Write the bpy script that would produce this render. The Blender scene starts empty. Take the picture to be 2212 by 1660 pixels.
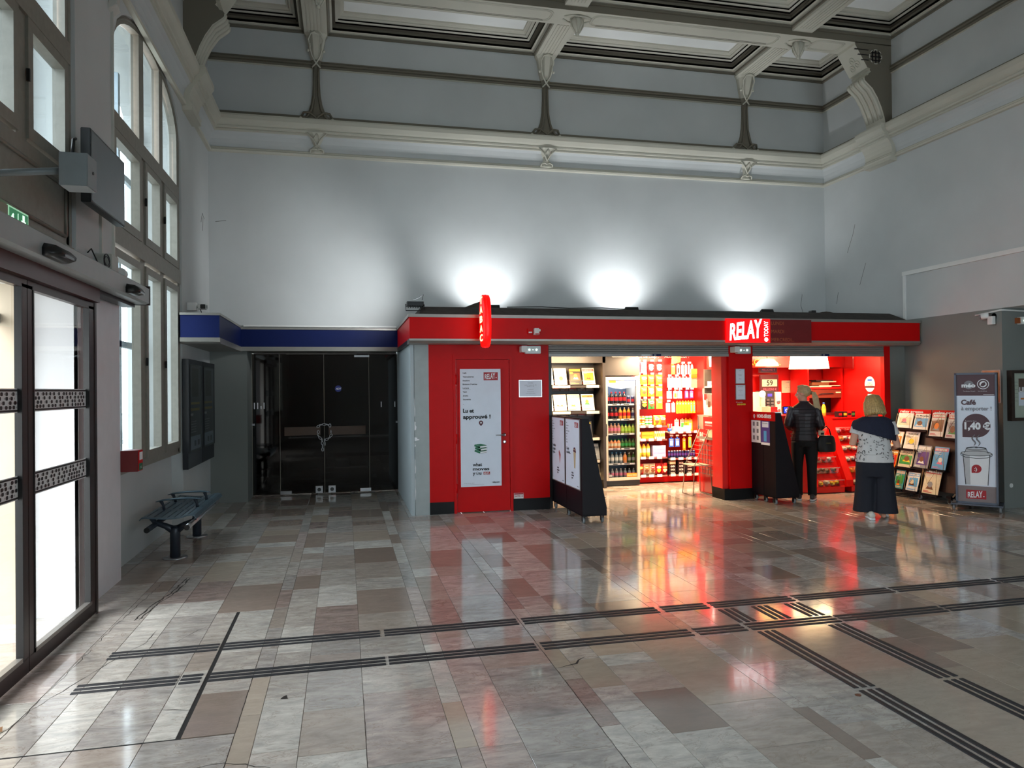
import bpy, math, random
from mathutils import Vector, Matrix
sc = bpy.context.scene
COL = sc.collection
# ------------------------------------------------------------------ camera, sky, exposure
YAW, PIT, ROL, FPX = 0.227419, 0.00727717, -0.01078656, 1565.73
def cam_axes():
    f = Vector((math.sin(YAW)*math.cos(PIT), math.cos(YAW)*math.cos(PIT), math.sin(PIT)))
    r = Vector((math.cos(YAW), -math.sin(YAW), 0)); u = r.cross(f)
    c, s = math.cos(ROL), math.sin(ROL)
    return f, c*r + s*u, -s*r + c*u
cf, cr, cu = cam_axes()
cd = bpy.data.cameras.new('camera'); cam = bpy.data.objects.new('camera', cd); COL.objects.link(cam)
cam.matrix_world = Matrix(((cr.x, cu.x, -cf.x, 0), (cr.y, cu.y, -cf.y, 0), (cr.z, cu.z, -cf.z, 1.65), (0, 0, 0, 1)))
cd.sensor_width = 36; cd.lens = FPX/2212*36; cd.clip_start = .05; cd.clip_end = 300
sc.camera = cam
sc.view_settings.view_transform = 'Standard'; sc.view_settings.look = 'None'
sc.view_settings.gamma = 1; sc.view_settings.use_curve_mapping = False
sc.view_settings.exposure = 0.22
try:
    sc.cycles.use_denoising = True; sc.cycles.max_bounces = 8; sc.cycles.diffuse_bounces = 5
    sc.cycles.glossy_bounces = 4; sc.cycles.transparent_max_bounces = 12; sc.cycles.sample_clamp_indirect = 6
    sc.cycles.caustics_reflective = False; sc.cycles.caustics_refractive = False
except Exception: pass
SKY = 8.6
w = bpy.data.worlds.new('overcast_sky'); sc.world = w; w.use_nodes = True
nt = w.node_tree; bg = nt.nodes['Background']
tc = nt.nodes.new('ShaderNodeTexCoord'); sx = nt.nodes.new('ShaderNodeSeparateXYZ'); rp = nt.nodes.new('ShaderNodeValToRGB')
nt.links.new(tc.outputs['Generated'], sx.inputs[0]); nt.links.new(sx.outputs['Z'], rp.inputs[0]); nt.links.new(rp.outputs[0], bg.inputs[0])
rp.color_ramp.elements[0].color = (.90, .94, .97, 1); rp.color_ramp.elements[0].position = 0
rp.color_ramp.elements[1].color = (.94, .97, 1, 1); rp.color_ramp.elements[1].position = .6
bg.inputs[1].default_value = SKY
def lin(c): return tuple((x/255/12.92 if x <= 10 else ((x/255+.055)/1.055)**2.4) for x in c)
def area(name, loc, d, sx_, sy_, power, col=(1, 1, 1), portal=False, spread=None):
    l = bpy.data.lights.new(name, 'AREA'); l.shape = 'RECTANGLE'; l.size = sx_; l.size_y = sy_; l.energy = power; l.color = col
    if spread: l.spread = spread
    o = bpy.data.objects.new(name, l); COL.objects.link(o); o.location = loc
    o.rotation_euler = Vector(d).to_track_quat('-Z', 'Y').to_euler()
    if portal: l.cycles.is_portal = True
    return o
def spot(name, loc, tgt, power, angle, blend=.6, col=(1, 1, 1), r=.05):
    l = bpy.data.lights.new(name, 'SPOT'); l.energy = power; l.spot_size = math.radians(angle); l.spot_blend = blend
    l.color = col; l.shadow_soft_size = r
    o = bpy.data.objects.new(name, l); COL.objects.link(o); o.location = loc
    o.rotation_euler = (Vector(tgt)-Vector(loc)).to_track_quat('-Z', 'Y').to_euler(); return o
# room shell numbers
XL, XR, YB, YF, ZC = -1.945, 8.51, 11.5, -3.0, 7.42
BAYS = [8.28, 4.65, 1.02]
for by in BAYS:   # sky enters through the tall left windows
    area('window_portal', (XL-.75, by, 3.3), (1, 0, 0), 2.7, 4.6, 1, portal=True)
area('window_portal', (5.35, -5.3, 1.6), (0, 1, 0), 5.9, 2.9, 1, portal=True)   # added lobby opening behind the viewer, placed and sized for frontal daylight
# floodlights standing on the kiosk roof, turned up at the wall
COOL = (.93, .97, 1)
for i, (x, tx) in enumerate(((2.2, 2.22), (4.45, 4.5), (6.85, 6.9))):
    spot('floodlight_beam', (x, 10.93, 2.78), (tx, 11.5, 4.2), 165, 125, .9, COOL, .07)
spot('floodlight_beam', (.86, 9.95, 2.93), (-.4, 11.5, 3.3), 95, 95, 1, COOL, .07)
# shop lamps (warm), under the shop ceiling
WARM = (1, .74, .45)
for x, y, p in ((3.5, 10.55, 80), (5.35, 10.75, 165), (4.6, 9.95, 14)):
    area('shop_ceiling_lamp', (x, y+.1, 2.15), (0, .5, -1), 1.1, .4, p, WARM)
for x, y, p in ((7.2, 10.0, 60),):
    area('counter_ceiling_lamp', (x, y-.05, 2.12), (.05, .5, -1), 1.0, .35, p, WARM)
# ------------------------------------------------------------------ materials
MATS = {}
def mat(name, rgb, rough=.6, metal=0, emit=None, es=1, var=.06, vs=8, spec=.5, alpha=None, bump=0, coat=0):
    if name in MATS: return MATS[name]
    m = bpy.data.materials.new(name); MATS[name] = m; m.use_nodes = True; n = m.node_tree.nodes; L = m.node_tree.links
    b = n['Principled BSDF']; base = lin(rgb)
    if var:
        t = n.new('ShaderNodeTexNoise'); t.inputs['Scale'].default_value = vs; t.inputs['Detail'].default_value = 4
        co = n.new('ShaderNodeTexCoord'); L.new(co.outputs['Object'], t.inputs['Vector'])
        r = n.new('ShaderNodeValToRGB'); L.new(t.outputs['Fac'], r.inputs[0]); L.new(r.outputs[0], b.inputs['Base Color'])
        r.color_ramp.elements[0].position = .3; r.color_ramp.elements[1].position = .7
        r.color_ramp.elements[0].color = tuple(c*(1-var) for c in base)+(1,); r.color_ramp.elements[1].color = tuple(min(1, c*(1+var)) for c in base)+(1,)
        if bump:
            bp = n.new('ShaderNodeBump'); bp.inputs['Strength'].default_value = bump; bp.inputs['Distance'].default_value = .01
            L.new(t.outputs['Fac'], bp.inputs['Height']); L.new(bp.outputs[0], b.inputs['Normal'])
    else: b.inputs['Base Color'].default_value = base+(1,)
    b.inputs['Roughness'].default_value = rough; b.inputs['Metallic'].default_value = metal
    b.inputs['Specular IOR Level'].default_value = spec; b.inputs['Coat Weight'].default_value = coat
    if emit: b.inputs['Emission Color'].default_value = lin(emit)+(1,); b.inputs['Emission Strength'].default_value = es
    return m
def glass(name, tint=(1, 1, 1), base=0., rough=0.02, k=1.):
    if name in MATS: return MATS[name]
    m = bpy.data.materials.new(name); MATS[name] = m; m.use_nodes = True; n = m.node_tree.nodes; L = m.node_tree.links
    n.remove(n['Principled BSDF']); out = n['Material Output']
    tr = n.new('ShaderNodeBsdfTransparent'); tr.inputs[0].default_value = tuple(tint)+(1,)
    gl = n.new('ShaderNodeBsdfGlossy'); gl.inputs['Roughness'].default_value = rough
    fr = n.new('ShaderNodeFresnel'); fr.inputs[0].default_value = 1.5
    ns = n.new('ShaderNodeTexNoise'); ns.inputs['Scale'].default_value = 3
    mm = n.new('ShaderNodeMath'); mm.operation = 'MULTIPLY_ADD'; mm.inputs[1].default_value = k; mm.inputs[2].default_value = base
    L.new(fr.outputs[0], mm.inputs[0]); mx = n.new('ShaderNodeMixShader'); L.new(mm.outputs[0], mx.inputs[0])
    L.new(tr.outputs[0], mx.inputs[1]); L.new(gl.outputs[0], mx.inputs[2]); L.new(mx.outputs[0], out.inputs[0])
    m2 = n.new('ShaderNodeMapRange'); L.new(ns.outputs[0], m2.inputs[0]); m2.inputs[3].default_value = rough*.7; m2.inputs[4].default_value = rough*1.4+.01
    L.new(m2.outputs[0], gl.inputs['Roughness'])
    return m
def plaster(name, rgb, var=.05, stains=.0, rough=.8, bump=.12):
    if name in MATS: return MATS[name]
    m = mat(name, rgb, rough, var=var, vs=1.2, bump=0); n = m.node_tree.nodes; L = m.node_tree.links; b = n['Principled BSDF']
    co = n.new('ShaderNodeTexCoord'); t = n.new('ShaderNodeTexNoise'); t.inputs['Scale'].default_value = 4.5; t.inputs['Detail'].default_value = 9
    L.new(co.outputs['Object'], t.inputs['Vector']); bp = n.new('ShaderNodeBump'); bp.inputs['Strength'].default_value = bump; bp.inputs['Distance'].default_value = .02
    L.new(t.outputs['Fac'], bp.inputs['Height']); L.new(bp.outputs[0], b.inputs['Normal'])
    return m
def stone():
    """polished marble slabs: the tint of each slab comes from its own attribute, veins from noise"""
    m = bpy.data.materials.new('polished_marble'); MATS['stone'] = m; m.use_nodes = True; n = m.node_tree.nodes; L = m.node_tree.links
    b = n['Principled BSDF']; at = n.new('ShaderNodeAttribute'); at.attribute_name = 'tint'
    co = n.new('ShaderNodeNewGeometry'); sp = n.new('ShaderNodeSeparateColor'); sp.mode = 'HSV'
    ad = n.new('ShaderNodeVectorMath'); ad.operation = 'MULTIPLY_ADD'; L.new(co.outputs['Position'], ad.inputs[0]); ad.inputs[1].default_value = (1, 1, 1)
    off = n.new('ShaderNodeAttribute'); off.attribute_name = 'shift'; L.new(off.outputs['Vector'], ad.inputs[2])
    mp = n.new('ShaderNodeMapping'); mp.inputs['Rotation'].default_value = (0, 0, .5); mp.inputs['Scale'].default_value = (1, 2.6, 1); L.new(ad.outputs[0], mp.inputs[0])
    v1 = n.new('ShaderNodeTexNoise'); v1.inputs['Scale'].default_value = 2.6; v1.inputs['Detail'].default_value = 8; v1.inputs['Roughness'].default_value = .62; v1.inputs['Distortion'].default_value = 1.6
    L.new(mp.outputs[0], v1.inputs['Vector'])
    r1 = n.new('ShaderNodeValToRGB'); L.new(v1.outputs['Fac'], r1.inputs[0]); cr_ = r1.color_ramp
    cr_.elements[0].position = .3; cr_.elements[0].color = (.66, .65, .66, 1); cr_.elements[1].position = .72; cr_.elements[1].color = (1.14, 1.13, 1.11, 1)
    e = cr_.elements.new(.5); e.color = (.99, .97, .95, 1); e = cr_.elements.new(.513); e.color = (.70, .63, .58, 1); e = cr_.elements.new(.527); e.color = (1.0, .98, .96, 1)
    v2 = n.new('ShaderNodeTexNoise'); v2.inputs['Scale'].default_value = 9; v2.inputs['Detail'].default_value = 10; v2.inputs['Roughness'].default_value = .7; L.new(mp.outputs[0], v2.inputs['Vector'])
    r2 = n.new('ShaderNodeValToRGB'); L.new(v2.outputs['Fac'], r2.inputs[0]); r2.color_ramp.elements[0].position = .3; r2.color_ramp.elements[0].color = (.72, .70, .69, 1)
    r2.color_ramp.elements[1].position = .72; r2.color_ramp.elements[1].color = (1.2, 1.2, 1.2, 1)
    m1 = n.new('ShaderNodeMix'); m1.data_type = 'RGBA'; m1.blend_type = 'MULTIPLY'; m1.inputs[0].default_value = 1; L.new(r1.outputs[0], m1.inputs[6]); L.new(r2.outputs[0], m1.inputs[7])
    # veins stronger on mottled slabs (alpha of tint)
    m0 = n.new('ShaderNodeMix'); m0.data_type = 'RGBA'; m0.inputs[6].default_value = (1, 1, 1, 1); L.new(at.outputs['Alpha'], m0.inputs[0]); L.new(m1.outputs[2], m0.inputs[7])
    m2 = n.new('ShaderNodeMix'); m2.data_type = 'RGBA'; m2.blend_type = 'MULTIPLY'; m2.inputs[0].default_value = 1; L.new(at.outputs['Color'], m2.inputs[6]); L.new(m0.outputs[2], m2.inputs[7])
    L.new(m2.outputs[2], b.inputs['Base Color'])
    r3 = n.new('ShaderNodeMapRange'); L.new(v2.outputs['Fac'], r3.inputs[0]); r3.inputs[1].default_value = .3; r3.inputs[2].default_value = .7; r3.inputs[3].default_value = .07; r3.inputs[4].default_value = .15
    L.new(r3.outputs[0], b.inputs['Roughness']); b.inputs['IOR'].default_value = 1.56; b.inputs['Coat Weight'].default_value = .25; b.inputs['Coat Roughness'].default_value = .05
    return m
# ------------------------------------------------------------------ mesh builder
class MB:
    def __init__(s): s.v = []; s.f = []; s.m = []; s.mats = []; s.sm = []
    def mi(s, m):
        if m not in s.mats: s.mats.append(m)
        return s.mats.index(m)
    def add(s, vs, fs, m, smooth=False):
        o = len(s.v); s.v += [tuple(p) for p in vs]; k = s.mi(m)
        for f in fs: s.f.append(tuple(i+o for i in f)); s.m.append(k); s.sm.append(smooth)
        return s
    def box(s, x0, x1, y0, y1, z0, z1, m):
        v = [(x0, y0, z0), (x1, y0, z0), (x1, y1, z0), (x0, y1, z0), (x0, y0, z1), (x1, y0, z1), (x1, y1, z1), (x0, y1, z1)]
        return s.add(v, [(0, 3, 2, 1), (4, 5, 6, 7), (0, 1, 5, 4), (1, 2, 6, 5), (2, 3, 7, 6), (3, 0, 4, 7)], m)
    def rbox(s, x0, x1, y0, y1, z0, z1, m, r=.01, axis='z'):
        """box with the four edges along one axis rounded"""
        d = {'z': (x0, x1, y0, y1), 'y': (x0, x1, z0, z1), 'x': (y0, y1, z0, z1)}[axis]
        pr = rrect(d[0], d[1], d[2], d[3], r)
        e = {'z': (z0, z1), 'y': (y0, y1), 'x': (x0, x1)}[axis]
        return s.prism(pr, axis, e[0], e[1], m)
    def prism(s, pr, axis, a, b, m, smooth=False):
        n = len(pr)
        def P(p, t): return {'z': (p[0], p[1], t), 'y': (p[0], t, p[1]), 'x': (t, p[0], p[1])}[axis]
        v = [P(p, a) for p in pr]+[P(p, b) for p in pr]
        o = len(s.v)
        fs = [(i, (i+1) % n, n+(i+1) % n, n+i) for i in range(n)]
        s.add(v, fs, m, smooth); s.f += [tuple(o+i for i in reversed(range(n))), tuple(o+n+i for i in range(n))]; k = s.mi(m); s.m += [k, k]; s.sm += [False, False]
        return s
    def tube(s, pts, r, m, n=8, cap=True, closed=False):
        pts = [Vector(p) for p in pts]; N = len(pts); vs = []; up = None
        rs = r if isinstance(r, (list, tuple)) else [r]*N
        for i, p in enumerate(pts):
            a = pts[i-1] if (i > 0 or closed) else p; b = pts[(i+1) % N] if (i < N-1 or closed) else p
            t = (b-a); t = t.normalized() if t.length > 1e-9 else Vector((0, 0, 1))
            if up is None: up = Vector((0, 0, 1)) if abs(t.z) < .9 else Vector((1, 0, 0))
            x = t.cross(up); x = x.normalized() if x.length > 1e-6 else t.orthogonal().normalized(); y = x.cross(t).normalized(); up = y
            for k in range(n):
                an = 2*math.pi*k/n; vs.append(p+(x*math.cos(an)+y*math.sin(an))*rs[i])
        fs = []
        for i in range(N if closed else N-1):
            j = (i+1) % N
            for k in range(n): fs.append((i*n+k, i*n+(k+1) % n, j*n+(k+1) % n, j*n+k))
        if cap and not closed: fs += [tuple(reversed(range(n))), tuple((N-1)*n+k for k in range(n))]
        return s.add(vs, fs, m, True)
    def lathe(s, prof, m, c=(0, 0, 0), n=16, axis='z', mats=None, sx=1, sy=1):
        """prof: (r, h) pairs bottom to top; mats: material per band"""
        vs = []; c = Vector(c)
        for r, h in prof:
            for k in range(n):
                a = 2*math.pi*k/n; p = (r*math.cos(a)*sx, r*math.sin(a)*sy, h)
                if axis == 'y': p = (p[0], p[2], p[1])
                if axis == 'x': p = (p[2], p[0], p[1])
                vs.append(c+Vector(p))
        for i in range(len(prof)-1):
            mm = mats[i] if mats else m; o = len(s.v) if i == 0 else o
            if i == 0: s.v += [tuple(p) for p in vs]
            kk = s.mi(mm)
            for k in range(n):
                s.f.append((o+i*n+k, o+i*n+(k+1) % n, o+(i+1)*n+(k+1) % n, o+(i+1)*n+k)); s.m.append(kk); s.sm.append(True)
        for ring, rev in ((0, True), (len(prof)-1, False)):
            if prof[ring][0] > 1e-5:
                ids = [o+ring*n+k for k in range(n)]; s.f.append(tuple(reversed(ids) if rev else ids)); s.m.append(s.mi(mats[0 if rev else -1] if mats else m)); s.sm.append(False)
        return s
    def sphere(s, c, r, m, nu=14, nv=10, sc_=(1, 1, 1)):
        vs = []; fs = []
        for j in range(nv+1):
            t = math.pi*j/nv
            for k in range(nu):
                a = 2*math.pi*k/nu; vs.append((c[0]+r*sc_[0]*math.sin(t)*math.cos(a), c[1]+r*sc_[1]*math.sin(t)*math.sin(a), c[2]+r*sc_[2]*math.cos(t)))
        for j in range(nv):
            for k in range(nu): fs.append((j*nu+k, (j+1)*nu+k, (j+1)*nu+(k+1) % nu, j*nu+(k+1) % nu))
        return s.add(vs, fs, m, True)
    def loft(s, rings, m, smooth=True, cap=True, closed=True):
        n = len(rings[0]); vs = [p for r in rings for p in r]; fs = []
        for i in range(len(rings)-1):
            for k in range(n if closed else n-1): fs.append((i*n+k, i*n+(k+1) % n, (i+1)*n+(k+1) % n, (i+1)*n+k))
        if cap: fs += [tuple(reversed(range(n))), tuple((len(rings)-1)*n+k for k in range(n))]
        return s.add(vs, fs, m, smooth)
    def quad(s, o, r, u, w_, h, m, d=0.0):
        """flat rectangle: origin, right, up vectors"""
        o, r, u = Vector(o), Vector(r), Vector(u); nn = r.cross(u)
        o = o+nn*d
        return s.add([o, o+r*w_, o+r*w_+u*h, o+u*h], [(0, 1, 2, 3)], m)
    def poly(s, o, r, u, pts, m, d=0.0):
        o, r, u = Vector(o), Vector(r), Vector(u); o = o+r.cross(u)*d
        return s.add([o+r*a+u*b for a, b in pts], [tuple(range(len(pts)))], m)
    def text(s, t, o, h, m, r=(1, 0, 0), u=(0, 0, 1), bold=0, xs=1., align='l', d=.0015, warp=None, th=0, width=None):
        vs, fs, wd = glyphs(t, bold, th)
        if not vs: return s
        if width: xs = width/(wd*h)
        o, r, u = Vector(o), Vector(r).normalized(), Vector(u).normalized(); nn = r.cross(u)
        ax = {'l': 0, 'c': -wd/2, 'r': -wd}[align]; out = []
        for x, y, z in vs:
            x = (x+ax)*h*xs; y = y*h
            if warp: x, y = warp(x, y)
            out.append(o+r*x+u*y+nn*(d+z))
        return s.add(out, fs, m)
    def build(s, name, parent=None, off=(0, 0, 0), bevel=0, smooth_angle=None, world=True, mirror=None):
        me = bpy.data.meshes.new(name); vs = s.v
        if parent is not None and world:
            q = parent; ox = Vector((0, 0, 0))
            while q is not None: ox += q.location; q = q.parent
            vs = [(a-ox.x, b-ox.y, c-ox.z) for a, b, c in vs]
        me.from_pydata(vs, [], s.f)
        for m in s.mats: me.materials.append(m)
        me.polygons.foreach_set('material_index', s.m); me.polygons.foreach_set('use_smooth', s.sm); me.validate(); me.update()
        if bevel:
            import bmesh
            b = bmesh.new(); b.from_mesh(me); bmesh.ops.remove_doubles(b, verts=b.verts, dist=1e-5)
            ed = [e for e in b.edges if len(e.link_faces) == 2 and e.calc_face_angle(0) > .6]
            bmesh.ops.bevel(b, geom=ed, offset=bevel, segments=2, affect='EDGES', clamp_overlap=True); b.to_mesh(me); b.free()
        o = bpy.data.objects.new(name, me); COL.objects.link(o)
        if parent is not None: o.parent = parent
        return o
def rrect(x0, x1, y0, y1, r, n=3):
    out = []
    for cx, cy, a0 in ((x1-r, y0+r, -90), (x1-r, y1-r, 0), (x0+r, y1-r, 90), (x0+r, y0+r, 180)):
        for i in range(n+1):
            a = math.radians(a0+90*i/n); out.append((cx+r*math.cos(a), cy+r*math.sin(a)))
    return out
_gl = {}
def glyphs(t, bold=0, th=0):
    k = (t, bold, th)
    if k in _gl: return _gl[k]
    def mk(tx):
        c = bpy.data.curves.new('t', 'FONT'); c.body = tx; c.size = 1; c.offset = bold; c.resolution_u = 3; c.extrude = th
        o = bpy.data.objects.new('t', c); COL.objects.link(o)
        dg = bpy.context.evaluated_depsgraph_get(); me = bpy.data.meshes.new_from_object(o.evaluated_get(dg))
        vs = [tuple(v.co) for v in me.vertices]; fs = [tuple(p.vertices) for p in me.polygons]
        bpy.data.objects.remove(o); bpy.data.curves.remove(c); bpy.data.meshes.remove(me); return vs, fs
    if 'H' not in _gl:
        v, f = mk('H'); _gl['H'] = max(p[1] for p in v)
    H = _gl['H']; vs, fs = mk(t)
    if not vs: _gl[k] = ([], [], 0); return _gl[k]
    x0 = min(p[0] for p in vs); vs = [((a-x0)/H, b/H, c) for a, b, c in vs]; _gl[k] = (vs, fs, max(p[0] for p in vs)); return _gl[k]
def meta(o, label=None, cat=None, group=None, kind=None):
    if label: o['label'] = label
    if cat: o['category'] = cat
    if group: o['group'] = group
    if kind: o['kind'] = kind
    return o
def thing(name, label, cat, loc=(0, 0, 0), rz=0, group=None):
    o = bpy.data.objects.new(name, None); COL.objects.link(o); o.location = loc; o.rotation_euler = (0, 0, rz); o.empty_display_size = .1
    return meta(o, label, cat, group)
def struct(name, mb, parent=None, label=None, **k):
    o = mb.build(name, parent, **k)
    if parent is None: o['kind'] = 'structure'
    if label: o['label'] = label
    return o
def dup(root, loc=None, rz=None, label=None, scale=None):
    r = root.copy(); COL.objects.link(r)
    if loc is not None: r.location = loc
    if rz is not None: r.rotation_euler = (0, 0, rz)
    if label: r['label'] = label
    for ch in list(root.children):
        c = ch.copy(); COL.objects.link(c); c.parent = r
        for g in ch.children:
            d = g.copy(); COL.objects.link(d); d.parent = c
    return r
ORD = ['first', 'second', 'third', 'fourth', 'fifth', 'sixth', 'seventh', 'eighth', 'ninth', 'tenth', 'eleventh', 'twelfth']
WALL = plaster('wall_paint', (196, 198, 197)); WALLU = plaster('upper_wall_paint', (190, 192, 190)); CEIL = plaster('ceiling_paint', (240, 241, 238))
MOLD = plaster('moulding_paint', (196, 192, 178), bump=.05); GREYP = plaster('grey_wall_paint', (124, 127, 123)); PALE = plaster('pale_panel_paint', (176, 186, 190))
FRAME = mat('window_frame_paint', (134, 129, 119), .5, var=.08, vs=20); GLS = glass('window_glass', (.64, .75, .80), .03, .03)
RED = mat('red_laminate', (200, 10, 12), .4, var=.03, spec=.12); REDI = mat('red_shop_laminate', (214, 16, 12), .35, var=.03); BLACK = mat('black_plinth', (14, 13, 14), .5, var=.2, spec=.2)
SILV = mat('brushed_trim', (150, 146, 140), .38, .6, var=.05); STEEL = mat('steel', (190, 190, 192), .28, .9, var=.04); WHITE = mat('white_plastic', (225, 224, 220), .4, var=.02)
DARK = mat('dark_laminate', (30, 24, 25), .45, var=.1); BRONZE = mat('bronze_aluminium', (52, 38, 36), .35, .3, var=.1, vs=30); INK = mat('black_print', (20, 20, 24), .6, var=.1)
PAPER = mat('poster_paper', (222, 228, 240), .5, var=.02); REDP = mat('red_print', (170, 28, 40), .5, var=.03); WHP = mat('white_print', (236, 236, 238), .5, var=.02)
GREYPR = mat('grey_print', (128, 126, 130), .6, var=.03); NAVY = mat('blue_laminate', (8, 25, 78), .5, var=.04, spec=.2); BLKPL = mat('black_plastic', (16, 16, 17), .4, var=.1)
STONE = stone()
MOLDK = plaster('dark_taupe_moulding', (118, 111, 97), bump=.05)  # darker tone for beam flanks, recessed steps, cornice ledge and bracket stems
# ================================================================== STRUCTURE
# ---- floor: grout bed + individual marble slabs
mb = MB(); GROUT = mat('dark_joint', (96, 88, 80), .9, var=.1)
mb.box(XL-.75, 9.9, YF, 13.0, -.12, -.004, GROUT); floor = struct('floor', mb, label='polished marble slab floor laid in bands of differing widths')
TC = {'d': (0.359, 0.287, 0.24), 'D': (0.287, 0.224, 0.185), 'm': (0.468, 0.408, 0.358), 'l': (0.574, 0.539, 0.495), 'L': (0.643, 0.626, 0.581), 'g': (0.48, 0.455, 0.43), 'p': (0.546, 0.467, 0.433), 't': (0.478, 0.402, 0.324), 'r': (0.394, 0.315, 0.283)}
VE = {'d': .35, 'D': .2, 'm': .7, 'l': 1, 'L': .9, 'g': 1, 'p': 1, 't': .35, 'r': 1}
strips = [(-2.7, -1.955), (-1.955, -1.62), (-1.62, -1.44), (-1.44, -1.24), (-1.24, -.94), (-.94, -.53), (-.53, -.43), (-.43, -.22), (-.22, .085), (.085, .485), (.485, .59), (.59, .80), (.80, 1.20), (1.20, 1.31), (1.31, 1.51), (1.51, 1.815), (1.815, 2.22), (2.22, 2.31), (2.31, 2.51), (2.51, 2.82), (2.82, 3.23)]
x = 3.23
while x < 9.8:
    for d in (.1, .2, .305, .405):
        if x < 9.8: strips.append((round(x, 3), round(x+d, 3)))
        x += d
FIX = {-.94: [(2.4, 3.73, 'g'), (3.73, 5.78, 'H'), (5.78, 6.55, 'd'), (6.55, 7.1, 'l'), (7.1, 7.6, 'l'), (7.6, 8.1, 'm'), (8.1, 8.32, 'L'), (8.32, 8.75, 'd')],
       -1.24: [(2.9, 3.73, 'm'), (3.73, 4.6, 'g'), (4.6, 5.78, 'g')], -1.44: [(2.9, 3.73, 'l'), (3.73, 4.2, 'L'), (4.2, 4.9, 'L'), (4.9, 5.78, 'L')], -1.62: [(2.9, 3.73, 'l'), (3.73, 4.4, 'g'), (4.4, 5.78, 'l')],
       -.43: [(4.09, 4.8, 'l'), (3.5, 4.09, 'L'), (2.9, 3.5, 'l'), (4.8, 5.3, 'L'), (5.3, 6.3, 'l')],
       -.22: [(3.89, 4.55, 'g'), (3.42, 3.89, 'm'), (2.9, 3.42, 'L'), (4.55, 4.7, 'm'), (4.7, 5.09, 'g'), (5.09, 5.75, 'r'), (5.75, 6.35, 'L'), (6.35, 6.9, 'l'), (8.15, 8.71, 'm'), (6.9, 7.2, 'm'), (7.2, 7.5, 'm')],
       .085: [(4.04, 4.62, 'l'), (3.25, 4.04, 'p'), (2.3, 3.25, 'g'), (4.62, 5.0, 'l'), (5.0, 5.48, 'm'), (5.48, 6.14, 'd'), (6.14, 6.5, 'l'), (6.5, 7.1, 'm'), (7.1, 7.76, 'D'), (7.77, 8.14, 'L'), (8.14, 8.7, 't'), (8.7, 9.1, 'm')],
       .59: [(3.3, 4.12, 'p'), (2.4, 3.3, 'p'), (4.12, 4.8, 'p'), (4.8, 5.1, 'm'), (5.1, 5.7, 'r')],
       .80: [(4.21, 4.7, 'm'), (3.70, 4.21, 'g'), (3.17, 3.70, 'g'), (2.4, 3.17, 'g'), (4.7, 5.1, 'g'), (5.1, 5.75, 'g'), (5.75, 6.4, 'p'), (6.4, 6.75, 'm'), (6.75, 7.45, 'd'), (7.45, 8.0, 'l')],
       1.20: [(3.36, 3.95, 'r'), (2.3, 3.36, 'L'), (3.95, 4.13, 'm'), (4.13, 4.7, 't'), (4.7, 5.3, 'l'), (5.3, 5.9, 'r')],
       1.31: [(3.80, 4.22, 't'), (3.49, 3.80, 'l'), (2.9, 3.49, 'L'), (2.2, 2.9, 'l'), (4.22, 4.8, 'l'), (5.1, 5.6, 'l'), (5.6, 6.16, 'd'), (6.16, 6.6, 'L')],
       1.51: [(4.08, 4.25, 'L'), (3.69, 4.08, 'm'), (3.21, 3.69, 'D'), (2.5, 3.21, 'L'), (4.25, 4.7, 't'), (7.64, 8.21, 'D'), (6.4, 7.64, 'l'), (5.6, 6.4, 'p'), (8.21, 8.8, 'l')],
       1.815: [(3.45, 4.55, 't'), (2.98, 3.45, 'm'), (2.3, 2.98, 'm'), (6.35, 7.44, 'd'), (6.0, 6.35, 'l'), (5.3, 6.0, 'g'), (7.44, 8.0, 'l')],
       2.22: [(2.78, 3.31, 'D'), (2.3, 2.78, 'L'), (6.12, 6.66, 'D'), (3.31, 4.5, 'l'), (5.2, 6.02, 'd')], 2.31: [(3.3, 3.9, 'l'), (3.9, 4.4, 't'), (2.3, 3.1, 'm'), (5.2, 6.0, 'l'), (6.0, 6.4, 'm')],
       2.51: [(6.66, 7.13, 'D'), (2.98, 3.9, 'l'), (2.2, 2.98, 'm'), (3.9, 4.8, 't')], 2.82: [(3.62, 4.6, 't'), (2.4, 3.62, 't'), (6.66, 7.1, 'd')],
       3.53: [(5.54, 6.0, 'D'), (3.78, 4.02, 'd')], 4.34: [(6.92, 7.42, 'd'), (5.98, 6.52, 'd')], 4.54: [(7.63, 8.09, 'D'), (6.92, 7.42, 'd'), (5.98, 6.52, 'd')], 4.84: [(7.62, 8.08, 'd')]}
rng = random.Random(7); tiles = []
for (x0, x1) in strips:
    key = round(x0, 3); fx = []
    for k in FIX:
        if abs(k-key) < .02: fx = sorted(FIX[k])
    ys = YF+.02; ymax = 12.9
    def rnd(a, b):
        y = a
        while b-y > 1e-3:
            L_ = rng.choice((.28, .36, .45, .52, .62, .75)) if x1-x0 > .15 else rng.choice((.5, .65, .9))
            e_ = b if b-y-L_ < .18 else y+L_
            kind = rng.choices('dmlLgptr', (14, 20, 24, 9, 14, 7, 12, 4))[0]
            if x0 > 2.6 and kind in 'Ll' and rng.random() < .45: kind = 't'
            tiles.append((x0, x1, y, e_, kind)); y = e_
    y = ys
    for (a, b, k) in fx:
        if a > y+.01: rnd(y, a)
        tiles.append((x0, x1, max(a, y), b, k)); y = b
    rnd(y, ymax)
tiles = [t_ for t_ in tiles if t_[4] != 'H']      # the floor hatch is cut across this band
for a_, b_, k_ in ((3.73, 4.10, 'L'), (4.10, 4.62, 'L'), (4.62, 4.95, 'm'), (4.95, 5.30, 'l'), (5.30, 5.78, 'l')): tiles.append((-.94, -.79, a_, b_, k_))
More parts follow.
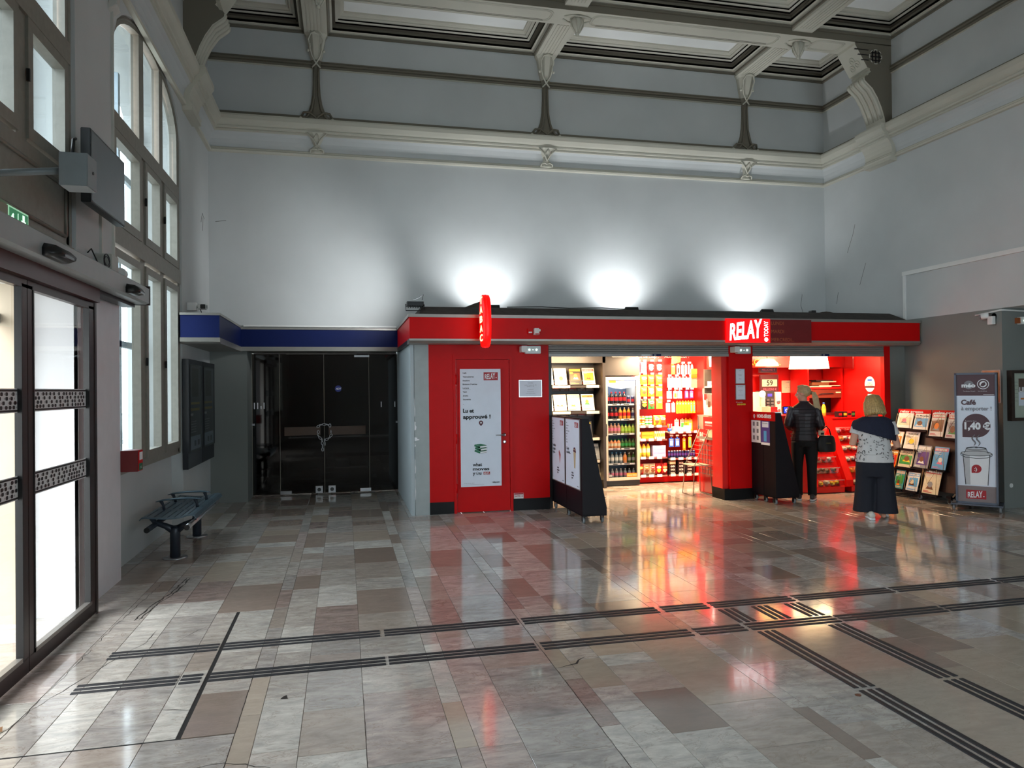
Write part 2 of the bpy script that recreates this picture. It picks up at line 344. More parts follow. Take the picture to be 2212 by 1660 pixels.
for a_, b_, k_ in ((3.73, 4.26, 'd'), (4.26, 4.9, 'l'), (4.9, 5.78, 'L')): tiles.append((-.79, -.53, a_, b_, k_))
def tile_mesh(name, lst, gap=.0011, zt=0.0):
    vs = []; fs = []; tin = []; sh = []
    for (x0, x1, y0, y1, k) in lst:
        g0 = gap; a, b, c, d = x0+g0, x1-g0, y0+g0, y1-g0
        if abs(x0+.79) < .001 and 3.6 < y0 < 5.8: a += .013     # the open joint of the hatch
        if abs(x1+.79) < .001 and 3.6 < y0 < 5.8: b -= .008
        if abs(y0-3.73) < .03 and x1 < -.5: c += .01
        r_ = random.Random(hash((round(x0*100), round(y0*100)))); j = 1+r_.uniform(-.09, .09); t = TC[k]; t = tuple(q*j for q in t); h = (r_.random()-.5)*.0006
        s_ = (r_.uniform(-20, 20), r_.uniform(-20, 20), r_.uniform(-5, 5)); o = len(vs); e = .0012
        vs += [(a, c, -.006), (b, c, -.006), (b, d, -.006), (a, d, -.006), (a, c, zt+h-e), (b, c, zt+h-e), (b, d, zt+h-e), (a, d, zt+h-e), (a+e, c+e, zt+h), (b-e, c+e, zt+h), (b-e, d-e, zt+h), (a+e, d-e, zt+h)]
        q = [(0, 1, 5, 4), (1, 2, 6, 5), (2, 3, 7, 6), (3, 0, 4, 7), (4, 5, 9, 8), (5, 6, 10, 9), (6, 7, 11, 10), (7, 4, 8, 11), (8, 9, 10, 11)]
        fs += [tuple(i+o for i in f) for f in q]; tin += [t+(VE[k],)]*12; sh += [s_]*12
    me = bpy.data.meshes.new(name); me.from_pydata(vs, [], fs); me.materials.append(STONE)
    at = me.attributes.new('tint', 'FLOAT_COLOR', 'POINT'); at.data.foreach_set('color', [c for t in tin for c in t])
    a2 = me.attributes.new('shift', 'FLOAT_VECTOR', 'POINT'); a2.data.foreach_set('vector', [c for t in sh for c in t])
    o = bpy.data.objects.new(name, me); COL.objects.link(o); o.parent = floor; return o
def seen(t):
    cx, cy = (t[0]+t[1])/2, (t[2]+t[3])/2
    z = cx*cf.x+cy*cf.y; u = 1106+FPX*(cx*cr.x+cy*cr.y)/max(z, .1)
    if z < 2.3 or u < -150 or u > 2350 or cy > 12 or cx < -2.0: return 0
    return (t[1]-t[0])*(t[3]-t[2])/z**3
tiles.sort(key=seen, reverse=True)
for t in tiles[:300]: tile_mesh('tile', [t])
sl = MB(); JD = mat('open_joint_black', (14, 12, 11), .9, var=.2); sl.box(-.799, -.776, 3.725, 5.79, -.0038, -.0015, JD); sl.box(-1.66, -.776, 3.722, 3.742, -.0038, -.0006, JD); struct('joint', sl, floor, label='open dark joint round the floor hatch')
rest = tile_mesh('tile_field', tiles[300:]); rest['kind'] = 'stuff'; rest['label'] = 'remaining marble slabs of the same floor'
# ---- walls
TH = .62
wl = MB()
segs = []; edges = []
def arch_z(y, c, hw=1.36, sp=4.72, ap=5.34): 
    t = max(0, 1-((y-c)/hw)**2); return sp+(ap-sp)*math.sqrt(t)
xi, xo = XL, XL-TH
def wbox(x0, x1, y0, y1, z0, z1, m=WALL): wl.box(x0, x1, y0, y1, z0, z1, m)
prev = YF
cuts = sorted(BAYS)
for c in cuts:
    a, b = c-1.36, c+1.36
    wbox(xo, xi, prev, a, 0, ZC+.3); prev = b
    NA = 20     # wall above the arch
    pts = [(a+(b-a)*i/NA) for i in range(NA+1)]
    vs = []; 
    for y in pts: zz = arch_z(y, c); vs += [(xi, y, zz), (xi, y, ZC+.3), (xo, y, ZC+.3), (xo, y, zz)]
    fs = []
    for i in range(NA):
        o = i*4; fs += [(o, o+1, o+5, o+4), (o+2, o+3, o+7, o+6), (o, o+4, o+7, o+3)]
    wl.add(vs, fs, WALL)
    if abs(c-4.65) > .1: wbox(xo, XL-.135, a, b, 0, .93)      # apron under the window, set back
    else: pass
wbox(xo, xi, prev, 13.0, 0, ZC+.3)
struct('wall_left', wl, label='pale grey plastered wall with tall arched windows')
wr = MB(); ny0, ny1, nz = 4.2, 7.9, 2.66
wr.box(XR, XR+.5, YF, ny0, 0, ZC+.3, WALL); wr.box(XR, XR+.5, ny1, 13, nz, ZC+.3, WALL); wr.box(XR, XR+.5, ny0, ny1, nz, ZC+.3, WALL)
wr.box(XR, XR+1.3, ny1, 13, 0, nz, GREYP); wr.box(XR+1.2, XR+1.3, ny0, ny1, 0, nz, GREYP); wr.box(XR+.5, XR+1.3, ny0, ny1, nz, nz+.1, GREYP); wr.box(XR+.5, XR+1.3, ny0-.1, ny0, 0, nz, GREYP)
struct('wall_right', wr, label='grey plastered side wall, darker paint below a straight line')
wb = MB(); wb.box(XL-.3, XR+.3, YB, YB+.5, 2.42, ZC+.3, WALL)
wb.box(XL-.1, -1.42, YB, 12.5, 0, 2.3, GREYP); wb.box(-1.42, .9, 12.4, 12.5, 0, 2.6, DARK)
wb.box(8.225, XR+.2, 9.62, 12.6, 0, 2.3, GREYP)
struct('wall_back', wb, label='tall pale grey wall above the shop, washed by floodlights')
wf = MB(); wf.box(XL-.3, XR+.3, YF-.3, YF, 3.1, ZC+.3, WALL); wf.box(XL-.3, 2.3, YF-2.2, YF, 0, 3.3, WALL); wf.box(2.3, XR+.3, YF-2.2, YF-.3, 3.1, 3.3, CEIL); wf.box(XR, XR+.3, YF-2.2, YF, 0, 3.3, WALL); wf.box(2.3, XR, YF-2.2, YF, -.12, 0, GREYP)  # unseen lobby with low roof, added to keep front daylight off cove and beams
struct('wall_front', wf, label='unseen front wall of the hall with an added low lobby that keeps daylight off the ceiling'); wf = MB()
for q in range(6): wf.box(2.36+q*1.2, 2.44+q*1.2, YF-2.2, YF-2.1, 0, 3.1, FRAME)
wo = struct('window_6', wf, label='added lobby glazing behind the viewer, for frontal daylight')
for q in range(5):
    wf = MB(); wf.add([(2.44+q*1.2, YF-2.15, .04), (3.56+q*1.2, YF-2.15, .04), (3.56+q*1.2, YF-2.15, 3.06), (2.44+q*1.2, YF-2.15, 3.06)], [(0, 1, 2, 3)], GLS); struct('pane', wf, wo)
ce = MB(); ce.box(XL-.7, XR+.5, YF-.3, 13, ZC+.01, ZC+.25, CEIL); ceiling = struct('ceiling', ce, label='pale coffered ceiling')
# ---- mouldings swept round the room
def sweep(mb, prof, path, m, closed=False):
    """path: (x, y, nx, ny); prof: (d, z)"""
    n = len(path); k = len(prof); vs = []
    for (x, y, nx, ny) in path:
        for d, z in prof: vs.append((x+nx*d, y+ny*d, z))
    fs = []
    for i in range(n if closed else n-1):
        j = (i+1) % n
        for q in range(k-1): fs.append((i*k+q, j*k+q, j*k+q+1, i*k+q+1))
    mb.add(vs, fs, m)
U = [(XL, YF, 1, 0), (XL, YB, 1, -1), (XR, YB, -1, -1), (XR, YF, -1, 0)]
cp = [(0, 5.245), (.045, 5.25), (.055, 5.275), (.03, 5.29), (.035, 5.31), (.015, 5.325)]
cove = [(.015, 5.325), (.02, 5.38), (.035, 5.44), (.07, 5.5), (.105, 5.535)]
crown = [(.105, 5.535), (.125, 5.54), (.125, 5.565), (.115, 5.57), (.145, 5.58), (.15, 5.605), (.14, 5.61), (.175, 5.64), (.21, 5.69), (.215, 5.745), (.205, 5.75), (.205, 5.77), (0, 5.79)]
c1 = MB(); sweep(c1, cp, U, MOLD); sweep(c1, cove, U, WALL); sweep(c1, crown, U, MOLD); sweep(c1, [(0, 5.79), (.05, 5.80), (.05, 5.86), (0, 5.88)], U, MOLDK)
struct('trim_1', c1, label='deep moulded cornice running round the hall')
c2 = MB(); sweep(c2, [(0, 6.60), (.016, 6.605), (.016, 6.618), (0, 6.62)], U, MOLD); sweep(c2, [(0, 6.615), (.03, 6.62), (.035, 6.64), (.02, 6.645), (.02, 6.655), (.045, 6.66), (.045, 6.685), (.02, 6.69), (.02, 6.70), (.03, 6.705), (.025, 6.725), (0, 6.73)], U, MOLDK)
struct('trim_2', c2, label='narrow moulded band high on the walls')
RIBX = [-.375, 3.27, 6.91]; BEAMY = [9.81, 6.18, 2.55, -1.08]
xs_ = [XL]+RIBX+[XR]; step = [(0, 7.14), (.02, 7.145), (.02, 7.175), (.045, 7.18), (.045, 7.2), (.075, 7.205), (.075, 7.24), (.065, 7.245), (.065, 7.285), (.12, 7.29), (.12, 7.315), (.135, 7.32), (.16, 7.325), (.16, 7.345), (.145, 7.35), (.2, 7.36), (.2, 7.38), (.215, 7.385), (.225, 7.40), (.245, 7.405), (.25, 7.43)]
for bi, (ya, yb) in enumerate([(10.23, YB), (6.6, 9.81), (2.97, 6.18), (-.66, 2.55), (YF, -1.08)]):
    cm = MB()
    for i in range(4):
        a = xs_[i]+(.17 if i else 0); b = xs_[i+1]-(.17 if i < 3 else 0)
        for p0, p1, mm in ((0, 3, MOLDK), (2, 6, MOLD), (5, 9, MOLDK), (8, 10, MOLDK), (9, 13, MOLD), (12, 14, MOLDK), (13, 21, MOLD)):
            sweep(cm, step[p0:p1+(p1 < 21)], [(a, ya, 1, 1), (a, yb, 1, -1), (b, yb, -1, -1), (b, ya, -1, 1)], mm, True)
    struct('trim_%d' % (3+bi), cm, label='stepped coffer mouldings of the ceiling')
for i, rx in enumerate(RIBX):
    rb = MB()
    for (ya, yb) in [(10.23, YB), (6.6, 9.81), (2.97, 6.18), (-.66, 2.55), (YF, -1.08)]:
        rb.box(rx-.17, rx+.17, ya, yb, 7.10, 7.45, MOLD)
        for q in range(5): rb.box(rx-.115+q*.05, rx-.085+q*.05, ya+.12, yb-.12, 7.092, 7.101, MOLD)
    meta(struct('ceiling_beam', rb, ceiling), 'fluted beam running away from the viewer')
def bracket(mb, sg, yw0, yw1):
    """haunch at the end of the main beam: outline in x (measured from the wall), z"""
    pr = [(0, 7.05), (.66, 7.05), (.655, 7.0), (.44, 6.66), (.39, 6.655), (.4, 6.62), (.38, 6.6), (.42, 6.565), (.43, 6.54), (.47, 6.53), (.495, 6.5), (.49, 6.46), (.46, 6.43), (.35, 6.34), (.26, 6.2), (.19, 6.05), (.14, 5.9), (.12, 5.78), (0, 5.78)]
    X0 = XR if sg < 0 else XL
    mb.prism([(X0+sg*x_, z_) for x_, z_ in pr], 'y', yw0, yw1, MOLD)
    cur = pr[10:17]      # flutes under the scroll
    for q in range(4):
        yy = yw0+.055+q*(yw1-yw0-.11)/3; mb.tube([(X0+sg*(x_+.004), yy, z_-.004) for x_, z_ in cur], .026, MOLD, 6)
    return pr
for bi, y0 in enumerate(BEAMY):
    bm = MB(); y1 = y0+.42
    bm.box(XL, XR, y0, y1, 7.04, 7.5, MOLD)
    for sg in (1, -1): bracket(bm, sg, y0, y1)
    # raised margins on the underside: sunk panels between ribs
    for i in range(4):
        a = xs_[i]+(.3 if i else .75); b = xs_[i+1]-(.3 if i < 3 else .75)
        for k, w_ in ((0, .012), (.028, .008)):
            loop = [(p[0], p[1], 7.038) for p in rrect(a+k, b-k, y0+.06+k, y1-.06-k, .1-k*.6, 5)]
            bm.tube(loop, w_, MOLD, 5, closed=True)
    if bi == 0:
        for cx_, cz_ in ((8.22, 6.84),):    # rose window cut on the flank
            for k in range(8):
                a_ = math.pi*k/4; bm.tube([(cx_+.11*math.cos(a_+q*.13), y0-.002, cz_+.11*math.sin(a_+q*.13)) for q in range(-2, 3)], .01, MOLD, 5)
            for q in range(-1, 2): bm.box(cx_-.1, cx_+.1, y0-.01, y0+.01, cz_+q*.06-.008, cz_+q*.06+.008, DARK); bm.box(cx_+q*.06-.008, cx_+q*.06+.008, y0-.01, y0+.01, cz_-.1, cz_+.1, DARK)
            for q in range(3): bm.box(cx_-.38+q*.06, cx_-.13, y0-.008, y0+.01, cz_+.09-q*.08, cz_+.1-q*.08, DARK)
        # trefoil carved on the sloping soffit
        dx, dz = -.215, .34; L_ = math.hypot(dx, dz); ux, uz = dx/L_, dz/L_
        def S(a_, b_): return (8.07+ux*a_-.004, (y0+y1)/2+b_, 6.66+uz*a_-.004)
        for ca, cb, rr in ((.13, -.07, .05), (.21, .0, .05), (.1, .06, .05)):
            bm.tube([S(ca+rr*math.cos(t*.628), cb+rr*math.sin(t*.628)) for t in range(10)], .008, MOLD, 5, closed=True)
            bm.tube([S(ca-.02, cb-.02), S(ca+.02, cb+.02)], .006, MOLD, 5)
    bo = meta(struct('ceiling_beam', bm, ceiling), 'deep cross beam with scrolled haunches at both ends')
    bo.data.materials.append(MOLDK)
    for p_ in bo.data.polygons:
        if abs(p_.normal.y) > .95 and p_.area > .02: p_.material_index = len(bo.data.materials)-1     # large flank faces take the darker taupe, the soffit keeps the paler tone
for sg in (1, -1):     # cornice breaks forward under each haunch of the beam in view
    cb = MB(); X0 = XR if sg < 0 else XL; full = [(0, 5.19), (.05, 5.2)]+cp[1:]+cove[1:]+crown[1:]
    pr = [(X0+sg*(d_+(.07 if q else 0)), z_) for q, (d_, z_) in enumerate(full[:-1])]+[(X0, 5.79)]
    cb.prism(pr, 'y', 9.72, 10.32, MOLD); meta(struct('cornice_block', cb, bpy.data.objects['trim_1']), 'cornice broken forward under the beam')
# ---- windows in the left wall
def window(c, n):
    a, b = c-1.36, c+1.36; fr = MB(); X0, X1 = XL-.11, XL-.03
    zb = .93 if abs(c-4.65) > .1 else 2.62
    def out(w_): return [(y_, z_) for y_, z_ in [(b-w_, zb)]+[(c+(1.36-w_)*math.cos(math.radians(t)), 4.72+(.62-w_*.6)*math.sin(math.radians(t))) for t in range(0, 181, 9)]+[(a+w_, zb)]]
    A, B = out(0), out(.11); N_ = len(A)
    vs = [(X1, y_, z_) for y_, z_ in A]+[(X1, y_, z_) for y_, z_ in B]+[(X0, y_, z_) for y_, z_ in A]+[(X0, y_, z_) for y_, z_ in B]
    fs = []
    for i in range(N_-1): fs += [(i, i+1, N_+i+1, N_+i), (N_+i, N_+i+1, 3*N_+i+1, 3*N_+i), (2*N_+i, 3*N_+i, 3*N_+i+1, 2*N_+i+1)]
    fr.add(vs, fs, FRAME)
    A2 = out(.045); fr.tube([(X1, y_, z_) for y_, z_ in A2], .014, FRAME, 5, cap=False)
    cols = [(a+.11, c-.39), (c-.2, c+.42), (c+.6, b-.1)]
    rows = [(zb+.08, 2.93), (3.2, 4.0), (4.2, None)] if zb < 2 else [(3.33, 4.07), (4.27, None)]
    fr.box(X0, X1, a, b, zb-.02, zb+.06, FRAME); fr.box(X0, X1+.015, a, b, 2.99 if zb < 2 else 2.62, 3.16 if zb < 2 else 2.74, FRAME)
    tz = 4.0
    fr.box(X0, X1+.015, a+.05, b-.05, 4.02 if zb < 2 else 4.09, 4.17 if zb < 2 else 4.25, FRAME)
    mull = [(cols[0][1]+.01, cols[1][0]-.01), (cols[1][1]+.01, cols[2][0]-.01)]
    for q, (p0, p1) in enumerate(mull): fr.box(X0, X1-.006, p0, p1, zb if zb < 2 else 3.2, arch_z((p0+p1)/2, c)-.04, FRAME)
    if zb > 2:
        fr.box(X0, X1, a, b, 2.62, 3.28, FRAME)       # solid panel above the door
        for p0, p1 in ((a+.15, b-.13),):
            fr.tube([(X1+.006, q[0], q[1]) for q in rrect(p0, p1, 2.8, 3.16, .005, 1)], .014, FRAME, 5, closed=True)
    o = struct('window_%d' % n, fr, label='arched three-light window with painted wooden frame')
    for (z0, z1) in rows:
        for q, (y0, y1) in enumerate(cols):
            sf = MB(); gl = MB()
            if z1:
                g = .055 
                for (p0, p1, r0, r1) in ((y0-.02, y1+.02, z0-.03, z0+g), (y0-.02, y1+.02, z1-g, z1+.02), (y0-.02, y0+g, z0+g, z1-g), (y1-g, y1+.02, z0+g, z1-g)):
                    sf.box(X0+.01, X1+.012, p0, p1, r0, r1, FRAME)
                sf.box(X1+.01, X1+.03, y0-.05, y0-.035, (z0+z1)/2-.04, (z0+z1)/2+.04, BLKPL)
                gl.add([(X0+.03, y0+g, z0+g), (X0+.03, y1-g, z0+g), (X0+.03, y1-g, z1-g), (X0+.03, y0+g, z1-g)], [(0, 1, 2, 3)], GLS)
                s_ = struct('sash', sf, o); struct('pane', gl, s_)
            else:
                M_ = 8; ys_ = [y0+.03+(y1-y0-.05)*k/M_ for k in range(M_+1)]
                vs = []; 
                for y_ in ys_: vs += [(X0+.03, y_, z0), (X0+.03, y_, max(z0+.01, arch_z(y_, c)-.1))]
                gl.add(vs, [(2*k, 2*k+2, 2*k+3, 2*k+1) for k in range(M_)], GLS); struct('pane', gl, o)
    # outer storm frame deep in the opening
    of = MB(); OF = mat('outer_frame_white', (160, 174, 184), .5)
    for y_ in (a+.04, c-.3, c+.5, b-.08): of.box(XL-.5, XL-.46, y_-.035, y_+.035, zb, 5.2, OF)
    for z_ in (zb+.04, 2.2, 4.1): of.box(XL-.5, XL-.46, a, b, z_-.035, z_+.035, OF)
    struct('outer_frame', of, o)
    sl = MB(); sl.box(XL-.6, XL-.12, a, b, .9 if zb < 2 else 2.6, .93 if zb < 2 else 2.63, OF); struct('window_sill', sl, o)
window(8.28, 1); window(4.65, 2); window(1.02, 3)
# wall around the entrance door (under window_2)
we = MB(); we.box(XL-.13, XL+.005, 6.02, 7.05, 0, 2.62, mat('door_panel_paint', (222, 220, 224), .5, var=.03)); we.box(XL-.2, XL-.1, 3.2, 6.1, 2.4, 2.62, FRAME)
we.box(XL-.62, XL-.0, 6.01, 6.03, 0, 2.62, PALE)
struct('trim_20', we, label='smooth side panel beside the sliding door')
re_ = MB(); WSH = plaster('white_reveal', (226, 228, 230)); re_.box(-2.29, -1.962, 6.0, 6.02, 0, 2.6, WSH)
ST = plaster('pale_stone', (196, 182, 160), var=.12)
re_.box(-3.4, -2.29, 5.9, 6.6, 0, 5, ST); re_.box(-2.75, -2.29, 3.0, 3.2, 0, 2.6, WSH); re_.box(XL-.62, XL-.13, 3.2, 6.0, 2.45, 2.6, WSH)
struct('trim_21', re_, label='white door reveal and pale stone pier outside')
# ---- outside world
ex = MB(); ex.box(-45, XL-.62, -30, 60, -.25, -.03, mat('pavement', (168, 166, 162), .9, var=.1, vs=3)); struct('ground_outside', ex, label='light pavement outside')
bl = thing('building', 'pale rendered building across the street, seen through the window', 'building', (-20, 20, 0))
b_ = MB(); b_.box(-24, -19, 24, 42, -.03, 7.5, plaster('cream_render', (214, 206, 188))); b_.build('wall', bl)
b_ = MB(); b_.prism([(-24.3, 7.5), (-18.7, 7.5), (-21.5, 9)], 'y', 23.7, 42.3, mat('roof_tiles', (120, 78, 60), .8)); b_.build('roof', bl)
for k in range(5):
    b_ = MB(); b_.box(-19.02, -18.96, 25.5+k*3.2, 26.7+k*3.2, 1.0, 2.8, mat('dark_pane', (70, 80, 90), .2)); b_.build('window', bl)
fe = thing('fence', 'thin metal street railing seen through the lower window', 'fence', (-8, 24, 0))
for k in range(22):
    b_ = MB(); b_.tube([(-9.5+k*.22, 26, 0), (-9.5+k*.22, 26, 1.0)], .014, STEEL, 6); b_.build('bar', fe)
b_ = MB(); b_.tube([(-9.6, 26, 1.0), (-4.7, 26, 1.0)], .025, STEEL, 6); b_.tube([(-9.6, 26, .15), (-4.7, 26, .15)], .02, STEEL, 6); b_.build('rail', fe)
# ================================================================== KIOSK SHELL
k = thing('kiosk', 'long low red shop unit with black plinth and glowing sign fascia', 'kiosk', (.9, 9.6, 0))
def part(mb, name, parent=None, label=None, **kw):
    o = mb.build(name, parent, **kw)
    if label: o['label'] = label
    return o
DOOR = thing('service_door', 'red service door with a tall white poster and steel handle', 'door', (1.82, 9.6, 0))
m = MB(); m.box(.895, 1.09, 9.6, 9.75, 0, 2.3, mat('post_paint', (164, 172, 172), .6))
for z_, h_, w_ in ((.98, .05, .05), (1.12, .12, .02), (.9, .06, .012), (1.3, .25, .008), (.55, .2, .01), (.2, .3, .008)):     # chipped corner showing white
    m.poly((.897, 9.599, z_), (1, 0, 0), (0, 0, 1), [(0, 0), (w_, .01), (w_*1.3, h_*.4), (w_*.6, h_*.6), (w_*.7, h_*.9), (0, h_)], WHP, .001)
part(m, 'corner_post', k, 'grey corner post with chipped paint')
m = MB(); m.box(.85, .9, 9.6, 12.2, 0, 2.6, PALE); m.box(.9, 1.0, 12.3, 12.4, 0, 2.6, DARK); part(m, 'side_panel', k, 'pale grey side panel')
m = MB(); m.box(1.09, 1.415, 9.6, 9.66, .16, 2.3, RED); m.box(2.22, 2.74, 9.6, 9.66, .16, 2.3, RED); m.box(1.415, 2.22, 9.6, 9.66, 2.11, 2.3, RED); part(m, 'front_panel', k)
m = MB(); m.box(5.385, 5.475, 9.66, 9.95, .16, 2.12, REDI); m.box(5.475, 5.86, 9.6, 9.66, .16, 2.3, RED); m.box(5.475, 5.86, 9.66, 9.93, .16, 2.3, RED); part(m, 'pillar', k, 'red pillar between the two openings')
m = MB(); m.box(8.12, 8.225, 9.6, 9.68, 0, 2.3, RED); part(m, 'end_jamb', k)
for (a, b, y0, y1) in ((1.09, 1.415, 9.597, 9.66), (2.22, 2.74, 9.597, 9.66), (5.38, 5.863, 9.597, 9.96)):
    m = MB(); m.box(a, b, y0, y1, 0, .16, BLACK); part(m, 'plinth', k)
# fascia
m = MB(); m.box(.815, 8.475, 9.27, 9.30, 2.31, 2.585, RED); m.box(.815, .845, 9.3, 11.5, 2.31, 2.585, RED); part(m, 'fascia', k, 'long red fascia board')
m = MB(); m.box(.80, 8.49, 9.262, 9.42, 2.585, 2.625, SILV); m.box(.80, .9, 9.42, 11.5, 2.585, 2.625, SILV)
m.prism([(9.262, 2.31), (9.262, 2.285), (9.30, 2.25), (9.60, 2.25), (9.60, 2.31)], 'x', .81, 8.48, SILV); m.box(.81, .9, 9.6, 11.5, 2.255, 2.31, BLKPL); part(m, 'fascia_trim', k, 'brushed aluminium trim')
RF = mat('roof_felt', (52, 45, 40), .9, var=.3, vs=12)
m = MB(); m.add([(.95, 9.42, 2.625), (8.44, 9.42, 2.625), (8.36, 9.75, 2.775), (1.02, 9.75, 2.775), (1.02, 11.45, 2.775), (8.36, 11.45, 2.775), (.95, 11.45, 2.625), (8.44, 11.45, 2.625)],
                [(0, 1, 2, 3), (3, 2, 5, 4), (0, 3, 4, 6), (1, 7, 5, 2)], RF); part(m, 'roof', k, 'dark felt roof with sloping edge')
SC = mat('shop_ceiling_board', (120, 110, 104), .6)
m = MB(); m.box(.9, 8.3, 9.66, 12.4, 2.33, 2.37, SC); part(m, 'ceiling_board', k)
m = MB(); m.box(2.74, 2.80, 9.66, 12.3, 0, 2.33, DARK); m.box(1.4, 8.3, 12.25, 12.3, 0, 2.33, mat('shop_back_wall', (120, 14, 14), .5)); part(m, 'interior_wall', k)
m = MB(); m.box(8.2, 8.26, 9.68, 10.9, 0, 2.33, REDI); m.box(6.1, 8.26, 11.15, 11.2, 0, 2.33, REDI); m.box(6.04, 6.10, 11.15, 12.3, 0, 2.33, REDI); part(m, 'counter_wall', k, 'glossy red wall behind the counter')
# roller shutters
SH = mat('shutter_slats', (150, 146, 142), .45, .4, var=.05)
def shutter(x0, x1, lab, lx):
    t = thing('roller_shutter', lab, 'shutter', ((x0+x1)/2, 9.62, 2.1), group='raised roller shutters')
    for i in range(4):
        m = MB(); z = 2.135+i*.032; m.prism([(9.62, z), (9.608, z+.004), (9.605, z+.016), (9.608, z+.028), (9.62, z+.032)], 'x', x0, x1, SH); m.build('slat', t)
    m = MB(); m.box(x0, x1, 9.60, 9.625, 2.095, 2.135, SH); bt = m.build('bottom_bar', t)
    m = MB(); m.rbox(lx, lx+.13, 9.595, 9.6, 2.1, 2.13, NAVY, .004, 'y'); m.text('GO', (lx+.02, 9.595, 2.107), .016, WHP, bold=.02); part(m, 'lock_plate', bt, 'small blue maker plate')
    m = MB(); m.rbox(lx-.17, lx-.03, 9.595, 9.6, 2.107, 2.123, STEEL, .007, 'y'); m.build('lock', bt)
shutter(2.745, 5.48, 'raised grey roller shutter over the wide snack opening', 4.28)
shutter(5.87, 8.12, 'raised grey roller shutter over the coffee counter opening', 7.02)
# service door
m = MB(); m.box(1.415, 1.45, 9.585, 9.66, 0, 2.12, RED); m.box(2.185, 2.22, 9.585, 9.66, 0, 2.12, RED); m.box(1.45, 2.185, 9.585, 9.66, 2.06, 2.12, RED); m.build('door_frame', DOOR)
m = MB(); m.box(1.455, 2.18, 9.6, 9.64, .012, 2.055, RED); lf = m.build('door_leaf', DOOR, bevel=.002)
for z in (1.72, .93, .27): m = MB(); m.lathe([(.011, 0), (.011, .13)], RED, (1.452, 9.588, z), 8); m.build('hinge', DOOR)
m = MB(); m.lathe([(.024, 0), (.024, -.008), (.01, -.01), (.009, -.045)], STEEL, (2.105, 9.6, 1.035), 14, 'y'); m.tube([(2.105, 9.555, 1.035), (2.0, 9.553, 1.035), (1.985, 9.56, 1.032)], .009, STEEL); m.lathe([(.024, 0), (.024, -.008), (.012, -.01)], STEEL, (2.108, 9.6, .94), 14, 'y'); part(m, 'handle', DOOR, 'brushed steel lever and lock rose')
m = MB(); m.box(1.485, 2.075, 9.58, 9.6, .335, 1.945, RED); fr = m.build('poster_frame', lf, bevel=.004)
def relay(mb, x, y, z, w, h, m1=REDP, m2=WHP, rv=(1, 0, 0), n=0):
    """red block with rising condensed letters"""
    o = Vector((x, y, z)); r = Vector(rv); u = Vector((0, 0, 1)); mb.quad(o, r, u, w, h, m1, .001)
    mb.text('RELAY', o, 1, m2, r, u, bold=.025, width=w*.74, d=.002, warp=lambda a, b: (a+w*.08, h*.13+b*h*(.60+.16*a/w)+a*.12*h/w))
    mb.poly(o, r, u, [(w*.88+.035*w*math.cos(t), h*.32+.035*w*math.sin(t)) for t in [q*.7 for q in range(9)]], m2, .002)
m = MB(); m.box(1.505, 2.058, 9.576, 9.58, .352, 1.928, PAPER); po = part(m, 'poster', fr, 'tall white shop poster')
m = MB(); Y = 9.576
for i, t in enumerate(['Café', 'Viennoiseries', 'Snacking', 'Boissons Fraîches', 'Lecture', 'Tech', 'Jouets', 'Souvenirs', '_']): m.text(t, (1.54, Y, 1.865-i*.0505), .0195, INK, bold=.02)
m.box(1.54, 1.65, Y-.001, Y, 1.648, 1.650, GREYPR)
m.text('Lu et', (1.54, Y, 1.345), .05, INK, bold=.04); m.text('approuvé !', (1.54, Y, 1.262), .05, INK, bold=.04, width=.375)
m.text('what', (1.665, Y, .625), .043, INK, bold=.03); m.text('moves', (1.665, Y, .568), .04, INK, bold=.03, width=.225); m.text('y', (1.665, Y, .51), .043, INK, bold=.03); m.text('u', (1.755, Y, .51), .043, INK, bold=.03)
m.tube([(1.728+.018*math.cos(a*.7), Y-.001, .53+.018*math.sin(a*.7)) for a in range(9)], .0025, INK, 4, closed=True); m.tube([(1.716, Y-.001, .528), (1.728, Y-.001, .52), (1.74, Y-.001, .528)], .002, INK, 4)
relay(m, 1.81, Y, .508, .09, .038); relay(m, 1.825, Y, 1.775, .195, .108)
m.text('relay.com', (2.03, Y, .395), .018, INK, bold=.04, align='r'); m.text('Ce qui nous fait vibrer', (1.545, Y, .395), .011, GREYPR); m.box(1.545, 1.82, Y-.001, Y, .378, .3795, GREYPR)
# location pin and stack of green books (the cartoon reader is left out)
m.poly((1.783, Y, 1.205), (1, 0, 0), (0, 0, 1), [(.03*math.cos(math.radians(a)), .03*math.sin(math.radians(a))) for a in range(-35, 216, 25)]+[(0, -.045)], mat('plum_print', (92, 48, 60), .6), .001)
m.poly((1.783, Y, 1.205), (1, 0, 0), (0, 0, 1), [(.011*math.cos(a), .011*math.sin(a)) for a in [q*.7 for q in range(9)]], WHP, .002)
GRN = mat('green_print', (36, 112, 78), .6)
for i, (dx, dz) in enumerate(((0, 0), (.006, .036), (-.004, .072))):
    o = (1.69+dx, Y, .80+dz); m.poly(o, (1, 0, 0), (0, 0, 1), [(0, .02), (.075, -.008), (.082, .016), (.007, .042)], GRN, .001); m.poly(o, (1, 0, 0), (0, 0, 1), [(.007, .042), (.08, .02), (.175, .03), (.09, .05)], GRN, .001)
    m.poly(o, (1, 0, 0), (0, 0, 1), [(.08, -.006), (.165, .002), (.165, .026), (.082, .018)], WHP, .002)
    m.tube([(o[0]+a, Y-.002, o[2]+b) for a, b in ((.165, .003), (.078, -.006), (.08, .018), (.17, .028))], .0015, INK, 4)
part(m, 'lettering', po)
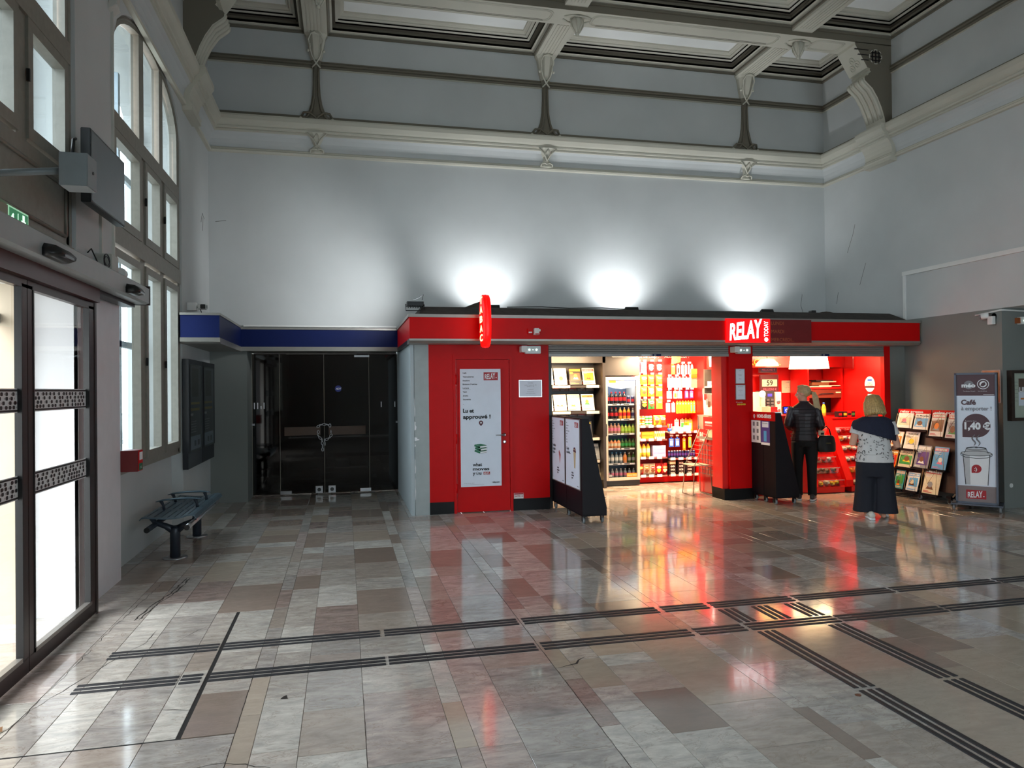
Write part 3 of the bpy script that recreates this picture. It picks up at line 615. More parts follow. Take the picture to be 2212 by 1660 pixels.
# small fixtures on the red front
def plaque(name, lab, x0, x1, z0, z1, lines, y=9.6, cat_='notice', fm=STEEL, pm=PAPER):
    m = MB(); m.box(x0, x1, y-.012, y, z0, z1, fm); o = m.build(name); meta(o, lab, cat_)
    m = MB(); m.quad((x0+.008, y-.012, z0+.008), (1, 0, 0), (0, 0, 1), x1-x0-.016, z1-z0-.016, pm, .001)
    for (tx, rz_, h_) in lines: m.text(tx, ((x0+x1)/2, y-.012, z0+(z1-z0)*rz_), h_, GREYPR, align='c', d=.002)
    part(m, 'sheet', o); return o
plaque('framed_notice', 'silver-framed landscape notice on the red wall beside the service door', 2.315, 2.64, 1.54, 1.775, [('HORAIRES', .8, .012), ('Lundi au Vendredi 6h - 20h', .68, .011), ('Samedi 7h - 19h', .6, .011), ('CONTACT', .42, .012), ('Service clients', .3, .011), ('ouvert tous les jours', .2, .011)])
plaque('framed_notice', 'upper white notice on the red pillar between openings', 5.575, 5.725, 1.695, 1.915, [('AVIS', .85, .012), ('interdiction', .6, .010), ('de fumer', .52, .010), ('Merci', .3, .012)])
plaque('framed_notice', 'lower white notice on the red pillar between openings', 5.575, 5.732, 1.46, 1.68, [('Informations', .85, .012), ('prix affichés', .62, .009), ('TTC', .5, .009), ('service compris', .3, .009)])
m = MB(); m.box(5.575, 5.74, 9.594, 9.6, 1.38, 1.445, RED); meta(m.build('payment_sticker'), 'red strip sticker with yellow payment dots under the pillar notices', 'sticker')
m = MB()
for i in range(5): m.lathe([(.014, 0), (.014, -.003)], mat('yellow_print', (226, 180, 40), .5), (5.61+i*.028, 9.594, 1.392), 12, 'y')
m.text('CB acceptées', (5.58, 9.594, 1.418), .014, WHP); part(m, 'dot', bpy.data.objects['payment_sticker'])
def emerg(x0, lab):
    t = thing('emergency_light', lab, 'lamp', (x0+.12, 9.6, 2.13), group='twin-spot emergency lights')
    m = MB(); m.rbox(x0-.04, x0+.04, 9.47, 9.6, 2.15, 2.235, WHITE, .01, 'y'); m.build('base', t)
    m = MB(); m.rbox(x0+.02, x0+.235, 9.5, 9.56, 2.13, 2.235, mat('lamp_glass_body', (176, 180, 180), .25), .012, 'y'); b_ = m.build('housing', t)
    m = MB(); LE = mat('led_white', (230, 255, 240), emit=(225, 255, 240), es=9, var=0)
    for dx, r_ in ((.075, .011), (.175, .011), (.125, .004)): m = MB(); m.sphere((x0+dx, 9.498, 2.182), r_, LE, 8, 6); part(m, 'led', b_)
emerg(2.37, 'white twin-spot emergency light left of the snack opening'); emerg(5.54, 'white twin-spot emergency light on the red pillar')
m = MB(); m.rbox(2.36, 2.425, 9.235, 9.27, 2.38, 2.45, RED, .006, 'y'); m.box(2.37, 2.415, 9.23, 9.236, 2.39, 2.405, WHP); meta(m.build('alarm_call_point'), 'small red alarm point on the fascia above the service door wall', 'alarm')
m = MB(); m.rbox(2.44, 2.505, 9.2, 9.27, 2.365, 2.45, WHITE, .008, 'y'); m.rbox(2.5, 2.525, 9.21, 9.26, 2.41, 2.44, WHITE, .005, 'y'); m.box(2.45, 2.5, 9.198, 9.2, 2.368, 2.38, RED); meta(m.build('alarm_sounder'), 'small white alarm sounder beside the red alarm point', 'alarm')
m = MB(); m.box(2.232, 2.365, 9.594, 9.6, .163, .238, WHITE); o = meta(m.build('number_plate'), 'small white plate with red border low beside the service door', 'plate')
m = MB(); m.text('549516', (2.24, 9.594, .185), .024, REDP, bold=.02, width=.115); m.box(2.234, 2.363, 9.593, 9.594, .218, .236, REDP); part(m, 'lettering', o)
# RELAY TODAY illuminated sign
SR = mat('lit_red_acrylic', (240, 8, 10), .4, emit=(255, 0, 4), es=1.0, var=0); SW = mat('lit_white_letters', (255, 255, 255), .4, emit=(255, 250, 252), es=3.2, var=0)
t = thing('shop_sign', 'glowing red sign with big rising white letters RELAY on the fascia', 'sign', (5.72, 9.27, 2.45))
m = MB(); x0, x1, z0, z1, ys = 5.235, 5.925, 2.275, 2.612, 9.235; m.box(x0, x1, ys, 9.27, z0, z1, SR); bx = m.build('light_box', t)
m = MB(); m.text('RELAY', (x0, ys, z0), 1, SW, bold=.03, width=.50, d=.002, warp=lambda a, b: (a+.05+b*.012, .038+b*(.225+.03*a/.5)+a*.085)); part(m, 'lettering', bx)
m = MB(); m.text('TODAY', (x0+.655, ys, z0+.085), .062, SW, r=(0, 0, 1), u=(-1, 0, 0), bold=.015, width=.222); m.lathe([(.029, 0), (.029, -.002)], SW, (x0+.625, ys-.001, z0+.045), 18, 'y'); part(m, 'exclamation_lettering', bx)
m = MB(); DR = mat('dark_red_panel', (112, 6, 10), .4); m.box(x1, 6.60, 9.245, 9.27, z0, z1-.005, DR); o = m.build('side_board', t)
m = MB(); OR_ = mat('orange_letters', (178, 90, 50), .5)
for i, s_ in enumerate(('LUNDI', 'MARDI', 'MERCREDI...')): m.text(s_, (x1+.025, 9.245, 2.53-i*.118), .05, OR_, bold=.0, xs=.98)
part(m, 'lettering', o)
# TABAC carrot-shaped sign standing out from the fascia
t = thing('tobacco_sign', 'tall narrow glowing red oval sign with vertical letters TABAC', 'sign', (1.74, 9.0, 2.5))
TR = mat('lit_tabac_red', (250, 10, 6), .3, emit=(255, 6, 4), es=1.25, var=0); TW = mat('lit_tabac_letters', (255, 236, 190), .4, emit=(255, 214, 140), es=2.4, var=0)
out = [(9.0+.145*math.copysign(abs(math.cos(a))**.8, math.cos(a)), 2.515+.335*math.copysign(abs(math.sin(a))**.72, math.sin(a))) for a in [math.pi*q/20 for q in range(40)]]
m = MB(); rg = []
for x_, s_ in ((1.692, .82), (1.697, .92), (1.706, .99), (1.745, 1.0), (1.782, .99), (1.792, .92), (1.798, .82)): rg.append([(x_, 9.0+(a-9.0)*s_, 2.515+(b-2.515)*(1-(1-s_)*.5)) for a, b in out])
m.loft(rg, TR); bd = m.build('light_body', t)
m = MB(); m.loft([[(x_, 9.0+(a-9.0)*1.02, 2.515+(b-2.515)*1.01) for a, b in out] for x_ in (1.741, 1.749)], TR); m.build('seam_band', bd)
m = MB()
for i, c_ in enumerate('TABAC'): m.text(c_, (1.6915, 9.09, 2.735-i*.118), .082, TW, r=(0, -1, 0), bold=.035, width=.19, d=.002)
part(m, 'lettering', bd); m = MB(); m.box(1.72, 1.77, 9.13, 9.27, 2.42, 2.56, BLKPL); m.build('bracket', t)
# floodlights on the roof
def flood(x, y, z, lab, rx=0, rz=0):
    t = thing('floodlight', lab, 'lamp', (x, y, z), rz, 'floodlights on the shop roof')
    m = MB(); m.rbox(-.11, .11, -.08, .08, -.028, .028, BLKPL, .012, 'z')
    for q in range(6): m.box(-.09+q*.032, -.08+q*.032, -.07, .07, -.045, -.028, BLKPL)
    b_ = m.build('housing', t, world=False); b_.location = (0, 0, .09); b_.rotation_euler = (rx, 0, 0)
    m = MB(); m.quad((-.095, -.065, .0285), (1, 0, 0), (0, 1, 0), .19, .13, mat('flood_lens', (250, 250, 250), .2, emit=(236, 244, 255), es=12, var=0), .001); p_ = m.build('lens', b_, world=False)
    m = MB(); m.tube([(-.12, 0, .09), (-.12, 0, .005), (.12, 0, .005), (.12, 0, .09)], .008, BLKPL, 6); m.build('yoke', t, world=False)
    m = MB(); m.tube([(0, .0, .03), (.05, -.05, .0), (.1, -.12, -.01), (.0, -.2, -.01)], .004, BLKPL, 5); m.build('cable', t, world=False); return t
flood(4.45, 10.80, 2.78, 'black floodlight on the roof above the snack opening', -.5)
flood(6.85, 10.80, 2.78, 'black floodlight on the roof above the second opening', -.5)
flood(2.2, 10.80, 2.78, 'black floodlight on the roof behind the oval sign', -.5)
t = flood(.92, 9.62, 2.70, 'black floodlight tipped up at the left roof corner', 0, 0); t.children[0].rotation_euler = (0, -.95, .35); t.children[0].location = (.0, 0, .13)
m = MB(); BX = mat('brown_card', (70, 58, 48), .9)
m.add([(1.55, 10.3, 2.775), (2.02, 10.3, 2.775), (1.95, 10.3, 2.93), (1.85, 10.3, 2.90), (1.55, 10.6, 2.775), (2.02, 10.6, 2.775), (1.95, 10.6, 2.90), (1.85, 10.6, 2.89)], [(0, 1, 2, 3), (4, 7, 6, 5), (0, 3, 7, 4), (1, 5, 6, 2), (3, 2, 6, 7)], BX); meta(m.build('folded_sheet'), 'crumpled dark sheet lying on the shop roof behind the oval sign', 'sheet')
m = MB(); m.sphere((7.55, 10.2, 2.79), .16, BX, 10, 6, (1, .6, .35)); m.sphere((7.75, 10.25, 2.79), .1, BX, 8, 5, (1, .6, .4)); m.rbox(7.22, 7.30, 10.1, 10.18, 2.77, 2.85, BLKPL, .01, 'y'); meta(m.build('roof_junk'), 'small dark crumpled bundle on the right end of the shop roof', 'bundle')
m = MB(); m.tube([(2.2, 9.75, 2.785), (2.7, 9.78, 2.80), (3.1, 9.76, 2.783), (3.6, 9.8, 2.80), (4.3, 9.9, 2.785), (4.4, 10.6, 2.785)], .007, BLKPL, 5); meta(m.build('roof_cable'), 'thin black cable lying along the shop roof edge', 'cable')
# ================================================================== BLUE CANOPY + GLASS DOORS
t = thing('blue_canopy', 'dark blue canopy fascia with pale trim over the dark glass doors', 'canopy', (-1.7, 9.5, 2.25))
m = MB(); m.box(-1.94, -1.49, 9.5, 9.52, 2.325, 2.60, NAVY); m.box(-1.51, -1.49, 9.52, 11.42, 2.325, 2.60, NAVY); m.box(-1.51, .815, 11.40, 11.42, 2.325, 2.585, NAVY); m.build('fascia', t)
m = MB(); m.box(-1.945, -1.48, 9.49, 11.4, 2.60, 2.63, SILV); m.box(-1.945, .815, 11.38, 11.5, 2.585, 2.615, SILV); m.prism([(9.49, 2.325), (9.5, 2.275), (9.54, 2.255), (11.5, 2.255), (11.5, 2.325)], 'x', -1.945, -1.485, SILV)
m.box(-1.49, .815, 11.39, 12.1, 2.262, 2.325, SILV); part(m, 'trim', t, 'pale metal trim rails')
m = MB(); m.box(-1.46, .80, 11.43, 11.49, 2.63, 2.655, OF if 'OF' in dir() else WHITE); m.build('light_batten', t)
TG = glass('tinted_glass', (.05, .042, .035), .02, .03)
gd = thing('glass_door_front', 'tinted glass entrance doors chained shut under the blue canopy', 'doors', (-.3, 12.05, 0))
WOOD = mat('brown_push_rail', (72, 46, 26), .5, var=.1)
EDG = mat('glass_edge', (150, 140, 125), .4)
for i, (a, b) in enumerate(((-1.415, -1.01), (-1.0, -.325), (-.318, .385), (.393, .85))):
    m = MB(); m.add([(a, 12.05, .02), (b, 12.05, .02), (b, 12.05, 2.25), (a, 12.05, 2.25)], [(0, 1, 2, 3)], TG); m.box(a-.003, a+.002, 12.045, 12.055, .03, 2.24, EDG)
    p = m.build('glass_leaf' if i in (1, 2) else 'side_light', gd)
    if i in (0, 3): m = MB(); m.box(a, b, 12.056, 12.075, .95, 1.08, WOOD); m.build('rail', p)
for a, b in ((-.93, -.38), (-.25, .33)):
    m = MB(); m.box(a, b, 12.0, 12.035, .95, 1.085, WOOD); m.box(a+.0, a+.03, 12.03, 12.05, .96, 1.07, BLKPL); m.box(b-.03, b, 12.03, 12.05, .96, 1.07, BLKPL); part(m, 'push_rail', gd, 'brown push rail')
for x_ in (-.46, -.26): m = MB(); m.box(x_, x_+.11, 12.03, 12.06, .02, .13, STEEL); m.lathe([(.03, 0), (.03, -.01)], BLKPL, (x_+.055, 12.03, .075), 12, 'y'); m.build('floor_lock', gd)
for x_ in (-1.0, .24): m = MB(); m.box(x_, x_+.17, 12.03, 12.06, .02, .07, STEEL); m.build('floor_hinge', gd)
for x_ in (-1.43, .82): m = MB(); m.box(x_, x_+.05, 12.03, 12.06, 1.12, 1.15, STEEL); m.build('clip', gd)
m = MB(); m.box(.16, .4, 12.0, 12.04, 2.2, 2.23, STEEL); m.box(-.9, .2, 12.04, 12.046, 2.245, 2.252, EDG); m.build('door_closer', gd)
m = MB(); m.box(-.3, .36, 12.07, 12.10, 1.30, 1.62, mat('navy_board', (14, 14, 34), .3)); m.build('notice_board', gd)
m = MB(); m.lathe([(.052, 0), (.052, -.003)], mat('round_blue_sticker', (24, 40, 130), .5), (-.095, 12.049, 1.69), 24, 'y'); o = m.build('sticker', gd)
m = MB(); m.text('ADT', (-.095, 12.044, 1.675), .028, WHP, bold=.03, align='c', d=.004, warp=lambda a, b: (a+b*.3, b)); part(m, 'lettering', o)
for x_, h_ in ((-1.39, .1), (-1.34, .1), (-1.29, .05), (-1.245, .1), (.58, .09), (.80, .09)):
    m = MB(); m.box(x_, x_+.014, 12.046, 12.049, 1.38, 1.38+h_, WHP); m.build('white_mark', gd)
# chain
t = thing('chain', 'steel chain looped round the push rails of the glass doors', 'chain', (-.31, 11.98, 1.0))
ch = [(-.41, 1.09), (-.37, 1.115), (-.32, 1.12), (-.27, 1.115), (-.23, 1.10), (-.215, 1.0), (-.215, .94), (-.24, .905), (-.28, .88), (-.315, .865), (-.41, 1.0), (-.41, .94), (-.385, .905), (-.355, .87), (-.35, .82), (-.345, .77), (-.345, .72), (-.31, .81)]
for i, (x_, z_) in enumerate(ch):
    m = MB(); a_ = [q*math.pi/5 for q in range(10)]; nx = ch[i+1] if i+1 < len(ch) and i not in (4, 9, 16) else (x_, z_-.04); an = math.atan2(nx[1]-z_, nx[0]-x_); fl_ = .35 if i % 2 else 1
    m.tube([(x_+.028*math.cos(q)*math.cos(an)-.016*fl_*math.sin(q)*math.sin(an), 11.985-.012*(1-fl_)*math.sin(q)-.004, z_+.028*math.cos(q)*math.sin(an)+.016*fl_*math.sin(q)*math.cos(an)) for q in a_], .0048, STEEL, 5, closed=True); m.build('link', t)
# display boxes on the left wall
for i, (a, b, lab) in enumerate(((9.61, 10.5, 'nearer of the two dark timetable cases on the left wall'), (10.52, 11.44, 'farther of the two dark timetable cases, close to the glass doors'))):
    t = thing('display_case', lab, 'display case', (XL, (a+b)/2, .7), group='timetable cases')
    CS = mat('charcoal_case', (38, 40, 46), .45)
    m = MB(); m.box(XL, -1.87, a, b, .9, 2.07, CS); m.box(XL, -1.88, a+.005, b-.005, .7, .9, CS); m.build('case', t, bevel=.003)
    m = MB(); m.quad((-1.869, a+.08, .92), (0, 1, 0), (0, 0, 1), b-a-.24 if i == 0 else b-a-.2, 1.07, mat('case_sheet_dark', (84, 88, 92), .35), .001); s_ = m.build('sheet', t)
    m = MB(); W_ = b-a-.26; YL = mat('yellow_strip', (196, 170, 60), .5)
    for (z0, z1, mm, f0, f1) in ((.93, 1.10, PAPER, 0, 1), (1.13, 1.33, GREYPR, .02, .95), (1.42, 1.455, YL, .03, .9), (1.5, 1.53, YL, .03, .9), (1.36, 1.39, WHP, 0, .25), (1.6, 1.96, mat('case_photo', (70, 66, 60), .5), .15, .8)): m.quad((-1.867, a+.09+W_*f0, z0), (0, 1, 0), (0, 0, 1), W_*(f1-f0), z1-z0, mm, .001)
    for q in range(2): m.quad((-1.8655, a+.3+q*.22, .97), (0, 1, 0), (0, 0, 1), .12, .07, GREYPR, .001)
    for q in range(5): m.quad((-1.8655, a+.12, 1.15+q*.033), (0, 1, 0), (0, 0, 1), W_*.5, .006, WHP, .001)
    part(m, 'print', s_); m = MB(); m.quad((-1.866, a+.06, .905), (0, 1, 0), (0, 0, 1), b-a-.18, 1.1, GLS, .003); m.build('glass', t)
# security camera on the canopy
t = thing('security_camera', 'small white security camera above the blue canopy end', 'camera', (-1.9, 9.95, 2.78))
m = MB(); m.rbox(-1.945, -1.83, 9.9, 10.0, 2.70, 2.80, WHITE, .01, 'z'); m.build('junction_box', t); m = MB(); m.tube([(-1.83, 9.95, 2.75), (-1.80, 9.93, 2.75)], .015, WHITE); m.rbox(-1.81, -1.71, 9.9, 9.98, 2.715, 2.785, WHITE, .02, 'x'); m.build('body', t)
m = MB(); m.lathe([(.026, 0), (.026, .003)], BLKPL, (-1.71, 9.94, 2.75), 12, 'x'); m.rbox(-1.78, -1.72, 9.888, 9.901, 2.722, 2.778, BLKPL, .01, 'y'); m.build('lens', t); m = MB(); m.tube([(-1.79, 9.94, 2.72), (-1.77, 9.93, 2.67), (-1.74, 9.93, 2.63)], .006, BLKPL, 6); m.build('cable', t)
# ================================================================== TACTILE STRIPS, FLOOR MARKS
RUB = mat('black_rubber_rib', (40, 40, 44), .55, var=.2, vs=60)
def ribs(name, lab, segs, x=None, y=None, grp='raised guide ribs on the floor'):
    """groups of three ribs; segs along x at height y, or along y at column x"""
    t = thing(name, lab, 'guide strip', ((x if x is not None else segs[0][0]), (y if y is not None else segs[0][0]), 0), group=grp)
    for a, b in segs:
        for o in (-.052, 0, .052):
            m = MB(); h = .004; w_ = .0165
            if x is None:
                c = y+o; prf = [(c-w_, .0002), (c-w_+.004, h), (c+w_-.004, h), (c+w_, .0002)]; m.prism(prf, 'x', a, b, RUB)
            else:
                c = x+o; prf = [(c-w_, .0002), (c-w_+.004, h), (c+w_-.004, h), (c+w_, .0002)]; m.prism(prf, 'y', a, b, RUB)
            m.build('rib', t)
    return t
ribs('guide_strip', 'long line of black ribs across the floor, the one closer to the shop', [(-1.45, -.81), (-.775, .22), (.25, 1.18), (1.22, 2.245), (2.29, 2.645), (2.685, 3.365), (3.4, 4.265), (4.3, 5.28), (5.32, 6.3), (6.34, 7.3)], y=5.015)
ribs('guide_strip', 'long line of black ribs across the floor, the one closer to the viewer', [(-1.48, -.95), (-.93, -.82), (-.775, .23), (.25, 1.18), (1.22, 2.255), (2.295, 2.65), (2.685, 3.375), (3.4, 4.27), (4.3, 5.28), (5.32, 6.3)], y=4.497)
ribs('guide_strip', 'black ribs running toward the viewer, left one of the pair branching off', [(2.3, 3.405), (3.44, 4.39)], x=2.757)
ribs('guide_strip', 'black ribs running toward the viewer, right one of the pair branching off', [(2.3, 3.405), (3.44, 4.39)], x=3.30)
for x_, n_ in ((2.745, 'left'), (3.02, 'middle'), (3.295, 'right')): ribs('guide_strip', 'short %s group of three ribs bridging the two long lines' % n_, [(4.595, 4.9)], x=x_)
CK = mat('crack_dark', (44, 38, 34), .9, var=.3)
def crack(lab, pts, w_=.004, seed=1):
    r_ = random.Random(seed); P_ = []; j_ = .008 if w_ > .0016 else .0025
    for (a, b), (c, d) in zip(pts, pts[1:]):
        n_ = max(2, int(math.hypot(c-a, d-b)/.05))
        for q in range(n_): P_.append((a+(c-a)*q/n_+r_.uniform(-j_, j_), b+(d-b)*q/n_+r_.uniform(-j_, j_)))
    P_.append(pts[-1]); vs = []
    for i, (a, b) in enumerate(P_):
        q = P_[min(i+1, len(P_)-1)]; p = P_[max(i-1, 0)]; dx, dy = q[0]-p[0], q[1]-p[1]; l_ = math.hypot(dx, dy) or 1; ww = w_*r_.uniform(.3, 1.3)*(0.2 if i in (0, len(P_)-1) else 1)
        vs += [(a-dy/l_*ww, b+dx/l_*ww, .0009), (a+dy/l_*ww, b-dx/l_*ww, .0009)]
    m = MB(); m.add(vs, [(2*i, 2*i+1, 2*i+3, 2*i+2) for i in range(len(P_)-1)], CK); part(m, 'crack', floor, lab)
crack('dark crack in the slabs right of the near ribs', [(1.22, 4.12), (1.34, 4.17), (1.42, 4.25)], .006, 3)
crack('fine crack by the door', [(-1.66, 3.9), (-1.6, 4.3), (-1.42, 4.9), (-1.3, 5.2), (-1.28, 5.5)], .0022, 4)
crack('crack through the hatch slabs', [(-1.35, 5.05), (-1.1, 5.2), (-.95, 5.5)], .0018, 5)
crack('worn joint left of centre', [(-.53, 3.3), (-.53, 4.9)], .0013, 6); crack('worn joint', [(.086, 3.1), (.086, 4.0)], .001, 7)
crack('wavy crack at the lower left', [(-.93, 3.35), (-.7, 3.42), (-.53, 3.45), (-.35, 3.36), (-.1, 3.2)], .0022, 8); crack('worn slab edge', [(-.94, 4.1), (-.8, 4.06)], .004, 9)
crack('long straight floor joint', [(1.2, 2.6), (1.2, 9.4)], .0016, 10); crack('cracked edge of the hatch', [(-1.62, 3.8), (-1.6, 5.6), (-1.55, 6.9)], .002, 11)
for i, (a, b) in enumerate(((0, 0), (.03, .02))): crack('row of dark tyre-like marks by the entrance', [(-1.5+a, 5.75), (-1.47+a, 6.1+b), (-1.4+a, 6.5), (-1.38+a, 6.95)], .007, 12+i)
m = MB(); m.poly((-.35, 4.08, .001), (1, 0, 0), (0, 1, 0), [(0, 0), (.04, -.002), (.03, .05), (.01, .03)], CK); part(m, 'chip', floor, 'small chipped hole in a slab')
m = MB(); LF = mat('dry_leaf', (150, 110, 74), .8); m.add([(-1.70, 4.02, .004), (-1.67, 4.0, .014), (-1.64, 4.02, .006), (-1.65, 4.05, .02), (-1.69, 4.06, .008), (-1.66, 4.03, .012)], [(0, 1, 5), (1, 2, 5), (2, 3, 5), (3, 4, 5), (4, 0, 5)], LF); meta(m.build('dry_leaf'), 'tiny brown dry leaf on the floor near the door corner', 'leaf')
m = MB(); m.lathe([(.016, 0), (.016, .002)], mat('brown_coin', (110, 66, 48), .5), (2.65, 3.36, .0008), 14); meta(m.build('coin'), 'small round brown disc on the floor by the branching ribs', 'disc')
m = MB(); m.lathe([(.03, .0), (.03, .004)], WHITE, (8.62, 7.896, .3), 10, 'y'); meta(m.build('wall_plug'), 'tiny white round plug low on the grey wall', 'plug')
# ================================================================== SLIDING ENTRANCE DOOR
t = thing('sliding_door', 'automatic glass sliding door with dark frame and dotted bands', 'door', (-1.84, 4.9, 0))
DG = glass('door_glass', (.93, .95, .95), .02, .02)
DOTW = mat('band_white', (226, 228, 230), .5, var=.02); DOTK = mat('band_black', (14, 14, 18), .5)
for i, (a, b) in enumerate(((3.72, 4.82), (4.83, 6.0))):
    x0, x1 = (-1.865, -1.825) 
    m = MB()
    for (p, q, r0, r1) in ((a, b, 0.012, .105), (a, b, 2.28, 2.33), (a, a+.07, .1, 2.3), (b-.07 if i == 0 else b-.11, b, .1, 2.3)): m.box(x0, x1, p, q, r0, r1, BRONZE)
    m.box(x0+.005, x1+.004, a+.07, a+.085, .1, 2.28, BLKPL); m.box(x0+.005, x1+.004, b-(.085 if i == 0 else .125), b-(.07 if i == 0 else .11), .1, 2.28, BLKPL); m.box(x0+.005, x1+.004, a+.07, b-.09, .1, .125, SILV)
    lf = m.build('door_leaf', t); ya, yb = a+.08, b-(.08 if i == 0 else .12)
    m = MB(); m.add([(-1.848, ya, .1), (-1.848, yb, .1), (-1.848, yb, 2.28), (-1.848, ya, 2.28)], [(0, 1, 2, 3)], DG); m.build('pane', lf)
    for z0 in (1.04, 1.545):
        m = MB(); m.quad((-1.846, ya, z0), (0, 1, 0), (0, 0, 1), yb-ya, .14, DOTW, .0005); m.quad((-1.846, ya, z0+.006), (0, 1, 0), (0, 0, 1), yb-ya, .011, DOTK, .001); m.quad((-1.846, ya, z0+.123), (0, 1, 0), (0, 0, 1), yb-ya, .011, DOTK, .001)
        r_ = random.Random(i*7+int(z0*10))
        for row in range(4):
            y_ = ya+r_.uniform(0, .04)
            while y_ < yb-.04:
                w_ = .032; zz = z0+.021+row*.0255
                m.poly((-1.846, y_, zz), (0, 1, 0), (0, 0, 1), rrect(0, w_, 0, .021, .007, 2), DOTK, .0012); y_ += r_.choice((.048, .062, .085))
                m.poly((-1.846, y_-.012, zz+.002), (0, 1, 0), (0, 0, 1), [(0, 0), (.006, .008), (0, .016), (-.003, .008)], GREYPR, .0012)
        o = m.build('dotted_band', lf); o['kind'] = 'stuff'
m = MB(); m.box(-1.86, -1.79, 3.3, 6.02, 2.335, 2.44, mat('burgundy_header', (64, 26, 28), .35)); m.box(-1.9, -1.80, 6.02, 7.0, 2.41, 2.44, BLKPL); part(m, 'header', t, 'dark burgundy header rail')
m = MB(); OPG = mat('operator_grey', (152, 156, 156), .45, .1, var=.03); m.prism([(-1.94, 2.60), (-1.72, 2.60), (-1.69, 2.58), (-1.69, 2.45), (-1.72, 2.44), (-1.94, 2.44)], 'y', 3.2, 7.03, OPG); m.box(-1.94, -1.685, 7.03, 7.05, 2.435, 2.605, BRONZE); op = part(m, 'operator_cover', t, 'grey operator cover')
m = MB(); m.box(-1.944, -1.85, 3.2, 6.95, 2.60, 2.66, OPG); m.tube([(-1.9, 3.3, 2.665), (-1.9, 6.2, 2.665)], .012, WHITE); m.build('cable_tray', t)
m = MB(); m.box(-1.86, -1.82, 6.0, 6.04, 0, 2.34, BRONZE); m.build('jamb', t)
def sensor(y, l_, lab):
    m = MB(); m.loft([[(-1.69+dx*s_, y+dy, 2.455+dz*q_) for dx, dz in ((0, 0), (.05, -.004), (.09, .012), (.095, .03), (.06, .065), (0, .075))] for dy, s_, q_ in ((-l_/2, .5, .6), (-l_/2+.03, 1, 1), (l_/2-.03, 1, 1), (l_/2, .5, .6))], BLKPL, closed=True)
    o = meta(m.build('door_sensor'), lab, 'sensor', 'black door sensors'); m = MB(); m.box(-1.62, -1.594, y-l_*.25, y+l_*.25, 2.46, 2.475, mat('sensor_eye', (60, 62, 66), .15)); part(m, 'eye', o)
sensor(4.82, .30, 'black curved motion sensor over the middle of the sliding door'); sensor(6.42, .22, 'black motion sensor at the far end of the door header')
m = MB(); m.box(-1.686, -1.684, 6.72, 6.86, 2.5, 2.54, WHITE); part(m, 'label_plate', op)
t = thing('exit_sign', 'green lit emergency exit sign above the sliding door', 'exit sign', (-1.9, 4.88, 2.67))
m = MB(); m.box(-1.944, -1.89, 4.74, 5.02, 2.64, 2.755, mat('exit_white', (190, 205, 190), .4, emit=(150, 215, 170), es=.55, var=0)); m.box(-1.93, -1.89, 4.62, 4.74, 2.64, 2.75, mat('exit_side', (150, 146, 126), .5)); o = m.build('light_box', t)
m = MB(); EG = mat('exit_green', (70, 150, 110), .5, emit=(60, 150, 100), es=.3, var=0); m.quad((-1.889, 4.755, 2.65), (0, 1, 0), (0, 0, 1), .255, .095, EG, .0005)
EW = mat('exit_pict', (220, 250, 230), .5, emit=(220, 255, 230), es=1, var=0)
for pts in ([(.03, .055), (.05, .07), (.06, .06), (.045, .045)], [(.03, .05), (.06, .05), (.05, .015), (.035, .03)], [(.02, .045), (.035, .05), (.03, .02), (.015, .02)], [(.11, .01), (.118, .01), (.118, .08), (.11, .08)], [(.19, .01), (.225, .05), (.205, .05), (.205, .085), (.175, .085), (.175, .05), (.155, .05)]): m.poly((-1.888, 4.755, 2.65), (0, 1, 0), (0, 0, 1), pts, EW, .001)
part(m, 'pictogram', o)
# television and grey box on pole, conduits
t = thing('wall_screen', 'switched-off flat screen on a bracket above the sliding door', 'television', (-1.75, 5.96, 3.0))
m = MB(); m.box(-1.77, -1.705, 5.56, 6.36, 2.985, 3.505, BLKPL); m.build('casing', t, bevel=.004); m = MB(); m.quad((-1.7045, 5.575, 3.0), (0, 1, 0), (0, 0, 1), .77, .49, mat('screen_glass', (92, 98, 104), .22, var=.02), .0005); m.build('screen', t)
m = MB(); m.box(-1.945, -1.77, 5.9, 5.98, 3.2, 3.3, BLKPL); m.build('bracket', t); m = MB(); m.tube([(-1.8, 5.54, 3.25), (-1.8, 5.50, 3.3), (-1.8, 5.52, 3.4), (-1.8, 5.56, 3.42)], .012, BLKPL); m.build('grip', t)
t = thing('pole_box', 'grey metal box on a horizontal pole above the door', 'box', (-1.3, 4.05, 2.68))
GB = mat('grey_box_paint', (128, 134, 136), .45, .2); m = MB(); m.box(-1.365, -1.235, 3.98, 4.12, 2.685, 2.85, GB); m.build('housing', t, bevel=.003); m = MB(); m.lathe([(.008, 0), (.008, .004)], BLKPL, (-1.235, 4.06, 2.77), 10, 'x'); m.build('keyhole', t)
m = MB(); m.tube([(-1.944, 4.05, 2.72), (-1.36, 4.05, 2.775)], .018, GB, 12); m.build('pole', t)
for i, (y_, z0, z1, w_, lab) in enumerate(((6.55, 2.66, 3.15, .022, 'white vertical conduit below the screen, nearer one'), (6.88, 2.66, 5.0, .022, 'white vertical conduit running up beside the arched window'))):
    m = MB(); m.box(XL, XL+.02, y_-w_/2, y_+w_/2, z0, z1, mat('conduit_white', (196, 194, 186), .5)); meta(m.build('conduit'), lab, 'conduit', 'vertical wall conduits')
m = MB(); m.rbox(XL, XL+.07, 6.8, 6.9, 5.0, 5.22, mat('conduit_white', (196, 194, 186), .5), .01, 'z'); m.prism([(XL, 4.95), (XL+.06, 5.0), (XL, 5.0)], 'y', 6.8, 6.95, MATS['conduit_white']); meta(m.build('conduit_box'), 'small white box at the top of the tall conduit', 'box')
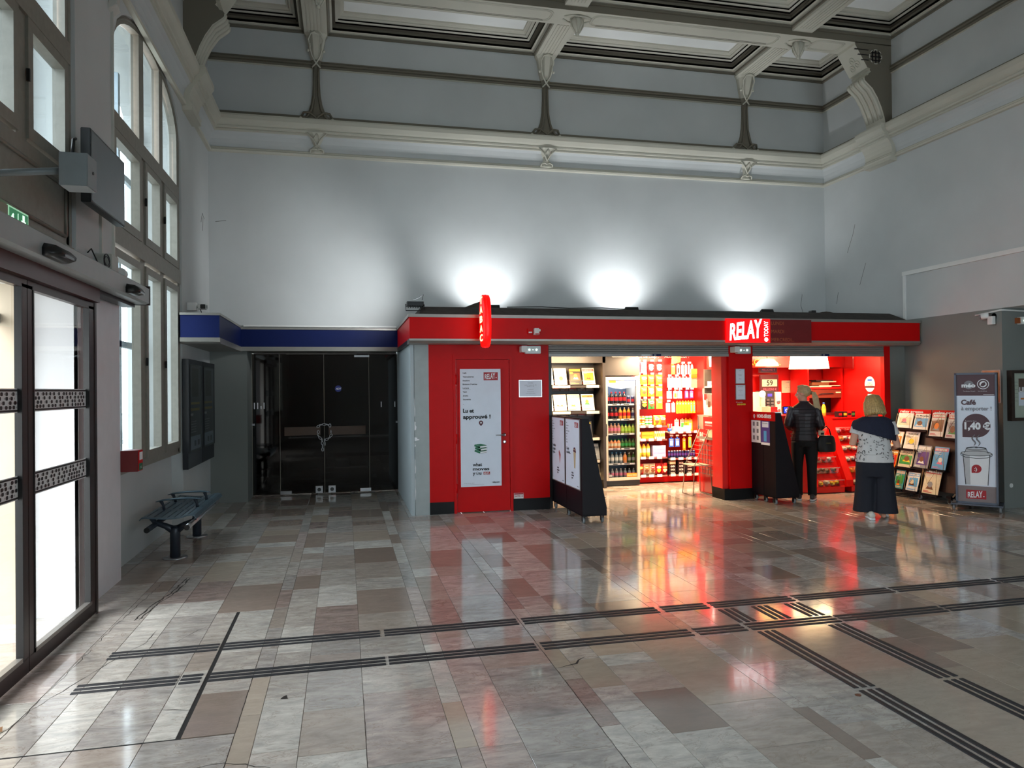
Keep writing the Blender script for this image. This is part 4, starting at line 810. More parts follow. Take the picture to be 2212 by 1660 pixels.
t = thing('junction_box', 'grey junction box on the door header with looped black cable', 'box', (-1.88, 6.55, 2.67)); m = MB(); m.box(-1.944, -1.82, 6.42, 6.60, 2.62, 2.78, mat('pale_grey_plastic', (176, 176, 168), .5)); m.build('housing', t, bevel=.004)
m = MB(); m.tube([(-1.82, 6.3+.07*math.cos(a), 2.68+.05*math.sin(a)+a*.003) for a in [q*.5 for q in range(26)]], .005, BLKPL, 5); m.tube([(-1.85, 5.95, 2.70), (-1.84, 6.0, 2.74), (-1.83, 6.12, 2.65), (-1.82, 6.25, 2.64)], .005, BLKPL, 5); m.build('cable', t)
m = MB(); m.lathe([(.045, 0), (.05, .03), (.045, .07)], WHITE, (-1.86, 6.78, 2.68), 14, 'y'); meta(m.build('siren'), 'small round white siren beside the junction box', 'siren')
t = thing('extinguisher_box', 'dark red extinguisher cabinet on the pillar edge by the window', 'cabinet', (-1.86, 7.15, .95))
m = MB(); m.box(-1.944, -1.80, 7.06, 7.22, .95, 1.14, mat('dark_red_box', (104, 14, 16), .4)); m.build('case', t, bevel=.003); m = MB(); m.box(-1.80, -1.797, 7.07, 7.21, .955, 1.135, RED); m.box(-1.797, -1.796, 7.1, 7.2, 1.05, 1.12, WHP); m.box(-1.797, -1.796, 7.08, 7.2, .96, 1.02, GRN); m.text('SOS', (-1.796, 7.12, .975), .02, WHP, r=(0, 1, 0)); m.build('label', t)
# right wall: trunking, camera, sheet, frame in the niche
m = MB(); m.box(XR-.03, XR, 5.5, 9.62, 3.35, 3.41, WHITE); o = meta(m.build('cable_trunking'), 'white cable trunking running level along the right wall', 'trunking'); m = MB(); m.box(XR-.025, XR, 9.57, 9.61, 2.62, 3.35, WHITE); m.build('down_branch', o)
t = thing('wall_camera', 'white security camera under a thin cable on the grey wall', 'camera', (8.45, 8.1, 2.6)); m = MB(); m.lathe([(.045, 0), (.05, .05), (.03, .08)], WHITE, (XR, 8.02, 2.56), 14, 'x'); m.rbox(8.44, 8.5, 7.98, 8.06, 2.45, 2.56, WHITE, .01, 'z'); m.build('mount', t)
m = MB(); m.tube([(8.47, 8.06, 2.575), (8.42, 8.13, 2.565)], [.04, .042], WHITE, 14); m.tube([(8.42, 8.13, 2.565), (8.41, 8.145, 2.563)], .03, GREYPR, 12); m.build('body', t); m = MB(); m.tube([(8.5, 8.3, 2.6), (8.5, 8.0, 2.625), (8.5, 7.91, 2.632), (8.53, 7.89, 2.632), (9.6, 7.89, 2.60)], .012, WHITE, 6); m.build('cable', t)
t = thing('emergency_light', 'white emergency light with orange end high in the right niche', 'lamp', (8.8, 7.88, 2.5)); m = MB(); m.rbox(8.76, 9.05, 7.84, 7.9, 2.44, 2.54, WHITE, .01, 'y'); b_ = m.build('housing', t); m = MB(); m.box(8.72, 8.76, 7.85, 7.9, 2.455, 2.53, mat('orange_brown_plastic', (150, 80, 40), .4)); m.build('end_cap', t); m = MB(); m.sphere((8.82, 7.838, 2.49), .013, MATS['led_white'], 8, 6); m.build('led', b_)
t = thing('notice_case', 'dark wooden notice case with pinned poster in the right niche', 'notice case', (8.9, 7.88, 1.16)); WD = mat('dark_wood', (52, 38, 30), .5, var=.25, vs=20)
m = MB()
for (a, b, c_, d_) in ((8.575, 9.35, 1.16, 1.20), (8.575, 9.35, 1.79, 1.83), (8.575, 8.625, 1.2, 1.79), (9.3, 9.35, 1.2, 1.79)): m.box(a, b, 7.83, 7.9, c_, d_, WD)
m.build('frame', t); m = MB(); m.box(8.625, 9.3, 7.86, 7.895, 1.2, 1.79, mat('cream_board', (176, 184, 168), .6)); bb = m.build('board', t)
m = MB(); m.quad((8.72, 7.86, 1.36), (1, 0, 0), (0, 0, 1), .4, .36, PAPER, .001); m.quad((8.72, 7.86, 1.54), (1, 0, 0), (0, 0, 1), .4, .18, mat('photo_brown', (96, 76, 66), .5), .002); m.text('LIBRE', (8.73, 7.86, 1.545), .06, WHP, bold=.04, d=.003); m.quad((8.75, 7.86, 1.44), (1, 0, 0), (0, 0, 1), .12, .022, mat('orange_print', (206, 130, 60), .5), .003)
for q in range(6): m.quad((8.66, 7.86, 1.42+q*.05), (1, 0, 0), (0, 0, 1), .05, .006, GREYPR, .001)
m.build('poster', bb)
m = MB(); m.box(XR-.008, XR, 7.93, 8.21, 1.40, 1.835, mat('copper_sheet', (196, 136, 104), .35, var=.35, vs=6)); o = meta(m.build('framed_sheet'), 'reddish sheet on the wall half hidden behind the cafe board', 'poster'); m = MB(); m.tube([(XR-.01, a, b) for a, b in rrect(7.93, 8.21, 1.40, 1.835, .003, 1)], .006, mat('pale_pink_edge', (220, 190, 180), .4), 4, closed=True); m.build('edge', o)
# ================================================================== BENCH
t = thing('bench', 'blue-grey metal waiting bench of three slatted seats with two armrests', 'bench', (-1.66, 8.35, 0))
BS = mat('blue_grey_metal', (84, 104, 116), .32, .35, var=.08, vs=30); BL = mat('bench_leg_paint', (48, 54, 64), .4, .2)
prof = [(-1.925, .435), (-1.905, .455), (-1.87, .458), (-1.80, .448), (-1.72, .440), (-1.64, .438), (-1.56, .445), (-1.50, .462), (-1.455, .466), (-1.43, .455), (-1.415, .432)]
def pz(x_):
    for (a, b), (c, d) in zip(prof, prof[1:]):
        if a <= x_ <= c: return b+(d-b)*(x_-a)/(c-a)
    return prof[-1][1]
for s_ in range(3):
    y0, y1 = 7.58+s_*.52, 7.58+s_*.52+.512
    m = MB(); pp = [(a, b) for a, b in prof]+[(a, b-.012) for a, b in reversed(prof)]
    for (a, b) in ((y0, y0+.05), (y1-.05, y1)): m.prism(pp, 'y', a, b, BS)
    fr_ = m.build('seat', t)
    xs2 = [-1.925, -1.865, -1.805, -1.745, -1.685, -1.625, -1.565, -1.50, -1.415]
    for a, b in zip(xs2, xs2[1:]):
        m = MB(); a_, b_ = a+(.006 if a > -1.92 else 0), b-(.006 if b < -1.42 else 0); k_ = 4; pts = [(a_+(b_-a_)*q/k_) for q in range(k_+1)]; m.prism([(q, pz(q)) for q in pts]+[(q, pz(q)-.01) for q in reversed(pts)], 'y', y0+.05, y1-.05, BS); m.build('slat', fr_)
for y_ in (8.095, 8.615):
    m = MB(); rg = []
    for u_, w_, h_, z_ in ((0, .006, .004, .53), (.06, .022, .009, .545), (.2, .032, .012, .556), (.34, .028, .011, .556), (.42, .018, .008, .548), (.45, .004, .003, .54)): rg.append([(-1.9+u_, y_+w_*math.cos(a), z_+h_*math.sin(a)) for a in [q*math.pi/4 for q in range(8)]])
    m.loft(rg, BS); m.tube([(-1.82, y_, .45), (-1.825, y_, .49), (-1.85, y_, .54)], [.016, .012, .02], BL); m.tube([(-1.5, y_, .46), (-1.505, y_, .5), (-1.52, y_, .545)], [.016, .012, .02], BL); m.build('armrest', t)
for x_, z_ in ((-1.84, .345), (-1.485, .355)): m = MB(); m.tube([(x_, 7.5, z_), (x_, 9.2, z_)], .026, STEEL if x_ > -1.6 else BL, 14); m.build('rail', t); m = MB(); m.lathe([(.0265, 0), (.0265, .003)], BLKPL, (x_, 7.497, z_), 14, 'y'); m.build('end_cap', t)
for y_ in (7.83, 8.93):
    m = MB(); m.lathe([(.048, .012), (.048, .26), (.052, .3), (.04, .32)], BL, (-1.66, y_, 0), 20); m.tube([(-1.66, y_, .27), (-1.75, y_, .325), (-1.84, y_, .36), (-1.9, y_, .435)], [.045, .03, .026, .02], BL); m.tube([(-1.66, y_, .27), (-1.57, y_, .33), (-1.485, y_, .365), (-1.46, y_, .44)], [.045, .03, .026, .02], BL); m.build('leg', t)
    m = MB(); m.lathe([(.115, .0012), (.115, .008), (.05, .013)], STEEL, (-1.66, y_, 0), 24); m.build('foot_plate', t)
# ================================================================== ORNAMENT ON THE UPPER WALLS
def strap(m, pts, w_=.016, mm=None): m.tube(pts, w_, mm or (MOLDK if sum(p[2] for p in pts)/len(pts) > 5.6 and sum(p[2] for p in pts)/len(pts) < 6.6 else MOLD), 5)
for i, (rx, n_) in enumerate(zip(RIBX, ('leftmost', 'middle', 'rightmost'))):
    t = thing('wall_bracket', '%s of three tall slender plaster brackets below the ceiling ribs' % n_, 'bracket', (rx-.02*(i == 0), YB, 5.8), group='tall plaster brackets on the upper wall'); cx = rx
    m = MB(); rg = []
    for z_, hw, dp in ((5.79, .20, .09), (5.83, .21, .10), (5.86, .17, .09), (5.93, .125, .08), (6.05, .085, .07), (6.2, .062, .06), (6.4, .05, .055), (6.6, .048, .06), (6.66, .07, .08), (6.72, .075, .09), (6.82, .10, .13), (6.95, .12, .17), (7.06, .14, .20), (7.11, .17, .24)):
        rg.append([(cx-hw, YB, z_), (cx-hw, YB-dp*.5, z_), (cx-hw*.35, YB-dp, z_), (cx+hw*.35, YB-dp, z_), (cx+hw, YB-dp*.5, z_), (cx+hw, YB, z_)])
    m.loft(rg[:10], MOLDK, smooth=False); m.loft(rg[9:], MOLD, smooth=False); m.build('body', t)
    m = MB()
    for sg in (-1, 1):
        strap(m, [(cx+sg*.235, YB-.03, 5.84), (cx+sg*.19, YB-.09, 5.90), (cx+sg*.11, YB-.11, 5.90), (cx+sg*.02, YB-.12, 5.83), (cx+sg*.0, YB-.12, 5.80)], .018)
        strap(m, [(cx+sg*.20, YB-.07, 5.80), (cx+sg*.13, YB-.10, 5.84), (cx+sg*.07, YB-.10, 5.95), (cx+sg*.035, YB-.08, 6.15), (cx+sg*.03, YB-.065, 6.5), (cx+sg*.03, YB-.07, 6.62)], .014)
        strap(m, [(cx-sg*.06, YB-.085, 6.60), (cx, YB-.10, 6.66), (cx+sg*.06, YB-.12, 6.76), (cx+sg*.09, YB-.14, 6.86), (cx+sg*.085, YB-.17, 6.93)], .013)
        strap(m, [(cx+sg*.085, YB-.15, 6.88), (cx+sg*.11, YB-.18, 6.98), (cx+sg*.07, YB-.215, 7.06), (cx, YB-.235, 7.08)], .012)
        m.sphere((cx+sg*.115, YB-.12, 6.84), .022, MOLD, 8, 6); m.sphere((cx+sg*.235, YB-.05, 5.82), .026, MOLD, 8, 6)
    m.build('strapwork', t)
    t = thing('wall_bracket', 'small carved plaster console under the cornice, %s of three' % n_, 'bracket', (cx, YB, 5.3), group='small consoles under the cornice'); m = MB(); rg = []
    for z_, hw, dp in ((5.285, .085, .05), (5.30, .105, .075), (5.33, .10, .07), (5.37, .05, .06), (5.42, .045, .075), (5.5, .09, .12), (5.56, .14, .165), (5.575, .17, .18)): rg.append([(cx-hw, YB, z_), (cx-hw, YB-dp*.6, z_), (cx-hw*.4, YB-dp, z_), (cx+hw*.4, YB-dp, z_), (cx+hw, YB-dp*.6, z_), (cx+hw, YB, z_)])
    m.loft(rg, MOLD, smooth=False); m.build('body', t); m = MB()
    for sg in (-1, 1):
        strap(m, [(cx-sg*.07, YB-.07, 5.36), (cx, YB-.09, 5.40), (cx+sg*.07, YB-.13, 5.50), (cx+sg*.15, YB-.16, 5.57)], .012); strap(m, [(cx, YB-.1, 5.38), (cx+sg*.05, YB-.13, 5.48), (cx, YB-.17, 5.56)], .009)
        strap(m, [(cx+sg*.1, YB-.06, 5.30), (cx+sg*.09, YB-.085, 5.34), (cx+sg*.04, YB-.095, 5.35), (cx, YB-.095, 5.335)], .012)
    m.build('strapwork', t)
for i, rx in enumerate(RIBX):
    m = MB(); m.lathe([(.0, -.27), (.03, -.25), (.022, -.22), (.05, -.18), (.085, -.10), (.095, -.05), (.07, -.01), (.09, .02)], MOLD, (rx+.08, 10.02, 7.05), 12)
    for q in range(6): a = q*math.pi/3; m.tube([(rx+.08+.03*math.cos(a), 10.02+.03*math.sin(a), 6.83), (rx+.08+.09*math.cos(a), 10.02+.09*math.sin(a), 6.93), (rx+.08+.095*math.cos(a), 10.02+.095*math.sin(a), 7.03)], .012, MOLD, 5)
    o = meta(m.build('ceiling_boss'), 'hanging plaster boss under the cross beam, %s of three' % ('leftmost', 'middle', 'rightmost')[i], 'ornament', 'hanging bosses'); m = MB()
    for sg in (-1, 1): m.tube([(rx+.08+sg*.2, 9.98, 7.036), (rx+.08+sg*.12, 9.93, 7.03), (rx+.08, 9.9, 7.02)], .014, MOLD, 5); m.tube([(rx+.08+sg*.2, 10.06, 7.036), (rx+.08+sg*.12, 10.12, 7.03), (rx+.08, 10.15, 7.02)], .014, MOLD, 5)
    m.build('strapwork', o)

# hairline scratches and small marks on the plaster
SCR = mat('scratch_dark', (96, 92, 88), .9)
for k_, (pts, par) in enumerate(((((XR-.001, 10.9, 3.95), (XR-.001, 10.75, 4.25), (XR-.001, 10.7, 4.4)), 'wall_right'), (((XR-.001, 10.6, 3.35), (XR-.001, 10.45, 3.7)), 'wall_right'), (((XR-.001, 11.2, 3.1), (XR-.001, 11.15, 3.3)), 'wall_right'),
    (((8.05, YB-.001, 2.95), (8.0, YB-.001, 3.1), (8.03, YB-.001, 3.3)), 'wall_back'), (((-1.85, YB-.001, 4.2), (-1.7, YB-.001, 4.22)), 'wall_back'), (((XL+.001, 10.9, 4.05), (XL+.001, 11.0, 4.2), (XL+.001, 11.15, 4.15)), 'wall_left'), (((XL+.001, 11.0, 3.95), (XL+.001, 11.05, 4.15)), 'wall_left'))):
    m = MB(); m.tube(pts, .003, SCR, 4); part(m, 'scratch', bpy.data.objects[par])
# ================================================================== SHOP STOCK
PAL = {'red': (196, 26, 30), 'yellow': (240, 200, 50), 'orange': (232, 130, 36), 'blue': (40, 90, 190), 'sky': (90, 170, 220), 'green': (50, 150, 70), 'lime': (160, 200, 70), 'white': (232, 230, 224), 'cream': (226, 212, 180), 'black': (26, 24, 28), 'purple': (80, 50, 130), 'pink': (220, 120, 150), 'brown': (110, 66, 40), 'lilac': (170, 160, 210), 'teal': (60, 150, 150), 'grey': (140, 142, 146), 'navy': (26, 36, 84)}
def C(n): return mat('print_'+n, PAL[n], .38, var=.08, vs=30)
def mag(seed, w, h, bg, cols, title=None, tcol='black'):
    """a magazine standing in the xz plane, facing -y; header, picture block and text bars"""
    r = random.Random(seed); m = MB(); t = .006
    m.box(-w/2, w/2, 0, t, 0, h, C(bg)); o = (-w/2, 0, 0); R_, U_ = (1, 0, 0), (0, 0, 1)
    def q(a, b, c, d, col, k): m.quad((-w/2+a*w, 0, b*h), R_, U_, c*w, d*h, C(col), .0006*k)
    q(.04, .80, .92, .15, cols[0], 1)
    if title: m.text(title, (0, 0, h*.825), h*.085, C(tcol), bold=.03, align='c', d=.002, width=w*.8)
    else:
        x = .08
        while x < .86:
            l = r.uniform(.06, .14); q(x, .83, l-.02, .09, tcol if tcol != cols[0] else 'white', 2); x += l
    a, b = r.uniform(.05, .2), r.uniform(.12, .3); q(a, b, .9-a, .72-b, cols[1], 1)
    cx, cy, rr = r.uniform(.4, .6), r.uniform(.35, .55), r.uniform(.13, .2)
    m.poly((-w/2+cx*w, 0, cy*h), R_, U_, [(rr*w*math.cos(k), rr*h*.8*math.sin(k)) for k in [q_*.63 for q_ in range(10)]], C(cols[2]), .002)
    m.poly((-w/2+cx*w, 0, cy*h), R_, U_, [(-rr*w*1.5, -h*.18), (rr*w*1.5, -h*.2), (rr*w*.8, -h*.05), (-rr*w*.7, -h*.04)], C(cols[3]), .0016)
    for k in range(3): q(.07, .74-.04*k, r.uniform(.2, .5), .018, tcol, 3)
    for k in range(2): q(.08, .05+.045*k, r.uniform(.3, .8), .022, cols[0], 3)
    return m
def place_mag(m, name, lab, loc, tilt, rz, group, cat_='magazine', curl=0):
    o = m.build(name, world=False); meta(o, lab, cat_, group); o.location = loc; o.rotation_euler = (-tilt, 0, rz); return o
def bag(w, h, t, c1, c2, c3):
    m = MB(); rg = []
    for z, s, ww in ((0, .04, 1), (.04, .06, 1), (.1, .5, .97), (.25, .85, .94), (.5, 1, .93), (.75, .8, .95), (.9, .45, .98), (.95, .06, 1), (1, .04, 1)):
        rg.append([(w/2*ww*math.copysign(abs(math.cos(a))**.6, math.cos(a)), t/2*s*math.sin(a), z*h) for a in [k*math.pi/6 for k in range(12)]])
    m.loft(rg, C(c1)); T_ = -t/2-.001
    m.poly((0, T_, h*.66), (1, 0, 0), (0, 0, 1), [(w*.38*math.cos(k), h*.13*math.sin(k)) for k in [q*.52 for q in range(12)]], C(c2), .001)
    m.poly((0, T_, h*.36), (1, 0, 0), (0, 0, 1), [(w*.3*math.cos(k)+.1*w*math.sin(k*2), h*.16*math.sin(k)) for k in [q*.52 for q in range(12)]], C(c3), .001)
    m.quad((-w*.25, T_, h*.63), (1, 0, 0), (0, 0, 1), w*.5, h*.06, C('white' if c2 != 'white' else 'red'), .002); return m
def bottle(h, r, body, label, cap, lab2=None):
    m = MB(); pr = [(r*.85, 0), (r, .02*h), (r, .32*h), (r, .33*h), (r, .58*h), (r, .59*h), (r*.95, .7*h), (r*.45, .86*h), (r*.38, .9*h), (r*.42, .905*h), (r*.42, h)]
    B, Lb, K = body, C(label), C(cap); m.lathe(pr, B, n=12, mats=[B, B, Lb, Lb, Lb, B, B, B, K, K]); return m
def can(h, r, c1, c2):
    m = MB(); m.lathe([(r*.85, 0), (r, .04*h), (r, .35*h), (r, .65*h), (r, .93*h), (r*.85, h)], C(c1), n=12, mats=[STEEL, C(c1), C(c2), C(c1), STEEL]); return m
def carton(w, d, h, c1, c2, txt=None, tc='white'):
    m = MB(); m.box(-w/2, w/2, -d/2, d/2, 0, h, C(c1)); m.quad((-w*.42, -d/2, h*.3), (1, 0, 0), (0, 0, 1), w*.84, h*.4, C(c2), .0006)
    if txt: m.text(txt, (0, -d/2, h*.25), h*.5, C(tc), bold=.04, align='c', d=.0015, width=w*.6)
    return m
def put(proto, name, lab, cat_, loc, group, rz=0, tilt=0):
    """first use links the mesh; later uses share its data"""
    if isinstance(proto, MB):
        if not hasattr(proto, 'me'): proto.me = proto.build(name, world=False); o = proto.me
        else: o = proto.me.copy(); COL.objects.link(o)
    o.name = name; o.location = loc; o.rotation_euler = (tilt, 0, rz); return meta(o, lab, cat_, group)
def lamp_glow(name, x0, x1, y0, y1, z, col=(255, 214, 160), es=5): 
    m = MB(); m.box(x0, x1, y0, y1, z, z+.02, mat('lamp_'+name, col, .4, emit=col, es=es, var=0)); return m
# ---- magazine wall at the left of the snack opening
DKW = mat('dark_shelving', (46, 38, 34), .4, var=.1); DKS = mat('shelf_edge_pale', (210, 200, 184), .4)
t = thing('magazine_shelving', 'tall dark shelving with rows of leaning magazines at the left inside the shop', 'shelving', (3.6, 11.6, 0))
m = MB(); m.box(2.8, 4.20, 11.75, 11.8, 0, 2.32, DKW); m.box(2.8, 4.2, 11.30, 11.75, 2.07, 2.32, DKW); part(m, 'back_panel', t); m = MB(); m.box(4.15, 4.20, 11.3, 11.75, 0, 2.32, DKW); m.build('side_panel', t)
for z in (1.69, 1.26, .82, .45, .1):
    m = MB(); m.prism([(11.42, z-.03), (11.40, z-.025), (11.40, z+.012), (11.44, z+.012), (11.75, z+.05), (11.75, z+.03)], 'x', 2.8, 4.15, DKW); s_ = m.build('shelf', t)
    m = MB(); 
    for x0_, x1_ in ((3.02, 3.3), (3.32, 3.62), (3.9, 4.12)): m.box(x0_, x1_, 11.396, 11.40, z-.03, z+.015, DKS)
    part(m, 'price_strip', s_)
rowA = [('white', ['white', 'cream', 'grey', 'sky'], None), ('white', ['cream', 'white', 'pink', 'grey'], None), ('white', ['white', 'cream', 'yellow', 'grey'], None), ('black', ['orange', 'brown', 'yellow', 'cream'], '40'), ('cream', ['red', 'yellow', 'orange', 'brown'], None)]
rowB = [('white', ['cream', 'lilac', 'purple', 'white'], None), ('white', ['pink', 'cream', 'grey', 'white'], None), ('cream', ['grey', 'white', 'sky', 'brown'], None), ('cream', ['yellow', 'white', 'grey', 'orange'], None), ('white', ['orange', 'white', 'yellow', 'green'], 'AUTO MOTO')]
names = ['white magazine with pale cover', 'white magazine with faint pastel cover', 'white glossy magazine', 'dark magazine with a big gold number', 'cream magazine with a red header']
for i, (bg_, cc_, ti) in enumerate(rowA): place_mag(mag(10+i, .21, .29, bg_, cc_, ti, 'yellow' if ti else 'grey'), 'magazine', names[i]+', upper shelf, %s from the left' % ORD[i], (3.01+i*.235+(.02 if i > 2 else 0), 11.44, 1.715), .32, 0, 'magazines on the shop shelving')
names = ['white magazine with a purple swirl', 'white magazine with pink header', 'cream car magazine with grey picture', 'cream car magazine with yellow header', 'white motoring magazine with orange title']
for i, (bg_, cc_, ti) in enumerate(rowB): place_mag(mag(20+i, .215, .28, bg_, cc_, ti, 'red' if ti else 'grey'), 'magazine', names[i]+', second shelf, %s from the left' % ORD[i], (3.0+i*.235+(.01 if i > 3 else 0), 11.44, 1.285), .3, 0, 'magazines on the shop shelving')
for z, y_, n_ in ((1.62, 11.66, 'upper'), (1.19, 11.66, 'lower')):
    for i in range(8): place_mag(mag(40+i+int(z*10), .14, .2, 'brown', ['grey', 'red', 'brown', 'cream'], None, 'white'), 'magazine', 'small dim magazine in the back row behind the %s shelf, %s from the left' % (n_, ORD[i]), (3.0+i*.15, y_, z-.01 if n_ == 'upper' else z-.01), .1, 0, 'small magazines in the back rows')
for i, (x_, z_, n_) in enumerate(((3.9, .845, 'black magazine with yellow headline beside the fridge'), (4.02, .47, 'grey magazine on the low shelf beside the fridge'), (4.03, .12, 'cream puzzle magazine on the bottom shelf beside the fridge'), (3.66, .845, 'dark magazine on the third shelf, partly behind the trolley'))):
    place_mag(mag(60+i, .2, .27, ['black', 'grey', 'cream', 'black'][i], [['black', 'navy', 'orange', 'blue'], ['white', 'grey', 'black', 'white'], ['cream', 'cream', 'brown', 'red'], ['navy', 'black', 'blue', 'grey']][i], None, ['yellow', 'white', 'brown', 'white'][i]), 'magazine', n_, (x_+.02, 11.44, z_), .3, 0, 'magazines on the shop shelving')
lt = lamp_glow('panel', 4.32, 4.72, 11.32, 11.36, 2.15, (255, 226, 190), 1.5)
t = thing('overhead_cabinet', 'black cabinet over the drinks fridge with a pale light panel', 'cabinet', (4.52, 11.5, 1.87)); m = MB(); m.box(4.21, 4.87, 11.46, 11.8, 1.86, 2.32, DKW); b_ = m.build('cabinet_body', t, bevel=.003); m = MB(); m.add([(4.29, 11.2, 2.16), (4.75, 11.2, 2.16), (4.78, 11.44, 2.22), (4.27, 11.44, 2.22)], [(3, 2, 1, 0)], mat('light_panel', (255, 225, 190), .4, emit=(255, 214, 170), es=1.3, var=0)); part(m, 'light_panel', t)
# ---- fridge
t = thing('drinks_fridge', 'upright glass-door drinks fridge with silver frame', 'fridge', (4.54, 11.5, 0)); FS = mat('fridge_silver', (198, 188, 172), .35, .3)
m = MB(); m.box(4.24, 4.27, 11.5, 12.0, .1, 1.83, FS); m.box(4.83, 4.86, 11.5, 12.0, .1, 1.83, FS); m.box(4.24, 4.86, 11.97, 12.0, .1, 1.83, mat('fridge_inside', (70, 80, 96), .5)); m.box(4.24, 4.86, 11.5, 12.0, 1.80, 1.84, FS); m.box(4.24, 4.86, 11.48, 12.0, .012, .1, BLKPL); m.build('cabinet', t)
m = MB()
for (a, b, c_, d_) in ((4.24, 4.295, .1, 1.83), (4.81, 4.86, .1, 1.83), (4.295, 4.81, 1.785, 1.83), (4.295, 4.81, .1, .15)): m.box(a, b, 11.46, 11.5, c_, d_, FS)
dr = m.build('door', t, bevel=.003); m = MB(); m.add([(4.295, 11.47, .15), (4.81, 11.47, .15), (4.81, 11.47, 1.79), (4.295, 11.47, 1.79)], [(0, 1, 2, 3)], glass('fridge_glass', (.92, .95, .97), .0, .02, .7)); m.build('pane', dr); m = MB(); m.box(4.262, 4.272, 11.452, 11.462, .85, 1.05, BLKPL); m.build('handle', dr)
m = MB(); m.box(4.62, 4.80, 11.463, 11.468, .155, .215, C('orange')); m.text('boissons fraîches', (4.63, 11.463, .175), .018, C('white')); m.box(4.30, 4.36, 11.463, 11.468, .165, .20, C('grey')); part(m, 'sticker', dr)
m = MB(); m.add([(4.3, 11.49, 1.785), (4.81, 11.49, 1.785), (4.81, 11.49, 1.68), (4.73, 11.49, 1.66), (4.55, 11.49, 1.635), (4.4, 11.49, 1.65), (4.3, 11.49, 1.685)], [(0, 6, 5, 4, 3, 2, 1)], mat('fridge_header', (170, 190, 226), .4, emit=(150, 176, 226), es=.55, var=0)); m.box(4.33, 4.45, 11.485, 11.489, 1.74, 1.78, C('yellow')); m.box(4.5, 4.6, 11.485, 11.489, 1.70, 1.78, C('white')); part(m, 'header', t)
area('fridge_light', (4.55, 11.62, 1.76), (0, .4, -1), .4, .1, 5, (.8, .88, 1))
zs = [1.37, 1.115, .87, .62, .365, .12]
for z in zs:
    m = MB(); m.box(4.28, 4.82, 11.53, 11.95, z-.012, z-.004, STEEL); s_ = m.build('shelf', t); m = MB(); m.box(4.31, 4.53, 11.522, 11.53, z-.012, z+.016, WHP); m.box(4.55, 4.79, 11.522, 11.53, z-.012, z+.016, WHP); m.box(4.4, 4.48, 11.52, 11.522, z-.004, z+.010, INK); m.box(4.6, 4.70, 11.52, 11.522, z-.004, z+.010, INK); part(m, 'price_strip', s_)
COLA = mat('cola', (30, 12, 10), .1); ORJ = mat('orange_juice', (230, 150, 40), .15); PKJ = mat('pink_drink', (180, 130, 110), .15); LMJ = mat('lime_drink', (150, 170, 60), .15); CLR = mat('water_plastic', (140, 150, 156), .1, spec=.8); GRJ = mat('green_juice', (60, 90, 40), .15); PCH = mat('peach_drink', (226, 150, 100), .2)
rows = [[('cola bottle with red label', bottle(.22, .034, COLA, 'red', 'red'), 5), ('dark energy can', can(.15, .028, 'navy', 'red'), 2)],
        [('cola bottle with red band', bottle(.21, .032, COLA, 'red', 'red'), 3), ('orange soda bottle with red label', bottle(.21, .032, ORJ, 'red', 'white'), 3), ('clear bottle with dark label', bottle(.2, .03, CLR, 'navy', 'white'), 1)],
        [('pale pink drink bottle', bottle(.19, .032, PKJ, 'pink', 'cream'), 4), ('lime drink bottle with green label', bottle(.17, .032, LMJ, 'lime', 'green'), 4)],
        [('round juice bottle with white label', bottle(.17, .032, PCH, 'cream', 'green'), 4), ('green juice bottle', bottle(.17, .032, GRJ, 'green', 'green'), 4)],
        [('clear water bottle', bottle(.2, .032, CLR, 'white', 'sky'), 4), ('peach coloured tall bottle', bottle(.2, .033, PCH, 'orange', 'white'), 1), ('dark bottle with white cap', bottle(.19, .031, GRJ, 'grey', 'white'), 2)],
        [('small water bottle with pink label', bottle(.17, .031, CLR, 'pink', 'white'), 7)]]
for ri, (z, row) in enumerate(zip(zs, rows)):
    n = sum(q[2] for q in row); i = 0
    for (nm, pr, cnt) in row:
        for j in range(cnt): put(pr, 'can' if 'can' in nm else 'bottle', '%s, %s fridge shelf from the top, %s from the left' % (nm, ORD[ri], ORD[i]), 'bottle' if 'can' not in nm else 'can', (4.33+(i+.0)*(.46/max(n-1, 1)), 11.585, z-.004), 'drinks in the fridge, %s shelf' % ORD[ri]); i += 1
# ---- snack and accessory wall
RB = mat('red_wall_panel', (170, 16, 16), .45)
t = thing('snack_wall', 'brightly lit red display wall with hooks, shelves and red plinth', 'display wall', (5.5, 11.8, 0))
m = MB(); m.box(4.89, 6.03, 11.86, 11.9, 0, 2.32, RB); bp_ = m.build('back_panel', t); m = MB(); m.box(4.89, 6.03, 11.7, 11.86, .012, .145, RED); m.build('plinth', t); m = MB(); m.box(6.0, 6.035, 11.35, 11.86, 0, 2.3, REDI); m.build('side_panel', t)
m = MB(); m.text('Une faim de loup !', (5.40, 11.86, 2.175), .058, WHP, bold=.0, align='r', d=.002); m.text('Accro à tout !', (5.98, 11.86, 2.175), .058, WHP, align='r', d=.002); m.box(5.435, 5.438, 11.858, 11.86, 2.1, 2.3, DKW); part(m, 'lettering', bp_)
for x0, x1, zz, mm in ((4.9, 5.42, .99, DKW), (4.9, 5.42, .76, DKW), (4.9, 5.42, .45, DKW), (4.9, 5.42, .14, DKW), (5.45, 6.0, .88, GLS), (5.45, 6.0, .42, DKW), (5.45, 6.0, .14, DKW)):
    m = MB(); m.box(x0, x1, 11.6, 11.86, zz-.015, zz, mat('shelf_board', (190, 180, 160), .4) if mm is GLS else mm); s_ = m.build('shelf', t); m = MB(); m.box(x0, x1, 11.595, 11.6, zz-.022, zz+.006, STEEL)
    for q in range(int((x1-x0)/.13)): m.box(x0+.03+q*.15, x0+.12+q*.15, 11.59, 11.595, zz-.025, zz+.02, WHP)
    part(m, 'price_strip', s_)
